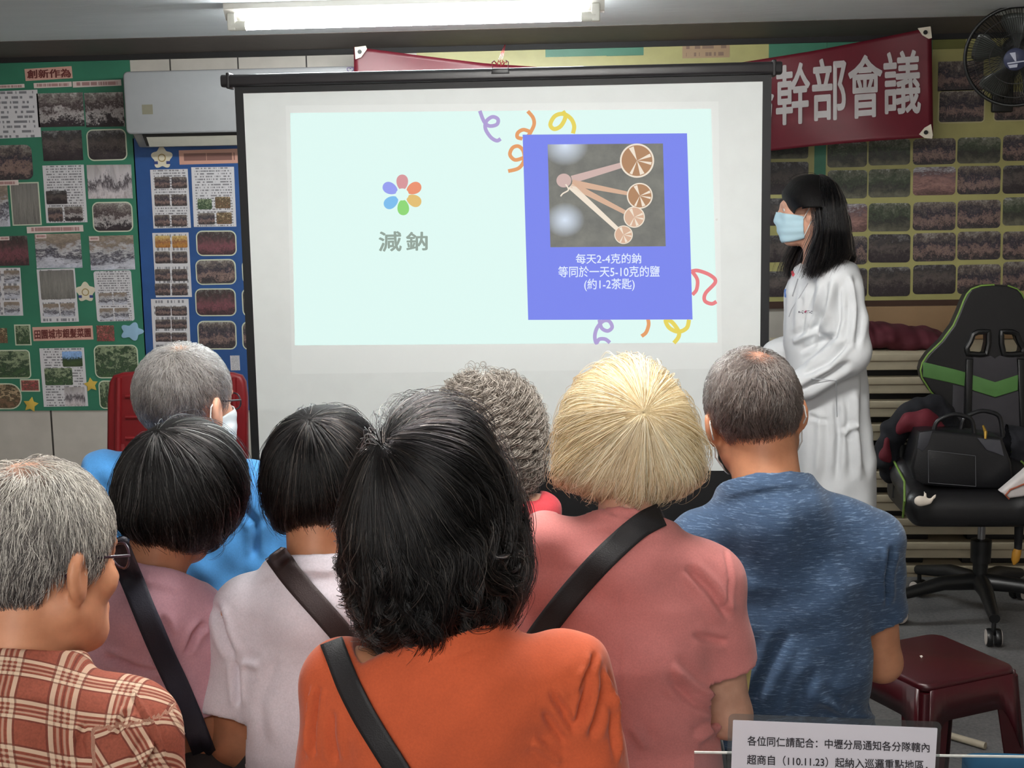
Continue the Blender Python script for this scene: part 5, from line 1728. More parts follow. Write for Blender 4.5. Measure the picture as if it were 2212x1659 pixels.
def hand_sdf(v, wr, d, up, sg, s=1.0):
    """relaxed hand: palm, four bent fingers of unequal length and a thumb off the side of the palm"""
    d = d / np.linalg.norm(d); u = up - d * (up @ d); u /= np.linalg.norm(u); w = np.cross(d, u) * sg
    v.ell(wr + d * 0.045 * s, np.array((0.046, 0.016, 0.040)) * s, np.stack([d, u, w], 1), 0.02)
    for i, (off, ln) in enumerate(((0.030, 0.066), (0.010, 0.074), (-0.010, 0.068), (-0.029, 0.054))):
        b = wr + d * 0.082 * s + w * off * s
        p1 = b + (d * 0.90 - u * 0.35) * ln * 0.45 * s
        p2 = p1 + (d * 0.60 - u * 0.80) * ln * 0.32 * s
        p3 = p2 + (d * 0.30 - u * 0.95) * ln * 0.25 * s
        v.chain([b - d * 0.015, b, p1, p2, p3], [0.009 * s, 0.0088 * s, 0.0082 * s, 0.0076 * s, 0.0068 * s], 0.004)
    b = wr + d * 0.028 * s + w * 0.034 * s
    v.chain([b - w * 0.012, b + (d * 0.6 + w * 0.7 - u * 0.3) * 0.03 * s, b + (d * 0.95 + w * 0.55 - u * 0.5) * 0.052 * s], [0.013 * s, 0.0105 * s, 0.008 * s], 0.006)


def head_extras(root, hc, R, s):
    for sg in (-1, 1):
        c = hc + R @ (np.array([sg * 0.031, 0.0775, 0.004]) * s)
        V = MB().lathe([(0.011 * s * math.sin(a), 0.011 * s * math.cos(a)) for a in np.linspace(0.001, PI - 0.001, 12)], c, R[:, 1], 16)
        e = V.build('eye', mat('eye white', rgb(224, 218, 212), 0.2, 0.5, var=0.01), root)
        MB().lathe([(0, 0.0114 * s), (0.003 * s, 0.0112 * s), (0.0058 * s, 0.0102 * s), (0.0058 * s, 0.0098 * s)], c, R[:, 1], 16).build('iris', mat('dark iris', rgb(40, 28, 22), 0.2, 0.5), e)


def bvh_of(o):
    m = o.data
    V = np.zeros(len(m.vertices) * 3, np.float32); m.vertices.foreach_get('co', V)
    return BVHTree.FromPolygons([tuple(x) for x in V.reshape(-1, 3).tolist()], [tuple(p.vertices) for p in m.polygons])


def face_mask(root, hc, R, s, body, colr, bottom=-0.112, topz=-0.012):
    """pleated mask over nose and chin, with ear loops"""
    bv = bvh_of(body)
    nu, nv = 33, 21
    V = np.zeros((nu, nv, 3))
    for i in range(nu):
        a = math.radians(-78 + 156 * i / (nu - 1))
        for j in range(nv):
            q = j / (nv - 1)
            z = bottom + (topz - bottom) * q
            z += 0.012 * (1 - abs(a) / 1.36) * (q - 0.3) - (abs(a) / 1.36) ** 2 * 0.022 * (q - 0.55)
            d = np.array([math.sin(a), math.cos(a), 0])
            o = hc + R @ (np.array([d[0] * 0.2, 0.0 + d[1] * 0.2, z]) * s)
            hit = bv.ray_cast(Vector(o), Vector(R @ -d), 0.25)
            p = np.array(hit[0]) if hit[0] is not None else hc + R @ (np.array([d[0] * .06, d[1] * .06, z]) * s)
            rad = np.linalg.norm((p - hc) @ R[:, :2])
            lim = s * (0.122 - 0.045 * (abs(a) / 1.36) ** 1.2 - 0.06 * abs(q - 0.55) ** 1.7)
            rad = max(rad + 0.004, lim * 0.94) + 0.0016 * math.sin(q * PI * 7)
            V[i, j] = hc + R @ np.array([d[0] * rad, d[1] * rad, z * s])
    for _ in range(2):
        V[1:-1, 1:-1] = (V[1:-1, 1:-1] * 2 + V[2:, 1:-1] + V[:-2, 1:-1] + V[1:-1, 2:] + V[1:-1, :-2]) / 6
    F = [(i * nv + j, (i + 1) * nv + j, (i + 1) * nv + j + 1, i * nv + j + 1) for i in range(nu - 1) for j in range(nv - 1)]
    m = mesh_np('face_mask', V.reshape(-1, 3), np.array(F)); m.materials.append(colr)
    o = new_obj('face_mask', m, root)
    sd = o.modifiers.new('thickness', 'SOLIDIFY'); sd.thickness = 0.0018
    for e, sg in ((0, -1), (nu - 1, 1)):
        for j0, zz in ((2, -0.034), (nv - 3, 0.022)):
            p = V[e, j0]
            q = hc + R @ (np.array([sg * 0.086, -0.014, zz]) * s)
            mid = (p + q) / 2 + R @ np.array([sg * 0.008, 0, 0])
            MB().tube([p, mid, q], 0.0014, 8).build('ear_loop', mat('white elastic', rgb(222, 220, 216), 0.7), o)
        MB().tube([hc + R @ (np.array([sg * x, y, z]) * s) for x, y, z in ((0.086, -0.014, 0.022), (0.092, -0.036, 0.008), (0.092, -0.038, -0.012), (0.086, -0.014, -0.034))], 0.0014, 8).build('ear_loop', mat('white elastic', rgb(222, 220, 216), 0.7), o)
    return o


def glasses(root, hc, R, s, m):
    L = lambda *p: hc + R @ (np.array(p) * s)
    g = MB()
    for sg in (-1, 1):
        g.tube([L(sg * 0.034 + 0.024 * math.cos(t), 0.104 - 0.010 * abs(math.cos(t)) * (sg * math.cos(t) > 0), 0.002 + 0.017 * math.sin(t)) for t in np.linspace(0, 2 * PI, 24, endpoint=False)], 0.0018, 6, True)
        g.tube([L(sg * 0.058, 0.094, 0.006), L(sg * 0.074, 0.075, 0.010), L(sg * 0.083, 0.02, 0.014), L(sg * 0.086, -0.010, 0.018), L(sg * 0.086, -0.030, -0.006)], 0.0020, 6)
    g.tube([L(-0.011, 0.106, 0.006), L(0, 0.109, 0.009), L(0.011, 0.106, 0.006)], 0.0018, 6)
    return g.build('glasses', m, root)


def short_hair(root, hc, R, s, rad, cc, hairline, n, length, capm, strandm, whorl, lift=0.006, thin_at=None, thin_r=0.0, seed=1, skin=None, radius=0.00035, droop=0.4, rough=0.0, fade=(0.0, 0.0)):
    """cropped cap on the skull plus strands combed away from the whorl"""
    r_ = np.random.RandomState(seed)
    nu, nv = 72, 48
    V, F, keep = [], [], []
    rad = np.array(rad) * s
    c0 = hc + R @ (np.array(cc) * s)
    for j in range(nv + 1):
        th = PI * j / nv
        for i in range(nu):
            ph = 2 * PI * i / nu
            l = np.array([math.sin(th) * math.cos(ph) * rad[0], math.sin(th) * math.sin(ph) * rad[1], math.cos(th) * rad[2]])
            V.append(l)
    V = np.array(V)
    hl = V / s + np.array(cc)                 # head-local
    ok = np.array([p[2] > hairline(p[0], p[1]) for p in hl])
    for j in range(nv):
        for i in range(nu):
            q = (j * nu + i, j * nu + (i + 1) % nu, (j + 1) * nu + (i + 1) % nu, (j + 1) * nu + i)
            if ok[list(q)].all(): F.append(q)
    W = c0 + V @ R.T
    me = mesh_np('hair', W, np.array(F))
    wl = np.array(whorl, float); wl /= np.linalg.norm(wl)
    dirs = V / np.linalg.norm(V, axis=1)[:, None]
    thin = np.zeros(len(V))
    if thin_at is not None:
        ta = np.array(thin_at, float); ta /= np.linalg.norm(ta)
        ang = np.degrees(np.arccos(np.clip(dirs @ ta, -1, 1)))
        thin = np.clip(1.15 - ang / thin_r, 0, 1)
    at_ = me.attributes.new('thin', 'FLOAT', 'POINT'); at_.data.foreach_set('value', thin.astype(np.float32))
    me.materials.append(capm)
    cap = new_obj('hair', me, root)
    # strand roots
    Fq = np.array(F)
    A = W[Fq]
    area = np.linalg.norm(np.cross(A[:, 2] - A[:, 0], A[:, 3] - A[:, 1]), axis=1)
    pick = r_.choice(len(Fq), n, p=area / area.sum())
    a, b = r_.rand(n, 1), r_.rand(n, 1)
    lq = V[Fq[pick]]
    P0 = lq[:, 0] * (1 - a) * (1 - b) + lq[:, 1] * a * (1 - b) + lq[:, 2] * a * b + lq[:, 3] * (1 - a) * b
    tq = thin[Fq[pick]].mean(1)
    kp = r_.rand(n) > tq * 0.82
    P0 = P0[kp]; n = len(P0)
    nrm = P0 / rad ** 2; nrm /= np.linalg.norm(nrm, axis=1)[:, None]
    away = P0 / np.linalg.norm(P0, axis=1)[:, None] - wl * 1.0
    away += np.array([0, 0, -droop])
    away += r_.normal(size=(n, 3)) * (0.20 + rough)
    for _ in range(6):
        kk = r_.normal(size=3) * 55
        away += 0.16 * r_.normal(size=3) * np.sin(P0 @ kk + r_.rand() * 6)[:, None]
    fl = away - nrm * np.sum(away * nrm, 1)[:, None]; fl /= np.linalg.norm(fl, axis=1)[:, None] + 1e-9
    K = 7
    Ls = length * (0.6 + 0.8 * r_.rand(n)) * (0.65 + 0.35 * np.clip((P0[:, 2] / rad[2] + 0.7), 0, 1))
    S = np.zeros((n, K, 3))
    up_ = lift * (0.4 + 1.2 * r_.rand(n))
    sw = r_.normal(size=(n, 3)) * 0.12
    for k in range(K):
        t = k / (K - 1)
        p = P0 + (fl + sw * t) * (Ls * t)[:, None]
        q = p / rad; q = q / np.linalg.norm(q, axis=1)[:, None] * rad           # follow the skull
        S[:, k] = q + nrm * (up_ * (0.15 + math.sin(t * 2.2)))[:, None]
    S = c0 + S @ R.T
    shade = fade[0] + (fade[1] - fade[0]) * np.clip((P0[:, 2] / rad[2] + 0.7) / 1.5, 0, 1) + 0.12 * np.sin(P0 @ np.array([60, 40, 50.0])) * np.sin(P0 @ np.array([-35, 70, 20.0]))
    strands('loose_hair', S, radius, strandm, cap, shade)
    return cap


def long_hair(root, C, Yc, sil, bback, bfront, pole, face, faceang, n, capm, strandm, seed=1, smax=150, spread=10, wave=(0, 8, 0.4), curl=0.0, radius=0.0004, layer=(-0.010, 0.004), K=26, clumps=220, fly=0.02, capk=0.955, faceup=0.0, start=60, pull=0.75, rag=0.003, locks=None, size=1.0):
    """hair mass with a traced back view and real depth, laid over with strands running from the crown"""
    r_ = np.random.RandomState(seed)
    C = np.array(C, float)
    S = (np.array([at(x, y, Yc) for x, y in sil]) - C) * np.array([size, 1, 1])
    ph = np.arctan2(S[:, 2], S[:, 0]); rr = np.hypot(S[:, 0], S[:, 2])
    o = np.argsort(ph); ph, rr = ph[o], rr[o]
    tb = np.linspace(-PI, PI, 721)
    tab = np.interp(tb, np.r_[ph - 2 * PI, ph, ph + 2 * PI], np.r_[rr, rr, rr])
    ker = np.hanning(25); ker /= ker.sum()
    tab = np.convolve(np.r_[tab[-41:-1], tab, tab[1:41]], ker, 'same')[40:-40]

    def Rad(d):
        a = np.arctan2(d[..., 2], d[..., 0])
        rs = np.interp(a, tb, tab)
        cb = np.hypot(d[..., 0], d[..., 2]); y = d[..., 1]
        b = np.where(y > 0, bfront, bback)
        p = 2.3
        return (np.abs(cb / rs) ** p + np.abs(y / b) ** p) ** (-1 / p)

    P = np.array(pole, float); P /= np.linalg.norm(P)
    e1 = np.cross(P, [0, 1, 0]); e1 /= np.linalg.norm(e1); e2 = np.cross(P, e1)
    fd = np.array(face, float); fd /= np.linalg.norm(fd)

    def D(s, a):
        return np.cos(s)[..., None] * P + np.sin(s)[..., None] * (np.cos(a)[..., None] * e1 + np.sin(a)[..., None] * e2)

    def open_face(d):
        return (np.sum(d * fd, -1) > math.cos(math.radians(faceang))) & (d[..., 2] < 0.30 + faceup)

    nu, nv = 120, 80
    sg, ag = np.meshgrid(np.linspace(0.0, PI, nv + 1), np.linspace(0, 2 * PI, nu, endpoint=False), indexing='ij')
    d = D(sg, ag)
    V = C + d * (Rad(d) * capk)[..., None]
    ok = ~open_face(d)
    idx = np.arange((nv + 1) * nu).reshape(nv + 1, nu)
    q = np.stack([idx[:-1], np.roll(idx[:-1], -1, 1), np.roll(idx[1:], -1, 1), idx[1:]], -1).reshape(-1, 4)
    q = q[ok.reshape(-1)[q].all(1)]
    me = mesh_np('hair', V.reshape(-1, 3), q); me.materials.append(capm)
    cap = new_obj('hair', me, root)
    sd = cap.modifiers.new('thickness', 'SOLIDIFY'); sd.thickness = 0.004

    az = r_.rand(n) * 2 * PI
    s0 = np.radians(start) * (0.04 + r_.rand(n) ** 0.8)
    ca = r_.rand(clumps) * 2 * PI
    cid = np.argmin(np.abs((az[:, None] - ca[None, :] + PI) % (2 * PI) - PI), 1)
    hemz = np.cos(np.radians(np.clip(smax + r_.normal(size=n) * spread * 0.7 + (r_.normal(size=clumps) * spread * 0.8)[cid], 90, 174)))
    sgrid = np.linspace(0.2, PI, 90)
    dz_ = D(np.tile(sgrid, (n, 1)), np.tile(az[:, None], (1, 90)))[..., 2]
    low = dz_ < hemz[:, None]
    s1 = np.where(low.any(1), sgrid[np.argmax(low, 1)], math.radians(165))
    s0 = np.minimum(s0, s1 - 0.35)
    short = r_.rand(n) < 0.35
    s1 = np.where(short, s0 + (s1 - s0) * (0.45 + 0.5 * r_.rand(n)), s1)
    caz = ca[cid]
    dz = (caz - az + PI) % (2 * PI) - PI
    cphi = r_.rand(clumps)[cid] * 6.28; camp = 0.5 + r_.rand(clumps)[cid]; cfr = 0.8 + 0.5 * r_.rand(clumps)[cid]
    t = np.linspace(0, 1, K)[None, :]
    s = s0[:, None] + (s1 - s0)[:, None] * t
    wob = r_.normal(size=(n, 1)) * 0.05 * t + 0.03 * np.sin(s * 5 + r_.rand(n, 1) * 6)
    a = az[:, None] + dz[:, None] * pull * t ** 1.2 + wob
    dd = D(s, a)
    R_ = Rad(dd)
    lay = layer[0] + (layer[1] - layer[0]) * r_.rand(n, 1)
    cl_r = r_.normal(size=clumps) * rag; cl_e = r_.normal(size=clumps) * math.radians(spread)
    R_ = R_ + cl_r[cid][:, None] * np.clip(t * 1.6, 0, 1) + lay + (r_.rand(n, 1) < fly) * r_.rand(n, 1) * 0.018 * t
    pts = C + dd * R_[..., None]
    A_, f_, st_ = wave
    tang = np.cross(dd, P); tang /= np.linalg.norm(tang, axis=-1)[..., None] + 1e-9
    arc = s * 0.16
    ramp = np.clip((arc - arc[:, :1] - 0.16 * st_) / 0.16, 0, 1)
    ph_ = cphi[:, None] + r_.normal(size=(n, 1)) * 0.35
    pts = pts + tang * (A_ * camp[:, None] * ramp * np.sin(2 * PI * f_ * cfr[:, None] * arc + ph_))[..., None]
    pts = pts + dd * (0.35 * A_ * camp[:, None] * ramp * np.cos(2 * PI * f_ * cfr[:, None] * arc + ph_))[..., None]
    if curl:
        ph2 = cphi[:, None] + r_.normal(size=(n, 1)) * 0.6
        w_ = np.clip((arc - arc[:, :1]) / 0.05, 0, 1) * curl * (0.5 + r_.rand(n, 1))
        pts = pts + tang * (w_ * np.sin(arc * 230 + ph2))[..., None] + dd * (w_ * np.cos(arc * 230 + ph2))[..., None]
    mid = open_face(dd[:, K // 2]) | open_face(dd[:, (3 * K) // 4]) | open_face(dd[:, -1])
    pts = pts[~mid]
    strands('loose_hair', pts, radius, strandm, cap)
    if locks:                       # separate curled locks lying on the mass and hanging past its hem
        nl, ns, rad_, pitch, topz, beyond = locks
        K2 = 56
        al = r_.rand(nl) * 2 * PI
        g = np.linspace(0.15, PI, 120)
        zz = D(np.tile(g, (nl, 1)), np.tile(al[:, None], (1, 120)))[..., 2]
        hz = np.cos(np.radians(np.clip(smax + r_.normal(size=nl) * spread, 90, 176)))
        a0 = topz[0] + (topz[1] - topz[0]) * r_.rand(nl)
        sA = np.where((zz < a0[:, None]).any(1), g[np.argmax(zz < a0[:, None], 1)], 2.6)
        sB = np.where((zz < hz[:, None]).any(1), g[np.argmax(zz < hz[:, None], 1)], 2.8) + math.radians(beyond) * r_.rand(nl)
        sB = np.minimum(sA + np.maximum(sB - sA, 0.25) * (0.55 + 0.45 * r_.rand(nl)), PI)
        tt = np.linspace(0, 1, K2)[None, :]
        S2 = sA[:, None] + (sB - sA)[:, None] * tt
        A2 = al[:, None] + 0.12 * np.sin(S2 * 4 + r_.rand(nl, 1) * 6)
        d2 = D(S2, A2)
        ctr = C + d2 * (Rad(d2) + 0.001 + 0.006 * r_.rand(nl, 1))[..., None]
        tg = np.cross(d2, P); tg /= np.linalg.norm(tg, axis=-1)[..., None] + 1e-9
        ln = (sB - sA)[:, None] * 0.16 * tt
        amp = rad_ * (0.6 + 0.8 * r_.rand(nl, 1)) * np.clip(tt * 2.2, 0, 1)
        hand = np.sign(r_.rand(nl, 1) - 0.5)
        an = 2 * PI * ln / (pitch * (0.8 + 0.5 * r_.rand(nl, 1))) + r_.rand(nl, 1) * 6
        ctr = ctr + tg * (amp * np.sin(an))[..., None] + d2 * (0.75 * amp * np.cos(an) * hand)[..., None]
        ctr = ctr[~open_face(d2[:, K2 // 2])]
        nl = len(ctr)
        jit = r_.normal(size=(nl, ns, 1, 3)) * 0.0022 * (0.5 + r_.rand(nl, 1, 1, 1) * 1.3)
        sl = np.clip(np.linspace(0, 1, K2)[None, None, :] * (0.85 + 0.15 * r_.rand(nl, ns, 1)), 0, 1) * (K2 - 1)
        i0 = np.minimum(sl.astype(int), K2 - 2); fr = (sl - i0)[..., None]
        ii = np.arange(nl)[:, None, None]
        Q = ctr[ii, i0] * (1 - fr) + ctr[ii, i0 + 1] * fr + jit
        strands('loose_hair', Q.reshape(nl * ns, K2, 3), radius, strandm, cap)
    return cap


def strap(bag, shirt_bvh, centre, width_px, m, pre=(), post=(), lift=0.0075, name='strap'):
    """webbing laid on the cloth along a line seen in the photo; pre/post: world points to carry it on out of sight"""
    c = np.array(centre, float)
    k = np.linspace(0, len(c) - 1, 40)
    L = np.stack([np.interp(k, range(len(c)), c[:, i]) for i in (0, 1)], 1)
    for _ in range(4): L[1:-1] = (L[:-2] + 2 * L[1:-1] + L[2:]) / 4
    d = np.gradient(L, axis=0); d /= np.linalg.norm(d, axis=1)[:, None]
    nn = np.stack([-d[:, 1], d[:, 0]], 1)
    rows_ = []
    depth = None
    for p, q in zip(L, nn):
        row_ = []
        for w in np.linspace(-0.5, 0.5, 7):
            x, y = p + q * w * width_px
            dv = at(x, y, 2.0) - EYE; dv /= np.linalg.norm(dv)
            h = shirt_bvh.ray_cast(Vector(EYE), Vector(dv))
            if h[0] is None or (depth is not None and abs(h[3] - depth) > 0.12):
                row_.append(EYE + dv * (depth if depth is not None else 2.0))
            else:
                depth = h[3]
                row_.append(np.array(h[0]) - dv * lift)
        rows_.append(row_)
    Rr = np.array(rows_)
    for _ in range(3):
        Rr[1:-1] = (Rr[:-2] + 2 * Rr[1:-1] + Rr[2:]) / 4
    w0 = Rr[0] - Rr[0].mean(0); w1 = Rr[-1] - Rr[-1].mean(0)
    a = [np.array(p) + w0 for p in pre]; b = [np.array(p) + w1 for p in post]
    Rr = np.concatenate([np.array(a).reshape(-1, 7, 3), Rr, np.array(b).reshape(-1, 7, 3)]) if (a or b) else Rr
    n = len(Rr)
    F = [(i * 7 + j, i * 7 + j + 1, i * 7 + j + 8, i * 7 + j + 7) for i in range(n - 1) for j in range(6)]
    me = mesh_np(name, Rr.reshape(-1, 3), np.array(F)); me.materials.append(m)
    o = new_obj(name, me, bag)
    sd = o.modifiers.new('thickness', 'SOLIDIFY'); sd.thickness = 0.003; sd.offset = 0
    return o


def seated(label, Y0, N, SL, SR, EL, ER, head, skin, shirt_m, r=0.05, sleeve=0.62, sr=0.02, trousers=None, creases=(), rumple=0.0034, neck_r=0.052, collar=0.014, h=0.005, sw_k=1.0,
           back=0.11, wrists=None, seed=0, name='person', collar_dy=0.0, post=None, neck_open=0.016, hip=1.0, belly=0.0, reach=0.36, knee=0.11):
    q = lambda P, dy=0.0: at(P[0], P[1], Y0 + (P[2] if len(P) > 2 else 0.0) + dy)
    Nw, sl, srr, el, er = q(N), q(SL), q(SR), q(EL), q(ER)
    C = (sl + srr) / 2
    hc = q(head[:3]); R = head_frame(*head[3:6]); s = head[6]
    root = thing(name, (C[0], Y0 + 0.15, 0), label, 'person')
    zS = C[2]; sw = (abs(srr[0] - sl[0]) / 2 + r * 0.45) * sw_k
    pel = np.array([C[0], Y0 - 0.01, 0.53])
    rings = lambda g: [(zS + 0.015, C[0], Y0 + 0.005, sw * 0.72 + g, back * 0.72 + g), (zS - 0.05, C[0], Y0, sw * 0.90 + g, back * 0.92 + g), (zS - 0.15, C[0], Y0, sw * 0.92 + g, back + g),
                       (zS - 0.30, C[0], Y0 + belly, sw * 0.92 + g, back * 0.98 + g), (0.60, pel[0], Y0 + belly, sw * 0.95 * hip + g, back * 1.08 + g), (0.475, pel[0], Y0, sw * 1.0 * hip + g, back * 1.15 + g)]
    wl = np.array([pel[0] - 0.05, Y0 + reach - 0.10, 0.60]) if wrists is None else wrists[0]
    wr = np.array([pel[0] + 0.05, Y0 + reach - 0.10, 0.60]) if wrists is None else wrists[1]
    lo = np.minimum.reduce([sl, srr, el, er, hc, pel, wl, wr]) - 0.17; hi = np.maximum.reduce([sl, srr, el, er, hc, wl, wr]) + 0.17
    lo[2] = -0.01; hi[1] = max(hi[1], Y0 + 0.62); hi[2] = hc[2] + 0.15
    # --- body
    v = Vol(lo, hi, h)
    v.loft(rings(-0.020), 0.02)
    nb = np.array([Nw[0], Y0 - 0.035, Nw[2] - 0.06])
    v.cone(nb, hc + R @ np.array([0, -0.03, -0.05]), neck_r - 0.006, neck_r, 0.015)
    v.cone(nb + Z * 0.012 + Yv * 0.01, hc + R @ np.array([0, 0.015, -0.07]), neck_r - 0.006, neck_r * 0.9, 0.015)
    for sg, S, E_, W in ((-1, sl, el, wl), (1, srr, er, wr)):
        v.cone(nb + np.array([sg * 0.03, 0.012, -0.012]), S, 0.034, r - 0.012, 0.03)
        v.chain([S, E_], [r - 0.01, 0.038], 0.03)
        v.chain([E_, W], [0.038, 0.027], 0.02)
        d = W - E_
        hand_sdf(v, W + d / np.linalg.norm(d) * 0.01, d, Z, sg)
    legs = []
    for sg in (-1, 1):
        hp = pel + np.array([sg * 0.085 * hip, 0.02, -0.02]); kn = np.array([pel[0] + sg * knee, Y0 + reach, 0.52]); an = np.array([pel[0] + sg * knee, Y0 + reach - 0.06, 0.09])
        legs.append((hp, kn, an))
        v.chain([hp, kn], [0.072, 0.05], 0.03); v.chain([kn, an], [0.048, 0.034], 0.02)
        v.chain([an, an + np.array([0, 0.0, -0.045]), an + np.array([sg * 0.01, 0.15, -0.062])], [0.034, 0.034, 0.026], 0.02)
    head_sdf(v, hc, R, s)
    body = vol_obj(v, 'body', skin, root, 1)
    # --- shirt
    lo2 = lo.copy(); lo2[2] = 0.42; hi2 = hi.copy(); hi2[1] = Y0 + 0.42; hi2[2] = max(sl[2], srr[2], Nw[2]) + 0.16
    v = Vol(lo2, hi2, h)
    v.loft(rings(0.004), 0.03)
    for sg, S, E_, W in ((-1, sl, el, wl), (1, srr, er, wr)):
        v.cone(nb + np.array([sg * 0.035, 0, 0.002]), S, 0.05, r, 0.05)
        if sleeve <= 1:
            e = S + (E_ - S) * sleeve
            v.cone(S, e, r + 0.002, 0.040 + sr, 0.028)
            u = (E_ - S) / np.linalg.norm(E_ - S)
            # square cuff with a hollow
            def half(x, y, z, e=e, u=u): return -((x - e[0]) * u[0] + (y - e[1]) * u[1] + (z - e[2]) * u[2]) + 0 * x
            sub = e + u * 0.05
            v.put(half, np.minimum(e, sub) - (0.04 + sr), np.maximum(e, sub) + (0.04 + sr), 0.0, 'cut') if False else None
            def capcut(x, y, z, e=e, u=u, rr=0.062 + sr):
                a = (x - e[0]) * u[0] + (y - e[1]) * u[1] + (z - e[2]) * u[2]
                px_, py_, pz_ = x - e[0] - a * u[0], y - e[1] - a * u[1], z - e[2] - a * u[2]
                rad = np.sqrt(px_ * px_ + py_ * py_ + pz_ * pz_)
                return np.maximum(np.maximum(-a, rad - rr), a - 0.09)
            v.put(capcut, np.minimum(e, e + u * 0.09) - 0.07, np.maximum(e, e + u * 0.09) + 0.07, 0.0, 'cut')
            if np.linalg.norm(E_ - S) * (1 - sleeve) > 0.03:
                v.cone(e - u * 0.025, e + u * 0.02, 0.036 + sr * 0.75, 0.036 + sr * 0.85, 0.004, 'cut')
        else:
            v.chain([S, E_], [r + 0.002, 0.040 + sr], 0.028)
            v.chain([E_, E_ + (W - E_) * 0.92], [0.040 + sr, 0.030 + sr * 0.6], 0.02)
    # neckline: collar band round the neck, then the opening
    na = hc + R @ np.array([0, -0.03, -0.05]); nd = na - nb; nd /= np.linalg.norm(nd)
    nd2 = nd * np.array([1, 0.6, 1]) + np.array([0, 0.18, 0]); nd2 /= np.linalg.norm(nd2)
    rc_ = neck_r + neck_open
    cb = nb + nd * ((Nw[2] - nb[2]) / nd[2]) + np.array([0, 0.008 + collar_dy, 0]) - Z * (rc_ * nd2[1] / nd2[2])
    v.cone(nb - Z * 0.03, cb - nd2 * 0.004, rc_ + 0.012, rc_ + 0.002, 0.035)
    def band(x, y, z, k=collar):
        a = (x - cb[0]) * nd2[0] + (y - cb[1]) * nd2[1] + (z - cb[2]) * nd2[2]
        px_, py_, pz_ = x - cb[0] - a * nd2[0], y - cb[1] - a * nd2[1], z - cb[2] - a * nd2[2]
        rad = np.sqrt(px_ * px_ + py_ * py_ + pz_ * pz_)
        return np.maximum(np.abs(rad - rc_ - 0.004 + 0.25 * a) - 0.007, np.abs(a + k * 0.2) - k) - 0.002
    v.put(band, cb - rc_ - 0.04, cb + rc_ + 0.04, 0.012)
    def opening(x, y, z):
        a = (x - cb[0]) * nd2[0] + (y - cb[1]) * nd2[1] + (z - cb[2]) * nd2[2]
        px_, py_, pz_ = x - cb[0] - a * nd2[0], y - cb[1] - a * nd2[1], z - cb[2] - a * nd2[2]
        rad = np.sqrt(px_ * px_ + py_ * py_ + pz_ * pz_)
        return np.maximum(np.maximum(rad - (rc_ - 0.004), -(a + 0.012)), a - 0.12)
    v.put(opening, cb - 0.13, cb + 0.15, 0.003, 'cut')
    def above(x, y, z):
        a = (x - cb[0]) * nd2[0] + (y - cb[1]) * nd2[1] + (z - cb[2]) * nd2[2]
        px_, py_, pz_ = x - cb[0] - a * nd2[0], y - cb[1] - a * nd2[1], z - cb[2] - a * nd2[2]
        rad = np.sqrt(px_ * px_ + py_ * py_ + pz_ * pz_)
        return np.maximum(np.maximum(rad - (rc_ + 0.05), -(a - collar * 0.85)), a - 0.12)
    v.put(above, cb - 0.13, cb + 0.15, 0.003, 'cut')
    sh = vol_obj(v, 'shirt', shirt_m, root, 2, lambda m: (folds(m, creases, rumple, 9, seed), post(m) if post else None))
    # --- trousers and shoes
    tm = trousers or cloth_mat('dark trousers', rgb(60, 58, 58))
    v = Vol((pel[0] - 0.32, Y0 - 0.22, 0.0), (pel[0] + 0.32, Y0 + 0.62, 0.66), 0.009)
    v.loft([(0.46, pel[0], Y0 + 0.02, sw * hip * 0.90, back * 1.02), (0.58, pel[0], Y0, sw * 0.80 * hip, back * 0.9)], 0.03)
    for (hp, kn, an) in legs:
        v.chain([hp, kn], [0.088, 0.066], 0.03); v.chain([kn, an + Z * 0.0], [0.064, 0.056], 0.03)
    v.put(lambda x, y, z: z - 0.465 + 0 * x + 0.0 * y + np.where(y > Y0 + 0.16, -9, 0), (pel[0] - 0.3, Y0 - 0.2, 0.4), (pel[0] + 0.3, Y0 + 0.15, 0.465), 0.0, 'cut')
    vol_obj(v, 'trousers', tm, root, 2)
    for (hp, kn, an) in legs:
        f = np.array([an[0], an[1], 0])
        v = Vol(f + np.array([-0.08, -0.12, 0]), f + np.array([0.08, 0.26, 0.14]), 0.007)
        v.chain([f + np.array([0, -0.03, 0.05]), f + np.array([0, 0.05, 0.05]), f + np.array([0, 0.17, 0.034])], [0.044, 0.046, 0.032], 0.03)
        v.put(lambda x, y, z: z - 0.004 + 0 * x + 0 * y, f + np.array([-0.08, -0.12, -0.02]), f + np.array([0.08, 0.26, 0.004]), 0.0, 'cut')
        vol_obj(v, 'shoe', mat('dark shoe', rgb(44, 40, 40), 0.6), root, 1)
    head_extras(root, hc, R, s)
    return dict(root=root, body=body, shirt=sh, hc=hc, R=R, s=s, C=C, pel=pel, Y0=Y0, bvh=bvh_of(sh), wl=wl, wr=wr)


SEATS = []


def stool_for(p, lab):
    """the stool that carries a seated person"""
    x, y = p['pel'][0], p['Y0'] + 0.02
    st = thing('plastic_stool', (x, y, 0), lab, 'stool')
    stool_parts(st, x, y, 0.0, 0.455, 0.27, maroon_p)


def bag_for(p, label, centre, width, m, side, pre, post):
    bag = thing('crossbody_bag', tuple(p['pel'] + np.array([side * 0.15, 0.16, 0.06])), label, 'bag')
    o = strap(bag, p['bvh'], centre, width, m, pre, post)
    c = p['pel'] + np.array([side * 0.17, 0.2, 0.12])
    MB().box(c, (0.07, 0.2, 0.15), bev=0.02).build('pouch', m, bag)
    return bag


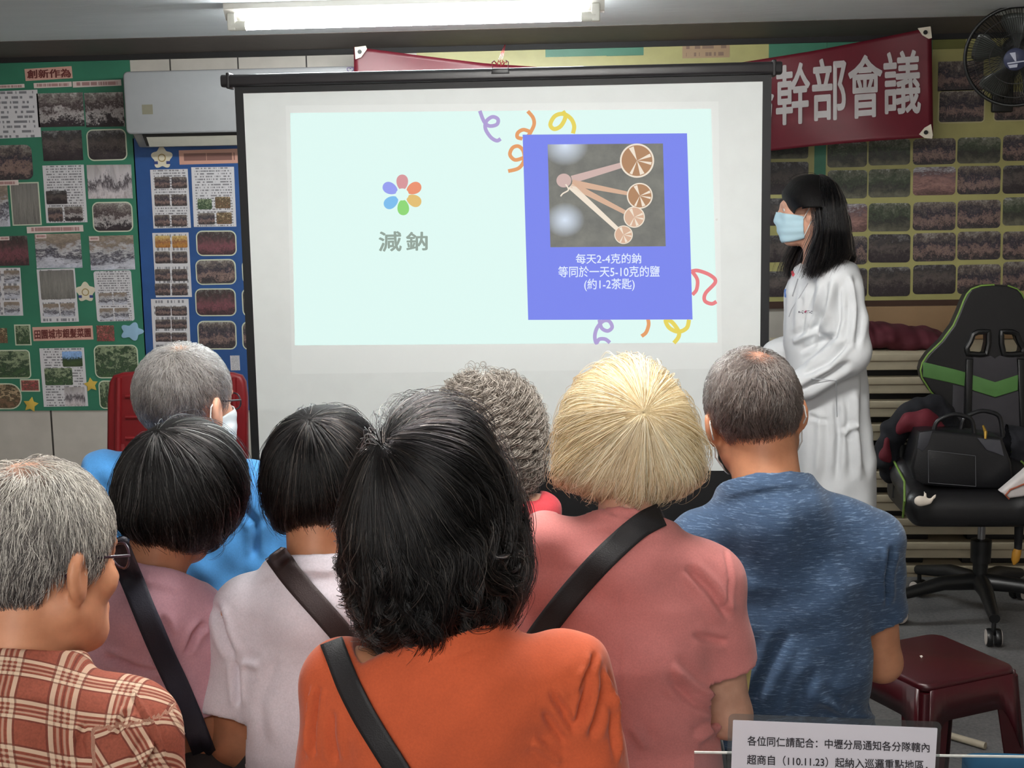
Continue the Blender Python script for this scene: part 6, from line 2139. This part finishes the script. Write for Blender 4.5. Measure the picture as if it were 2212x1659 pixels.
TONE_A = skin_mat('skin, tanned', rgb(196, 138, 104))
TONE_B = skin_mat('skin, light', rgb(208, 162, 138))
TONE_C = skin_mat('skin, brown', rgb(168, 112, 82))
black_hair = hair_mat('black hair', [(0.0, rgb(5, 4, 5)), (0.72, rgb(9, 8, 8)), (0.90, rgb(34, 27, 25)), (1.0, rgb(128, 112, 100))], 0.26)
soft_black = hair_mat('greying black hair', [(0.0, rgb(7, 6, 6)), (0.8, rgb(14, 12, 12)), (0.93, rgb(70, 64, 62)), (1.0, rgb(190, 184, 178))], 0.3)
grey_hair = hair_mat('grey hair', [(0.0, rgb(70, 66, 66)), (0.35, rgb(128, 122, 118)), (0.65, rgb(180, 174, 166)), (1.0, rgb(226, 220, 210))], 0.35, fibre=False)
pepper_hair = hair_mat('salt and pepper hair', [(0.0, rgb(54, 50, 50)), (0.5, rgb(96, 90, 88)), (0.8, rgb(160, 152, 146)), (1.0, rgb(214, 208, 200))], 0.35)
curl_hair = hair_mat('grey brown curly hair', [(0.0, rgb(70, 62, 56)), (0.5, rgb(126, 116, 106)), (1.0, rgb(196, 188, 178))], 0.35, fibre=False)
blond_hair = hair_mat('pale blond hair', [(0.0, rgb(198, 174, 134)), (0.5, rgb(238, 221, 184)), (1.0, rgb(252, 243, 220))], 0.35, fibre=False)
brown_short = hair_mat('dark brown cropped hair', [(0.0, rgb(48, 40, 38)), (0.7, rgb(80, 68, 62)), (0.93, rgb(120, 108, 100)), (1.0, rgb(190, 182, 174))], 0.35)
dark_cap = cap_mat('black hair mass', rgb(6, 5, 5), rgb(14, 11, 11))
web_navy = mat('navy webbing', rgb(32, 32, 44), 0.65, bump=0.3, bscale=500)
web_brown = mat('dark brown webbing', rgb(48, 36, 36), 0.65, bump=0.3, bscale=500)
web_black = mat('black webbing', rgb(28, 26, 28), 0.6, bump=0.3, bscale=500)

back_line = lambda zb, zs, zf: (lambda x, y: zf if y > 0.055 else (zs if y > -0.03 else zb))
smooth_line = lambda zb, zs, zf: (lambda x, y: float(np.interp(y, [-0.09, -0.05, -0.035, 0.03, 0.05, 0.08], [zb, zb, zs, zs, (zs + zf) / 2, zf])))

# --- man in the light blue shirt, left, masked
p5 = seated('person with cropped grey hair, light blue shirt and white mask', 2.75, (396, 960), (232, 1035), (552, 1060), (208, 1290), (600, 1290),
            (408, 878, 0.04, 25, 2, 0, 1.04), TONE_B, cloth_mat('light blue shirt cloth', rgb(74, 142, 204), 0.8), r=0.056, sleeve=0.75, creases=[([(554, 1122), (549, 1206)], 7, -0.006), ([(520, 1090), (552, 1130)], 8, -0.004)], h=0.006, seed=5)
short_hair(p5['root'], p5['hc'], p5['R'], p5['s'], (0.083, 0.102, 0.094), (0, -0.018, 0.034), smooth_line(-0.066, 0.012, 0.075), 9000, 0.028, scalp_mat('grey cropped scalp', rgb(112, 106, 102), rgb(190, 150, 124)), pepper_hair, (0.1, -0.45, 1.0), 0.006, (0.0, -0.1, 1.0), 18, 3, radius=0.00042, droop=0.5, fade=(-0.25, 0.3))
face_mask(p5['root'], p5['hc'], p5['R'], p5['s'], p5['body'], mat('white mask fabric', rgb(206, 216, 220), 0.8, var=0.02))
glasses(p5['root'], p5['hc'], p5['R'], p5['s'], mat('dark spectacle frame', rgb(40, 34, 40), 0.3))
stool_for(p5, 'dark red stool under the man in the light blue shirt')

# --- woman with curly grey hair, behind the woman in black hair
p6 = seated('person with curly grey hair in a red top, mostly hidden', 2.92, (1055, 1075), (945, 1130), (1160, 1110), (930, 1330), (1190, 1330),
            (1052, 935, 0.03, 5, 8, 0, 0.95), TONE_B, cloth_mat('coral red cloth', rgb(214, 76, 84)), r=0.05, h=0.007, seed=6)
long_hair(p6['root'], p6['hc'] + np.array([0, -0.01, 0.0]), 2.92, [(1065, 800), (1100, 808), (1135, 835), (1160, 880), (1170, 930), (1172, 985), (1158, 1030), (1130, 1062), (1080, 1072), (1030, 1070), (985, 1055), (955, 1010), (945, 950), (945, 890), (960, 850), (990, 818), (1025, 802)],
          0.115, 0.10, (0, -0.25, 1), (0.08, 1, -0.25), 62, 5000, cap_mat('grey brown hair mass', rgb(84, 76, 70)), curl_hair, 6, 150, 14, (0.006, 20, 0.1), 0.011, 0.00045, (-0.010, 0.010), 46, 260, 0.10, 0.88, rag=0.007, locks=(300, 26, 0.011, 0.030, (0.96, -0.6), 10), size=0.93)
stool_for(p6, 'dark red stool under the curly grey haired woman in red')

# --- man in the dark blue shirt, right
p8 = seated('person with cropped dark hair in a mottled dark blue shirt', 2.55, (1662, 1012), (1508, 1190), (1868, 1168), (1478, 1450, 0.02), (1904, 1430, 0.05),
            (1628, 902, 0.04, -7, 4, -9, 1.0), TONE_A, cloth_mat('mottled blue cloth', rgb(54, 73, 98), 0.85, heather=rgb(104, 124, 148)), r=0.064, sleeve=0.60, sr=0.024,
            creases=[([(1627, 1520), (1660, 1440), (1699, 1363)], 12, -0.006), ([(1760, 1500), (1830, 1545), (1900, 1550)], 9, 0.006), ([(1925, 1180), (1915, 1250), (1918, 1310)], 5, -0.010), ([(1700, 1560), (1760, 1440)], 12, -0.004)], trousers=cloth_mat('grey brown trousers', rgb(96, 88, 82)), wrists=None, seed=8, neck_r=0.066, back=0.12, sw_k=0.97)
short_hair(p8['root'], p8['hc'], p8['R'], p8['s'], (0.084, 0.103, 0.096), (0, -0.018, 0.036), smooth_line(-0.070, 0.004, 0.07), 10000, 0.026, scalp_mat('dark cropped scalp', rgb(58, 48, 44), rgb(160, 116, 96)), brown_short, (0.15, -0.35, 1.0), 0.006, (0.25, -0.35, 1.0), 22, 4, radius=0.0004, droop=0.5, fade=(-0.1, 0.15))
face_mask(p8['root'], p8['hc'], p8['R'], p8['s'], p8['body'], mat('white mask fabric', rgb(206, 216, 220), 0.8, var=0.02))
stool_for(p8, 'dark red stool under the man in dark blue')

# --- woman in lavender
p3 = seated('person with a black bob in a dusky lavender shirt, seated', 2.20, (325, 1205), (178, 1300), (418, 1325), (170, 1560), (440, 1580),
            (380, 1070, 0.05, 8, 14, 4, 0.92), TONE_A, cloth_mat('lavender cloth', rgb(204, 158, 170), 0.85), r=0.052, sleeve=0.80,
            creases=[([(221, 1414), (290, 1445), (348, 1457)], 7, -0.007), ([(286, 1463), (368, 1476)], 6, -0.005), ([(401, 1415), (420, 1370), (446, 1345)], 6, -0.008), ([(348, 1330), (368, 1375)], 6, -0.004), ([(330, 1520), (390, 1525)], 7, -0.006), ([(350, 1600), (420, 1570)], 8, 0.008)], seed=3)
long_hair(p3['root'], p3['hc'] + np.array([0, -0.005, -0.005]), 2.20, [(390, 910), (430, 920), (470, 945), (500, 985), (517, 1040), (520, 1085), (505, 1130), (478, 1165), (440, 1188), (390, 1195), (340, 1188), (295, 1170), (258, 1140), (240, 1090), (242, 1030), (258, 985), (290, 945), (335, 918)],
          0.118, 0.125, (-0.05, -0.42, 1), (0.14, 1, -0.35), 58, 11000, dark_cap, soft_black, 3, 152, 9, (0.005, 7, 0.3), 0.0, 0.00036, (-0.010, 0.004), 24, 200, 0.07, 0.955, rag=0.004)
stool_for(p3, 'dark red stool under the woman in lavender')
bag_for(p3, 'crossbody bag with a navy strap worn by the woman in lavender', [(252, 1172), (288, 1260), (318, 1335), (352, 1415), (388, 1490), (428, 1590), (452, 1655)], 50, web_navy, 1,
        [at(250, 1180, 2.34), at(246, 1166, 2.26)], [at(470, 1720, 2.12)])

# --- woman in white
p4 = seated('person with short black hair in a plain white shirt, seated', 2.20, (690, 1186), (532, 1322), (850, 1322), (500, 1600), (880, 1600),
            (685, 1040, 0.05, -6, 10, 0, 0.92), TONE_A, cloth_mat('white cotton', rgb(226, 218, 226), 0.85), r=0.056, sleeve=0.72, sr=0.03,
            creases=[([(458, 1300), (480, 1370), (507, 1426)], 7, -0.007), ([(507, 1426), (512, 1480), (516, 1528)], 6, -0.008), ([(600, 1420), (560, 1520), (575, 1620)], 12, -0.003), ([(560, 1440), (520, 1430)], 8, 0.004)], seed=4, neck_open=0.024)
long_hair(p4['root'], p4['hc'] + np.array([0, -0.005, 0.0]), 2.20, [(690, 884), (740, 893), (780, 930), (806, 985), (812, 1040), (800, 1090), (775, 1125), (735, 1140), (690, 1142), (650, 1150), (610, 1152), (585, 1120), (568, 1070), (564, 1010), (575, 955), (600, 915), (645, 890)],
          0.115, 0.125, (0.04, -0.50, 1), (-0.1, 1, -0.2), 60, 10000, dark_cap, black_hair, 4, 140, 8, (0.003, 6, 0.3), 0.0, 0.00036, (-0.009, 0.004), 22, 240, 0.06, 0.96, rag=0.003)
stool_for(p4, 'dark red stool under the woman in white')
bag_for(p4, 'crossbody bag with a dark brown strap worn by the woman in the white shirt', [(596, 1198), (640, 1258), (700, 1325), (760, 1395), (830, 1480), (880, 1560)], 50, web_brown, 1,
        [at(594, 1212, 2.34), at(590, 1196, 2.26)], [at(920, 1640, 2.12)])

# --- woman with pale blond hair
p7 = seated('person with chin length pale blond hair in a pink shirt', 2.20, (1350, 1098), (1190, 1185), (1528, 1250), (1165, 1480), (1574, 1545, 0.03),
            (1362, 950, 0.06, 0, 14, 0, 0.98), TONE_B, cloth_mat('dusky pink cloth', rgb(208, 130, 126), 0.85), r=0.056, sleeve=0.62, sr=0.024,
            creases=[([(1350, 1112), (1385, 1130), (1420, 1142)], 5, -0.006), ([(1300, 1100), (1345, 1118)], 5, -0.003), ([(1482, 1223), (1535, 1275), (1580, 1342)], 8, -0.008), ([(1500, 1372), (1574, 1390)], 7, -0.006), ([(1341, 1190), (1342, 1360), (1338, 1640)], 3.0, -0.0022), ([(1448, 1435), (1500, 1480), (1559, 1512)], 9, 0.007), ([(1440, 1470), (1500, 1520), (1560, 1545)], 7, -0.006), ([(1566, 1180), (1578, 1250), (1570, 1330)], 4, -0.003), ([(1360, 1560), (1400, 1620)], 10, 0.005), ([(1500, 1600), (1570, 1560)], 9, 0.006)],
            seed=7, back=0.12, belly=0.01)
long_hair(p7['root'], p7['hc'] + np.array([0, -0.01, -0.01]), 2.20, [(1355, 779), (1400, 788), (1445, 815), (1482, 855), (1505, 905), (1520, 960), (1527, 1010), (1518, 1045), (1480, 1066), (1430, 1082), (1370, 1092), (1300, 1082), (1240, 1066), (1195, 1045), (1190, 1010), (1200, 960), (1212, 905), (1232, 855), (1265, 815), (1310, 788)],
          0.13, 0.11, (0.14, -0.80, 0.55), (0, 1, -0.25), 58, 14000, cap_mat('blond hair mass', rgb(200, 178, 136), rgb(226, 208, 170)), blond_hair, 7, 141, 9, (0.006, 8, 0.4), 0.0, 0.00038, (-0.012, 0.005), 26, 200, 0.09, 0.945, rag=0.005)
stool_for(p7, 'dark red stool under the blond woman in pink')
bag_for(p7, 'crossbody bag with a black strap worn by the blond woman in pink', [(1428, 1112), (1392, 1128), (1352, 1160), (1300, 1210), (1252, 1262), (1210, 1312), (1170, 1365), (1120, 1440)], 52, web_black, -1,
        [at(1437, 1160, 2.37), at(1436, 1128, 2.33), at(1433, 1114, 2.28)], [at(1090, 1500, 2.15)])


# --- man in the plaid shirt, lower left
def plaid_uv(m):
    V, N = get_vn(m)
    u = V[:, 0].copy(); w = V[:, 2] + 0.85 * (V[:, 1] - 1.6)
    sx_ = at(300, 1500, 1.70)[0]
    arm = np.clip((V[:, 0] - (sx_ - 0.02)) / 0.03, 0, 1) * (V[:, 2] < at(300, 1480, 1.7)[2])
    ca, sa = math.cos(0.5), math.sin(0.5)
    u2 = u * ca + w * sa; w2 = -u * sa + w * ca
    a = m.attributes.new('plaid', 'FLOAT_VECTOR', 'POINT')
    yoke = (V[:, 2] > at(100, 1490, 1.62)[2]).astype(float)
    out = np.stack([np.where(arm > 0.5, u2, u), np.where(arm > 0.5, w2, w), yoke], 1)
    a.data.foreach_set('vector', out.astype(np.float32).ravel())


def plaid_mat():
    w = NT('brown plaid cotton')
    a = w.n('ShaderNodeAttribute', attribute_name='plaid')
    sp = w.n('ShaderNodeSeparateXYZ'); w.link(a.outputs['Vector'], sp.inputs[0])
    base, cream_, dark = rgb(138, 74, 58), rgb(214, 190, 164), rgb(84, 40, 34)
    def stripes(coord, per, off):
        f = w.math('FRACT', w.math('DIVIDE', w.math('ADD', coord, off), per))
        k = (0, 0, 0, 1); o = (1, 1, 1, 1); h_ = (0.55, 0.55, 0.55, 1)
        cr = w.ramp(f, [(0.0, k), (0.42, o), (0.50, k), (0.55, h_), (0.59, k), (0.66, h_), (0.70, k), (0.76, o), (0.84, k)], 'CONSTANT')
        dk = w.ramp(f, [(0.0, k), (0.38, o), (0.42, k), (0.50, h_), (0.53, k), (0.61, o), (0.64, k), (0.72, h_), (0.74, k), (0.84, o), (0.88, k)], 'CONSTANT')
        return cr, dk
    c1, d1 = stripes(sp.outputs[0], 0.062, 5.0)
    c2, d2 = stripes(sp.outputs[1], 0.066, 5.0)
    nz = w.noise(w.coord('Object'), 300, 2, 0.6)
    b = w.ramp(nz, [(0.3, tuple(x * 0.85 for x in base[:3]) + (1,)), (0.7, tuple(x * 1.15 for x in base[:3]) + (1,))])
    col = w.mix(w.math('MULTIPLY', c1, 0.62), b, cream_)
    col = w.mix(w.math('MULTIPLY', c2, 0.72), col, cream_)
    col = w.mix(w.math('MULTIPLY', w.math('MAXIMUM', d1, d2), 0.6), col, dark)
    w.bsdf(col, 0.85, 0.2)
    w.bump(w.noise(w.coord('Object'), 420, 2), 0.2, 0.0008)
    return w.m


p2 = seated('person with thinning grey hair and glasses in a brown plaid shirt', 1.62, (40, 1395), (-190, 1590), (272, 1585), (-235, 1960), (345, 1930),
            (92, 1212, 0.04, 30, 8, 0, 1.0), TONE_A, plaid_mat(), r=0.064, sleeve=2, sr=0.03, collar=0.028, creases=[([(248, 1600), (262, 1560), (280, 1530)], 6, -0.006), ([(180, 1640), (172, 1600), (185, 1560)], 7, -0.005), ([(300, 1659), (330, 1600)], 8, 0.006), ([(275, 1475), (330, 1560), (360, 1640)], 4, 0.003)],
            h=0.0045, seed=2, neck_r=0.056, post=plaid_uv, sw_k=0.95)
short_hair(p2['root'], p2['hc'], p2['R'], p2['s'], (0.085, 0.103, 0.098), (0, -0.018, 0.034), smooth_line(-0.074, 0.0, 0.075), 13000, 0.036, scalp_mat('pale cropped scalp', rgb(140, 130, 126), rgb(206, 158, 132)), grey_hair, (0.05, -0.05, 1.0), 0.006, (-0.15, -0.1, 1.0), 42, 5, radius=0.00034, droop=0.8, fade=(-0.35, 0.3))
glasses(p2['root'], p2['hc'], p2['R'], p2['s'], mat('dark plum spectacle frame', rgb(48, 32, 44), 0.3))
stool_for(p2, 'dark red stool under the man in the plaid shirt')

# --- woman in orange, front centre
p1 = seated('person with long wavy black hair in an orange shirt', 1.64, (1020, 1346), (748, 1478), (1216, 1460), (722, 1800), (1285, 1800),
            (925, 1090, 0.05, 0, 10, 0, 0.98), TONE_A, cloth_mat('orange cotton', rgb(186, 84, 50), 0.85), r=0.054, sleeve=0.95, sr=0.022,
            creases=[([(1281, 1411), (1276, 1440), (1259, 1468), (1250, 1500)], 5, -0.006), ([(1276, 1445), (1262, 1510), (1244, 1572)], 7, -0.007), ([(1303, 1484), (1290, 1540), (1275, 1600)], 8, -0.006), ([(1186, 1489), (1215, 1530), (1244, 1585)], 8, -0.005), ([(1171, 1533), (1225, 1611)], 8, -0.004), ([(1150, 1600), (1215, 1650)], 9, 0.004),
                     ([(672, 1479), (666, 1560), (664, 1640)], 4, 0.006), ([(684, 1479), (678, 1560), (676, 1640)], 4, -0.006), ([(717, 1533), (716, 1590), (725, 1655)], 8, -0.005), ([(1300, 1440), (1322, 1540), (1335, 1650)], 4, 0.006)], h=0.0045, seed=1, neck_open=0.018)
long_hair(p1['root'], p1['hc'] + np.array([0, -0.01, -0.03]), 1.64, [(905, 864), (950, 868), (1000, 890), (1040, 925), (1070, 975), (1092, 1030), (1106, 1090), (1115, 1150), (1128, 1210), (1130, 1265), (1118, 1310), (1095, 1345), (1060, 1375), (1010, 1398), (960, 1436), (900, 1418), (840, 1396), (790, 1360), (765, 1310), (745, 1250), (735, 1190), (728, 1130), (735, 1070), (750, 1010), (770, 950), (800, 905), (845, 875)],
          0.135, 0.13, (-0.26, -0.55, 0.80), (0, 1, -0.05), 52, 22000, dark_cap, black_hair, 11, 172, 6, (0.026, 9, 0.5), 0.0, 0.00036, (-0.020, 0.008), 46, 120, 0.10, 0.89, pull=0.95, rag=0.006, locks=(170, 46, 0.012, 0.05, (0.10, -0.80), 7), size=0.92)
stool_for(p1, 'dark red stool under the woman in orange')
bag_for(p1, 'crossbody bag with a dark strap worn by the woman in orange', [(716, 1386), (733, 1430), (752, 1480), (785, 1545), (822, 1605), (856, 1659), (900, 1730)], 50, web_black, 1,
        [at(716, 1408, 1.78), at(714, 1388, 1.71)], [at(940, 1800, 1.54)])

# --- presenter in a white coat, standing beside the screen
YD = 4.22
D_ = lambda x, y, d=0.0: at(x, y, YD + d)
hc = D_(1745, 453); R = head_frame(-82, 2, 0); s = 0.84
doc_p = thing('person', (D_(1780, 900)[0], YD, 0), 'person standing in a white coat and pale blue face mask', 'person')
nb = D_(1785, 585)
shN, shF = D_(1812, 618, -0.17), D_(1790, 618, 0.17)
elN, wrN = D_(1838, 762, -0.20), D_(1712, 838, -0.17)
elF, wrF = D_(1760, 745, 0.20), D_(1652, 772, 0.12)
floorx = D_(1790, 900)[0]
v = Vol((floorx - 0.42, YD - 0.36, 0.0), (floorx + 0.32, YD + 0.36, 1.64), 0.006)
rr_ = lambda g: [(D_(0, 600)[2], D_(1778, 600)[0], YD, 0.085 + g, 0.15 + g), (D_(0, 650)[2], D_(1775, 650)[0], YD, 0.115 + g, 0.165 + g), (D_(0, 720)[2], D_(1778, 720)[0], YD, 0.120 + g, 0.155 + g), (D_(0, 800)[2], D_(1785, 800)[0], YD, 0.115 + g, 0.15 + g),
                 (D_(0, 880)[2], D_(1790, 880)[0], YD, 0.118 + g, 0.165 + g), (D_(0, 960)[2], D_(1795, 960)[0], YD, 0.124 + g, 0.17 + g), (D_(0, 1100)[2], D_(1800, 1100)[0], YD, 0.132 + g, 0.18 + g)]
v.loft(rr_(-0.03)[:5], 0.03)
v.cone(nb, hc + R @ np.array([0, -0.02, -0.07]), 0.055, 0.047, 0.03)
v.chain([nb, shN], [0.05, 0.045], 0.05); v.chain([nb, shF], [0.05, 0.045], 0.05)
for S, E_, W, sg in ((shN, elN, wrN, -1), (shF, elF, wrF, 1)):
    v.chain([S, E_, W], [0.042, 0.036, 0.025], 0.02)
    d = W - E_; d /= np.linalg.norm(d)
    hand_sdf(v, W + d * 0.01, d, Z, sg, 0.92)
for sg in (-1, 1):
    hp = np.array([floorx + 0.005, YD + sg * 0.075, 0.84]); kn = np.array([floorx - 0.01, YD + sg * 0.09, 0.46]); an = np.array([floorx + 0.02, YD + sg * 0.09, 0.08])
    v.chain([hp, kn, an], [0.062, 0.05, 0.036], 0.02)
    v.chain([an, an + np.array([-0.14, 0, -0.05])], [0.034, 0.024], 0.02)
head_sdf(v, hc, R, s)
dbody = vol_obj(v, 'body', TONE_B, doc_p, 1)
v = Vol((floorx - 0.40, YD - 0.36, D_(0, 1120)[2] - 0.05), (floorx + 0.34, YD + 0.36, D_(0, 540)[2]), 0.006)
v.loft(rr_(0.0), 0.03)
v.chain([nb + np.array([0.0, 0, -0.005]), shN], [0.060, 0.060], 0.05); v.chain([nb + np.array([0.0, 0, -0.005]), shF], [0.060, 0.060], 0.05)
v.chain([shN, elN, wrN + (elN - wrN) * 0.12], [0.062, 0.060, 0.045], 0.03)
v.chain([shF, elF, wrF + (elF - wrF) * 0.2], [0.060, 0.058, 0.045], 0.03)
v.put(lambda x, y, z: z - D_(0, 1098)[2] + 0 * x + 0 * y, (floorx - 0.3, YD - 0.3, D_(0, 1120)[2] - 0.05), (floorx + 0.3, YD + 0.3, D_(0, 1098)[2]), 0.0, 'cut')
na = hc + R @ np.array([0, -0.02, -0.07])
v.cone(nb + Z * 0.01, na + (na - nb) * 0.3, 0.062, 0.066, 0.01, 'cut')
coat_cr = [([(1800, 600), (1790, 680), (1760, 760)], 6, 0.010), ([(1815, 610), (1812, 690), (1790, 760)], 6, -0.009), ([(1835, 590), (1845, 660), (1840, 740)], 6, 0.008), ([(1850, 600), (1858, 680), (1850, 760)], 5, -0.007), ([(1762, 590), (1745, 660), (1720, 740)], 5, -0.006), ([(1775, 610), (1762, 680), (1735, 745)], 5, 0.006),
           ([(1712, 740), (1745, 725), (1775, 715)], 6, 0.010), ([(1725, 760), (1770, 740), (1800, 720)], 5, -0.009), ([(1740, 790), (1780, 765), (1810, 730)], 6, 0.008), ([(1735, 812), (1790, 785), (1835, 735)], 5, -0.010), ([(1722, 850), (1780, 815), (1840, 780)], 7, -0.012),
           ([(1806, 860), (1812, 940), (1808, 1040)], 6, -0.010), ([(1840, 830), (1848, 930), (1856, 1040)], 7, 0.010), ([(1862, 800), (1868, 900), (1876, 1040)], 6, -0.008), ([(1770, 880), (1772, 960), (1765, 1040)], 8, 0.006), ([(1745, 900), (1790, 910)], 4, -0.004), ([(1820, 940), (1850, 915)], 5, 0.007), ([(1710, 600), (1702, 680), (1700, 760)], 5, 0.004), ([(1735, 640), (1730, 700)], 5, -0.004)]
coat_m = mat('white coat cotton', rgb(216, 218, 220), 0.8, 0.2, var=0.02, bump=0.1, bscale=400)
coat = vol_obj(v, 'white_coat', coat_m, doc_p, 2, lambda m: folds(m, coat_cr, 0.004, 10, 21))
cbv = bvh_of(coat)


def on_cloth(x, y, bv=None, off=0.0015):
    dv = at(x, y, 2.0) - EYE; dv /= np.linalg.norm(dv)
    h = (bv or cbv).ray_cast(Vector(EYE), Vector(dv))
    return (np.array(h[0]) - dv * off) if h[0] is not None else D_(x, y, -0.2)


def stitched(pts, r, name, m, bv=None):
    return MB().tube([on_cloth(x, y, bv) for x, y in pts], r, 6).build(name, m, doc_p)


ink = mat('dark embroidery', rgb(52, 44, 60), 0.7)
mk = MB()
for (x, y, w, h_) in ((1726, 672, 2, 8), (1730, 674, 5, 2), (1734, 671, 4, 2), (1734, 675, 2, 5), (1746, 671, 6, 2), (1746, 675, 5, 2), (1753, 672, 4, 2), (1753, 676, 3, 2), (1750, 674, 2, 4)):
    a_, b_ = on_cloth(x - w / 2, y), on_cloth(x + w / 2, y)
    c_, d_ = on_cloth(x + w / 2, y + h_ / 2), on_cloth(x - w / 2, y + h_ / 2)
    mk.add([a_, b_, c_, d_], [(0, 1, 2, 3)])
mk.build('embroidered_name', ink, doc_p)
MB().tube([on_cloth(1739, 672), on_cloth(1741, 674)], 0.004, 8).build('embroidered_dot', mat('red embroidery', rgb(150, 60, 90), 0.7), doc_p)
stitched([(1724, 602), (1718, 622), (1712, 640)], 0.0022, 'collar_edge', mat('shaded coat seam', rgb(150, 152, 156), 0.8))
stitched([(1745, 612), (1728, 640), (1710, 668), (1704, 684)], 0.0018, 'lapel_edge', mat('coat seam', rgb(186, 188, 192), 0.8))
stitched([(1752, 818), (1806, 822), (1808, 900)], 0.0014, 'pocket_seam', mat('coat seam', rgb(186, 188, 192), 0.8))
MB().tube([on_cloth(1697, 627), on_cloth(1698, 640)], 0.005, 8).build('blue_badge', mat('blue badge print', rgb(92, 126, 190), 0.6), doc_p)
MB().tube([on_cloth(1712, 588, off=0.01), on_cloth(1714, 594, off=0.01)], 0.005, 8).build('hair_pin', mat('red bead', rgb(190, 70, 80), 0.4), doc_p)
v = Vol((floorx - 0.2, YD - 0.2, 0.03), (floorx + 0.2, YD + 0.2, 0.75), 0.008)
for sg in (-1, 1):
    v.chain([np.array([floorx + 0.01, YD + sg * 0.075, 0.70]), np.array([floorx - 0.01, YD + sg * 0.09, 0.46]), np.array([floorx + 0.02, YD + sg * 0.09, 0.07])], [0.066, 0.062, 0.055], 0.02)
vol_obj(v, 'trousers', cloth_mat('black trousers', rgb(36, 36, 40)), doc_p, 2)
for sg in (-1, 1):
    f = np.array([floorx + 0.02, YD + sg * 0.09, 0])
    v = Vol(f + np.array([-0.26, -0.08, 0]), f + np.array([0.1, 0.08, 0.12]), 0.007)
    v.chain([f + np.array([0.02, 0, 0.045]), f + np.array([-0.07, 0, 0.045]), f + np.array([-0.17, 0, 0.03])], [0.04, 0.042, 0.028], 0.03)
    v.put(lambda x, y, z: z - 0.004 + 0 * x + 0 * y, f + np.array([-0.26, -0.08, -0.02]), f + np.array([0.1, 0.08, 0.004]), 0.0, 'cut')
    vol_obj(v, 'shoe', mat('black shoe', rgb(30, 28, 28), 0.5), doc_p, 1)
head_extras(doc_p, hc, R, s)
face_mask(doc_p, hc, R, s, dbody, mat('pale blue mask fabric', rgb(178, 208, 220), 0.8, var=0.02))
long_hair(doc_p, D_(1768, 478), YD, [(1689, 415), (1700, 398), (1716, 384), (1735, 378), (1757, 376), (1793, 386), (1812, 415), (1820, 456), (1828, 500), (1838, 540), (1846, 562), (1815, 566), (1786, 586), (1752, 604), (1728, 604), (1712, 575), (1716, 540), (1722, 500), (1716, 465), (1696, 440)],
          0.155, 0.12, (0.0, 0.1, 1), (-1, -0.12, -0.12), 80, 9000, dark_cap, black_hair, 12, 150, 7, (0.003, 7, 0.4), 0.0, 0.0005, (-0.008, 0.003), 24, 220, 0.03, 0.965, faceup=-0.02)


def hair_lock(parent, line, w0, w1, n, m, seed, wave=0.004, radius=0.00045, K=20):
    """a hanging lock of hair: strands spread about a centre line of world points"""
    r_ = np.random.RandomState(seed)
    L = np.array(line, float); k = np.linspace(0, len(L) - 1, K)
    C = np.stack([np.interp(k, range(len(L)), L[:, i]) for i in range(3)], 1)
    for _ in range(3): C[1:-1] = (C[:-2] + 2 * C[1:-1] + C[2:]) / 4
    t = np.linspace(0, 1, K)
    off = r_.normal(size=(n, 1, 3)) * np.array([0.5, 0.35, 0.1])
    P = C[None] + off * (w0 + (w1 - w0) * t)[None, :, None]
    ph = r_.rand(n, 1) * 1.5 + np.sign(off[:, :, 0]) * 1.0
    P[:, :, 0] += wave * t * np.sin(9 * t + ph); P[:, :, 1] += 0.6 * wave * t * np.cos(8 * t + ph)
    end = 0.82 + 0.18 * r_.rand(n, 1)
    P = C[0] * 0 + np.stack([np.stack([np.interp(t * e, t, P[i, :, j]) for j in range(3)], 1) for i, e in enumerate(end[:, 0])])
    strands('loose_hair', P, radius, m, parent)


dh = [o for o in doc_p.children if o.name.startswith('hair') and o.type == 'MESH'][0]
hair_lock(dh, [D_(1784, 455, -0.105), D_(1784, 505, -0.13), D_(1770, 555, -0.17), D_(1752, 602, -0.20)], 0.024, 0.040, 1800, black_hair, 31)
hair_lock(dh, [D_(1790, 440, -0.105), D_(1800, 500, -0.13), D_(1798, 545, -0.17), D_(1778, 588, -0.205)], 0.034, 0.040, 1800, black_hair, 32)
hair_lock(dh, [D_(1750, 470, 0.08), D_(1735, 530, 0.07), D_(1716, 575, 0.03), D_(1708, 604, 0.0)], 0.030, 0.040, 1200, black_hair, 34)
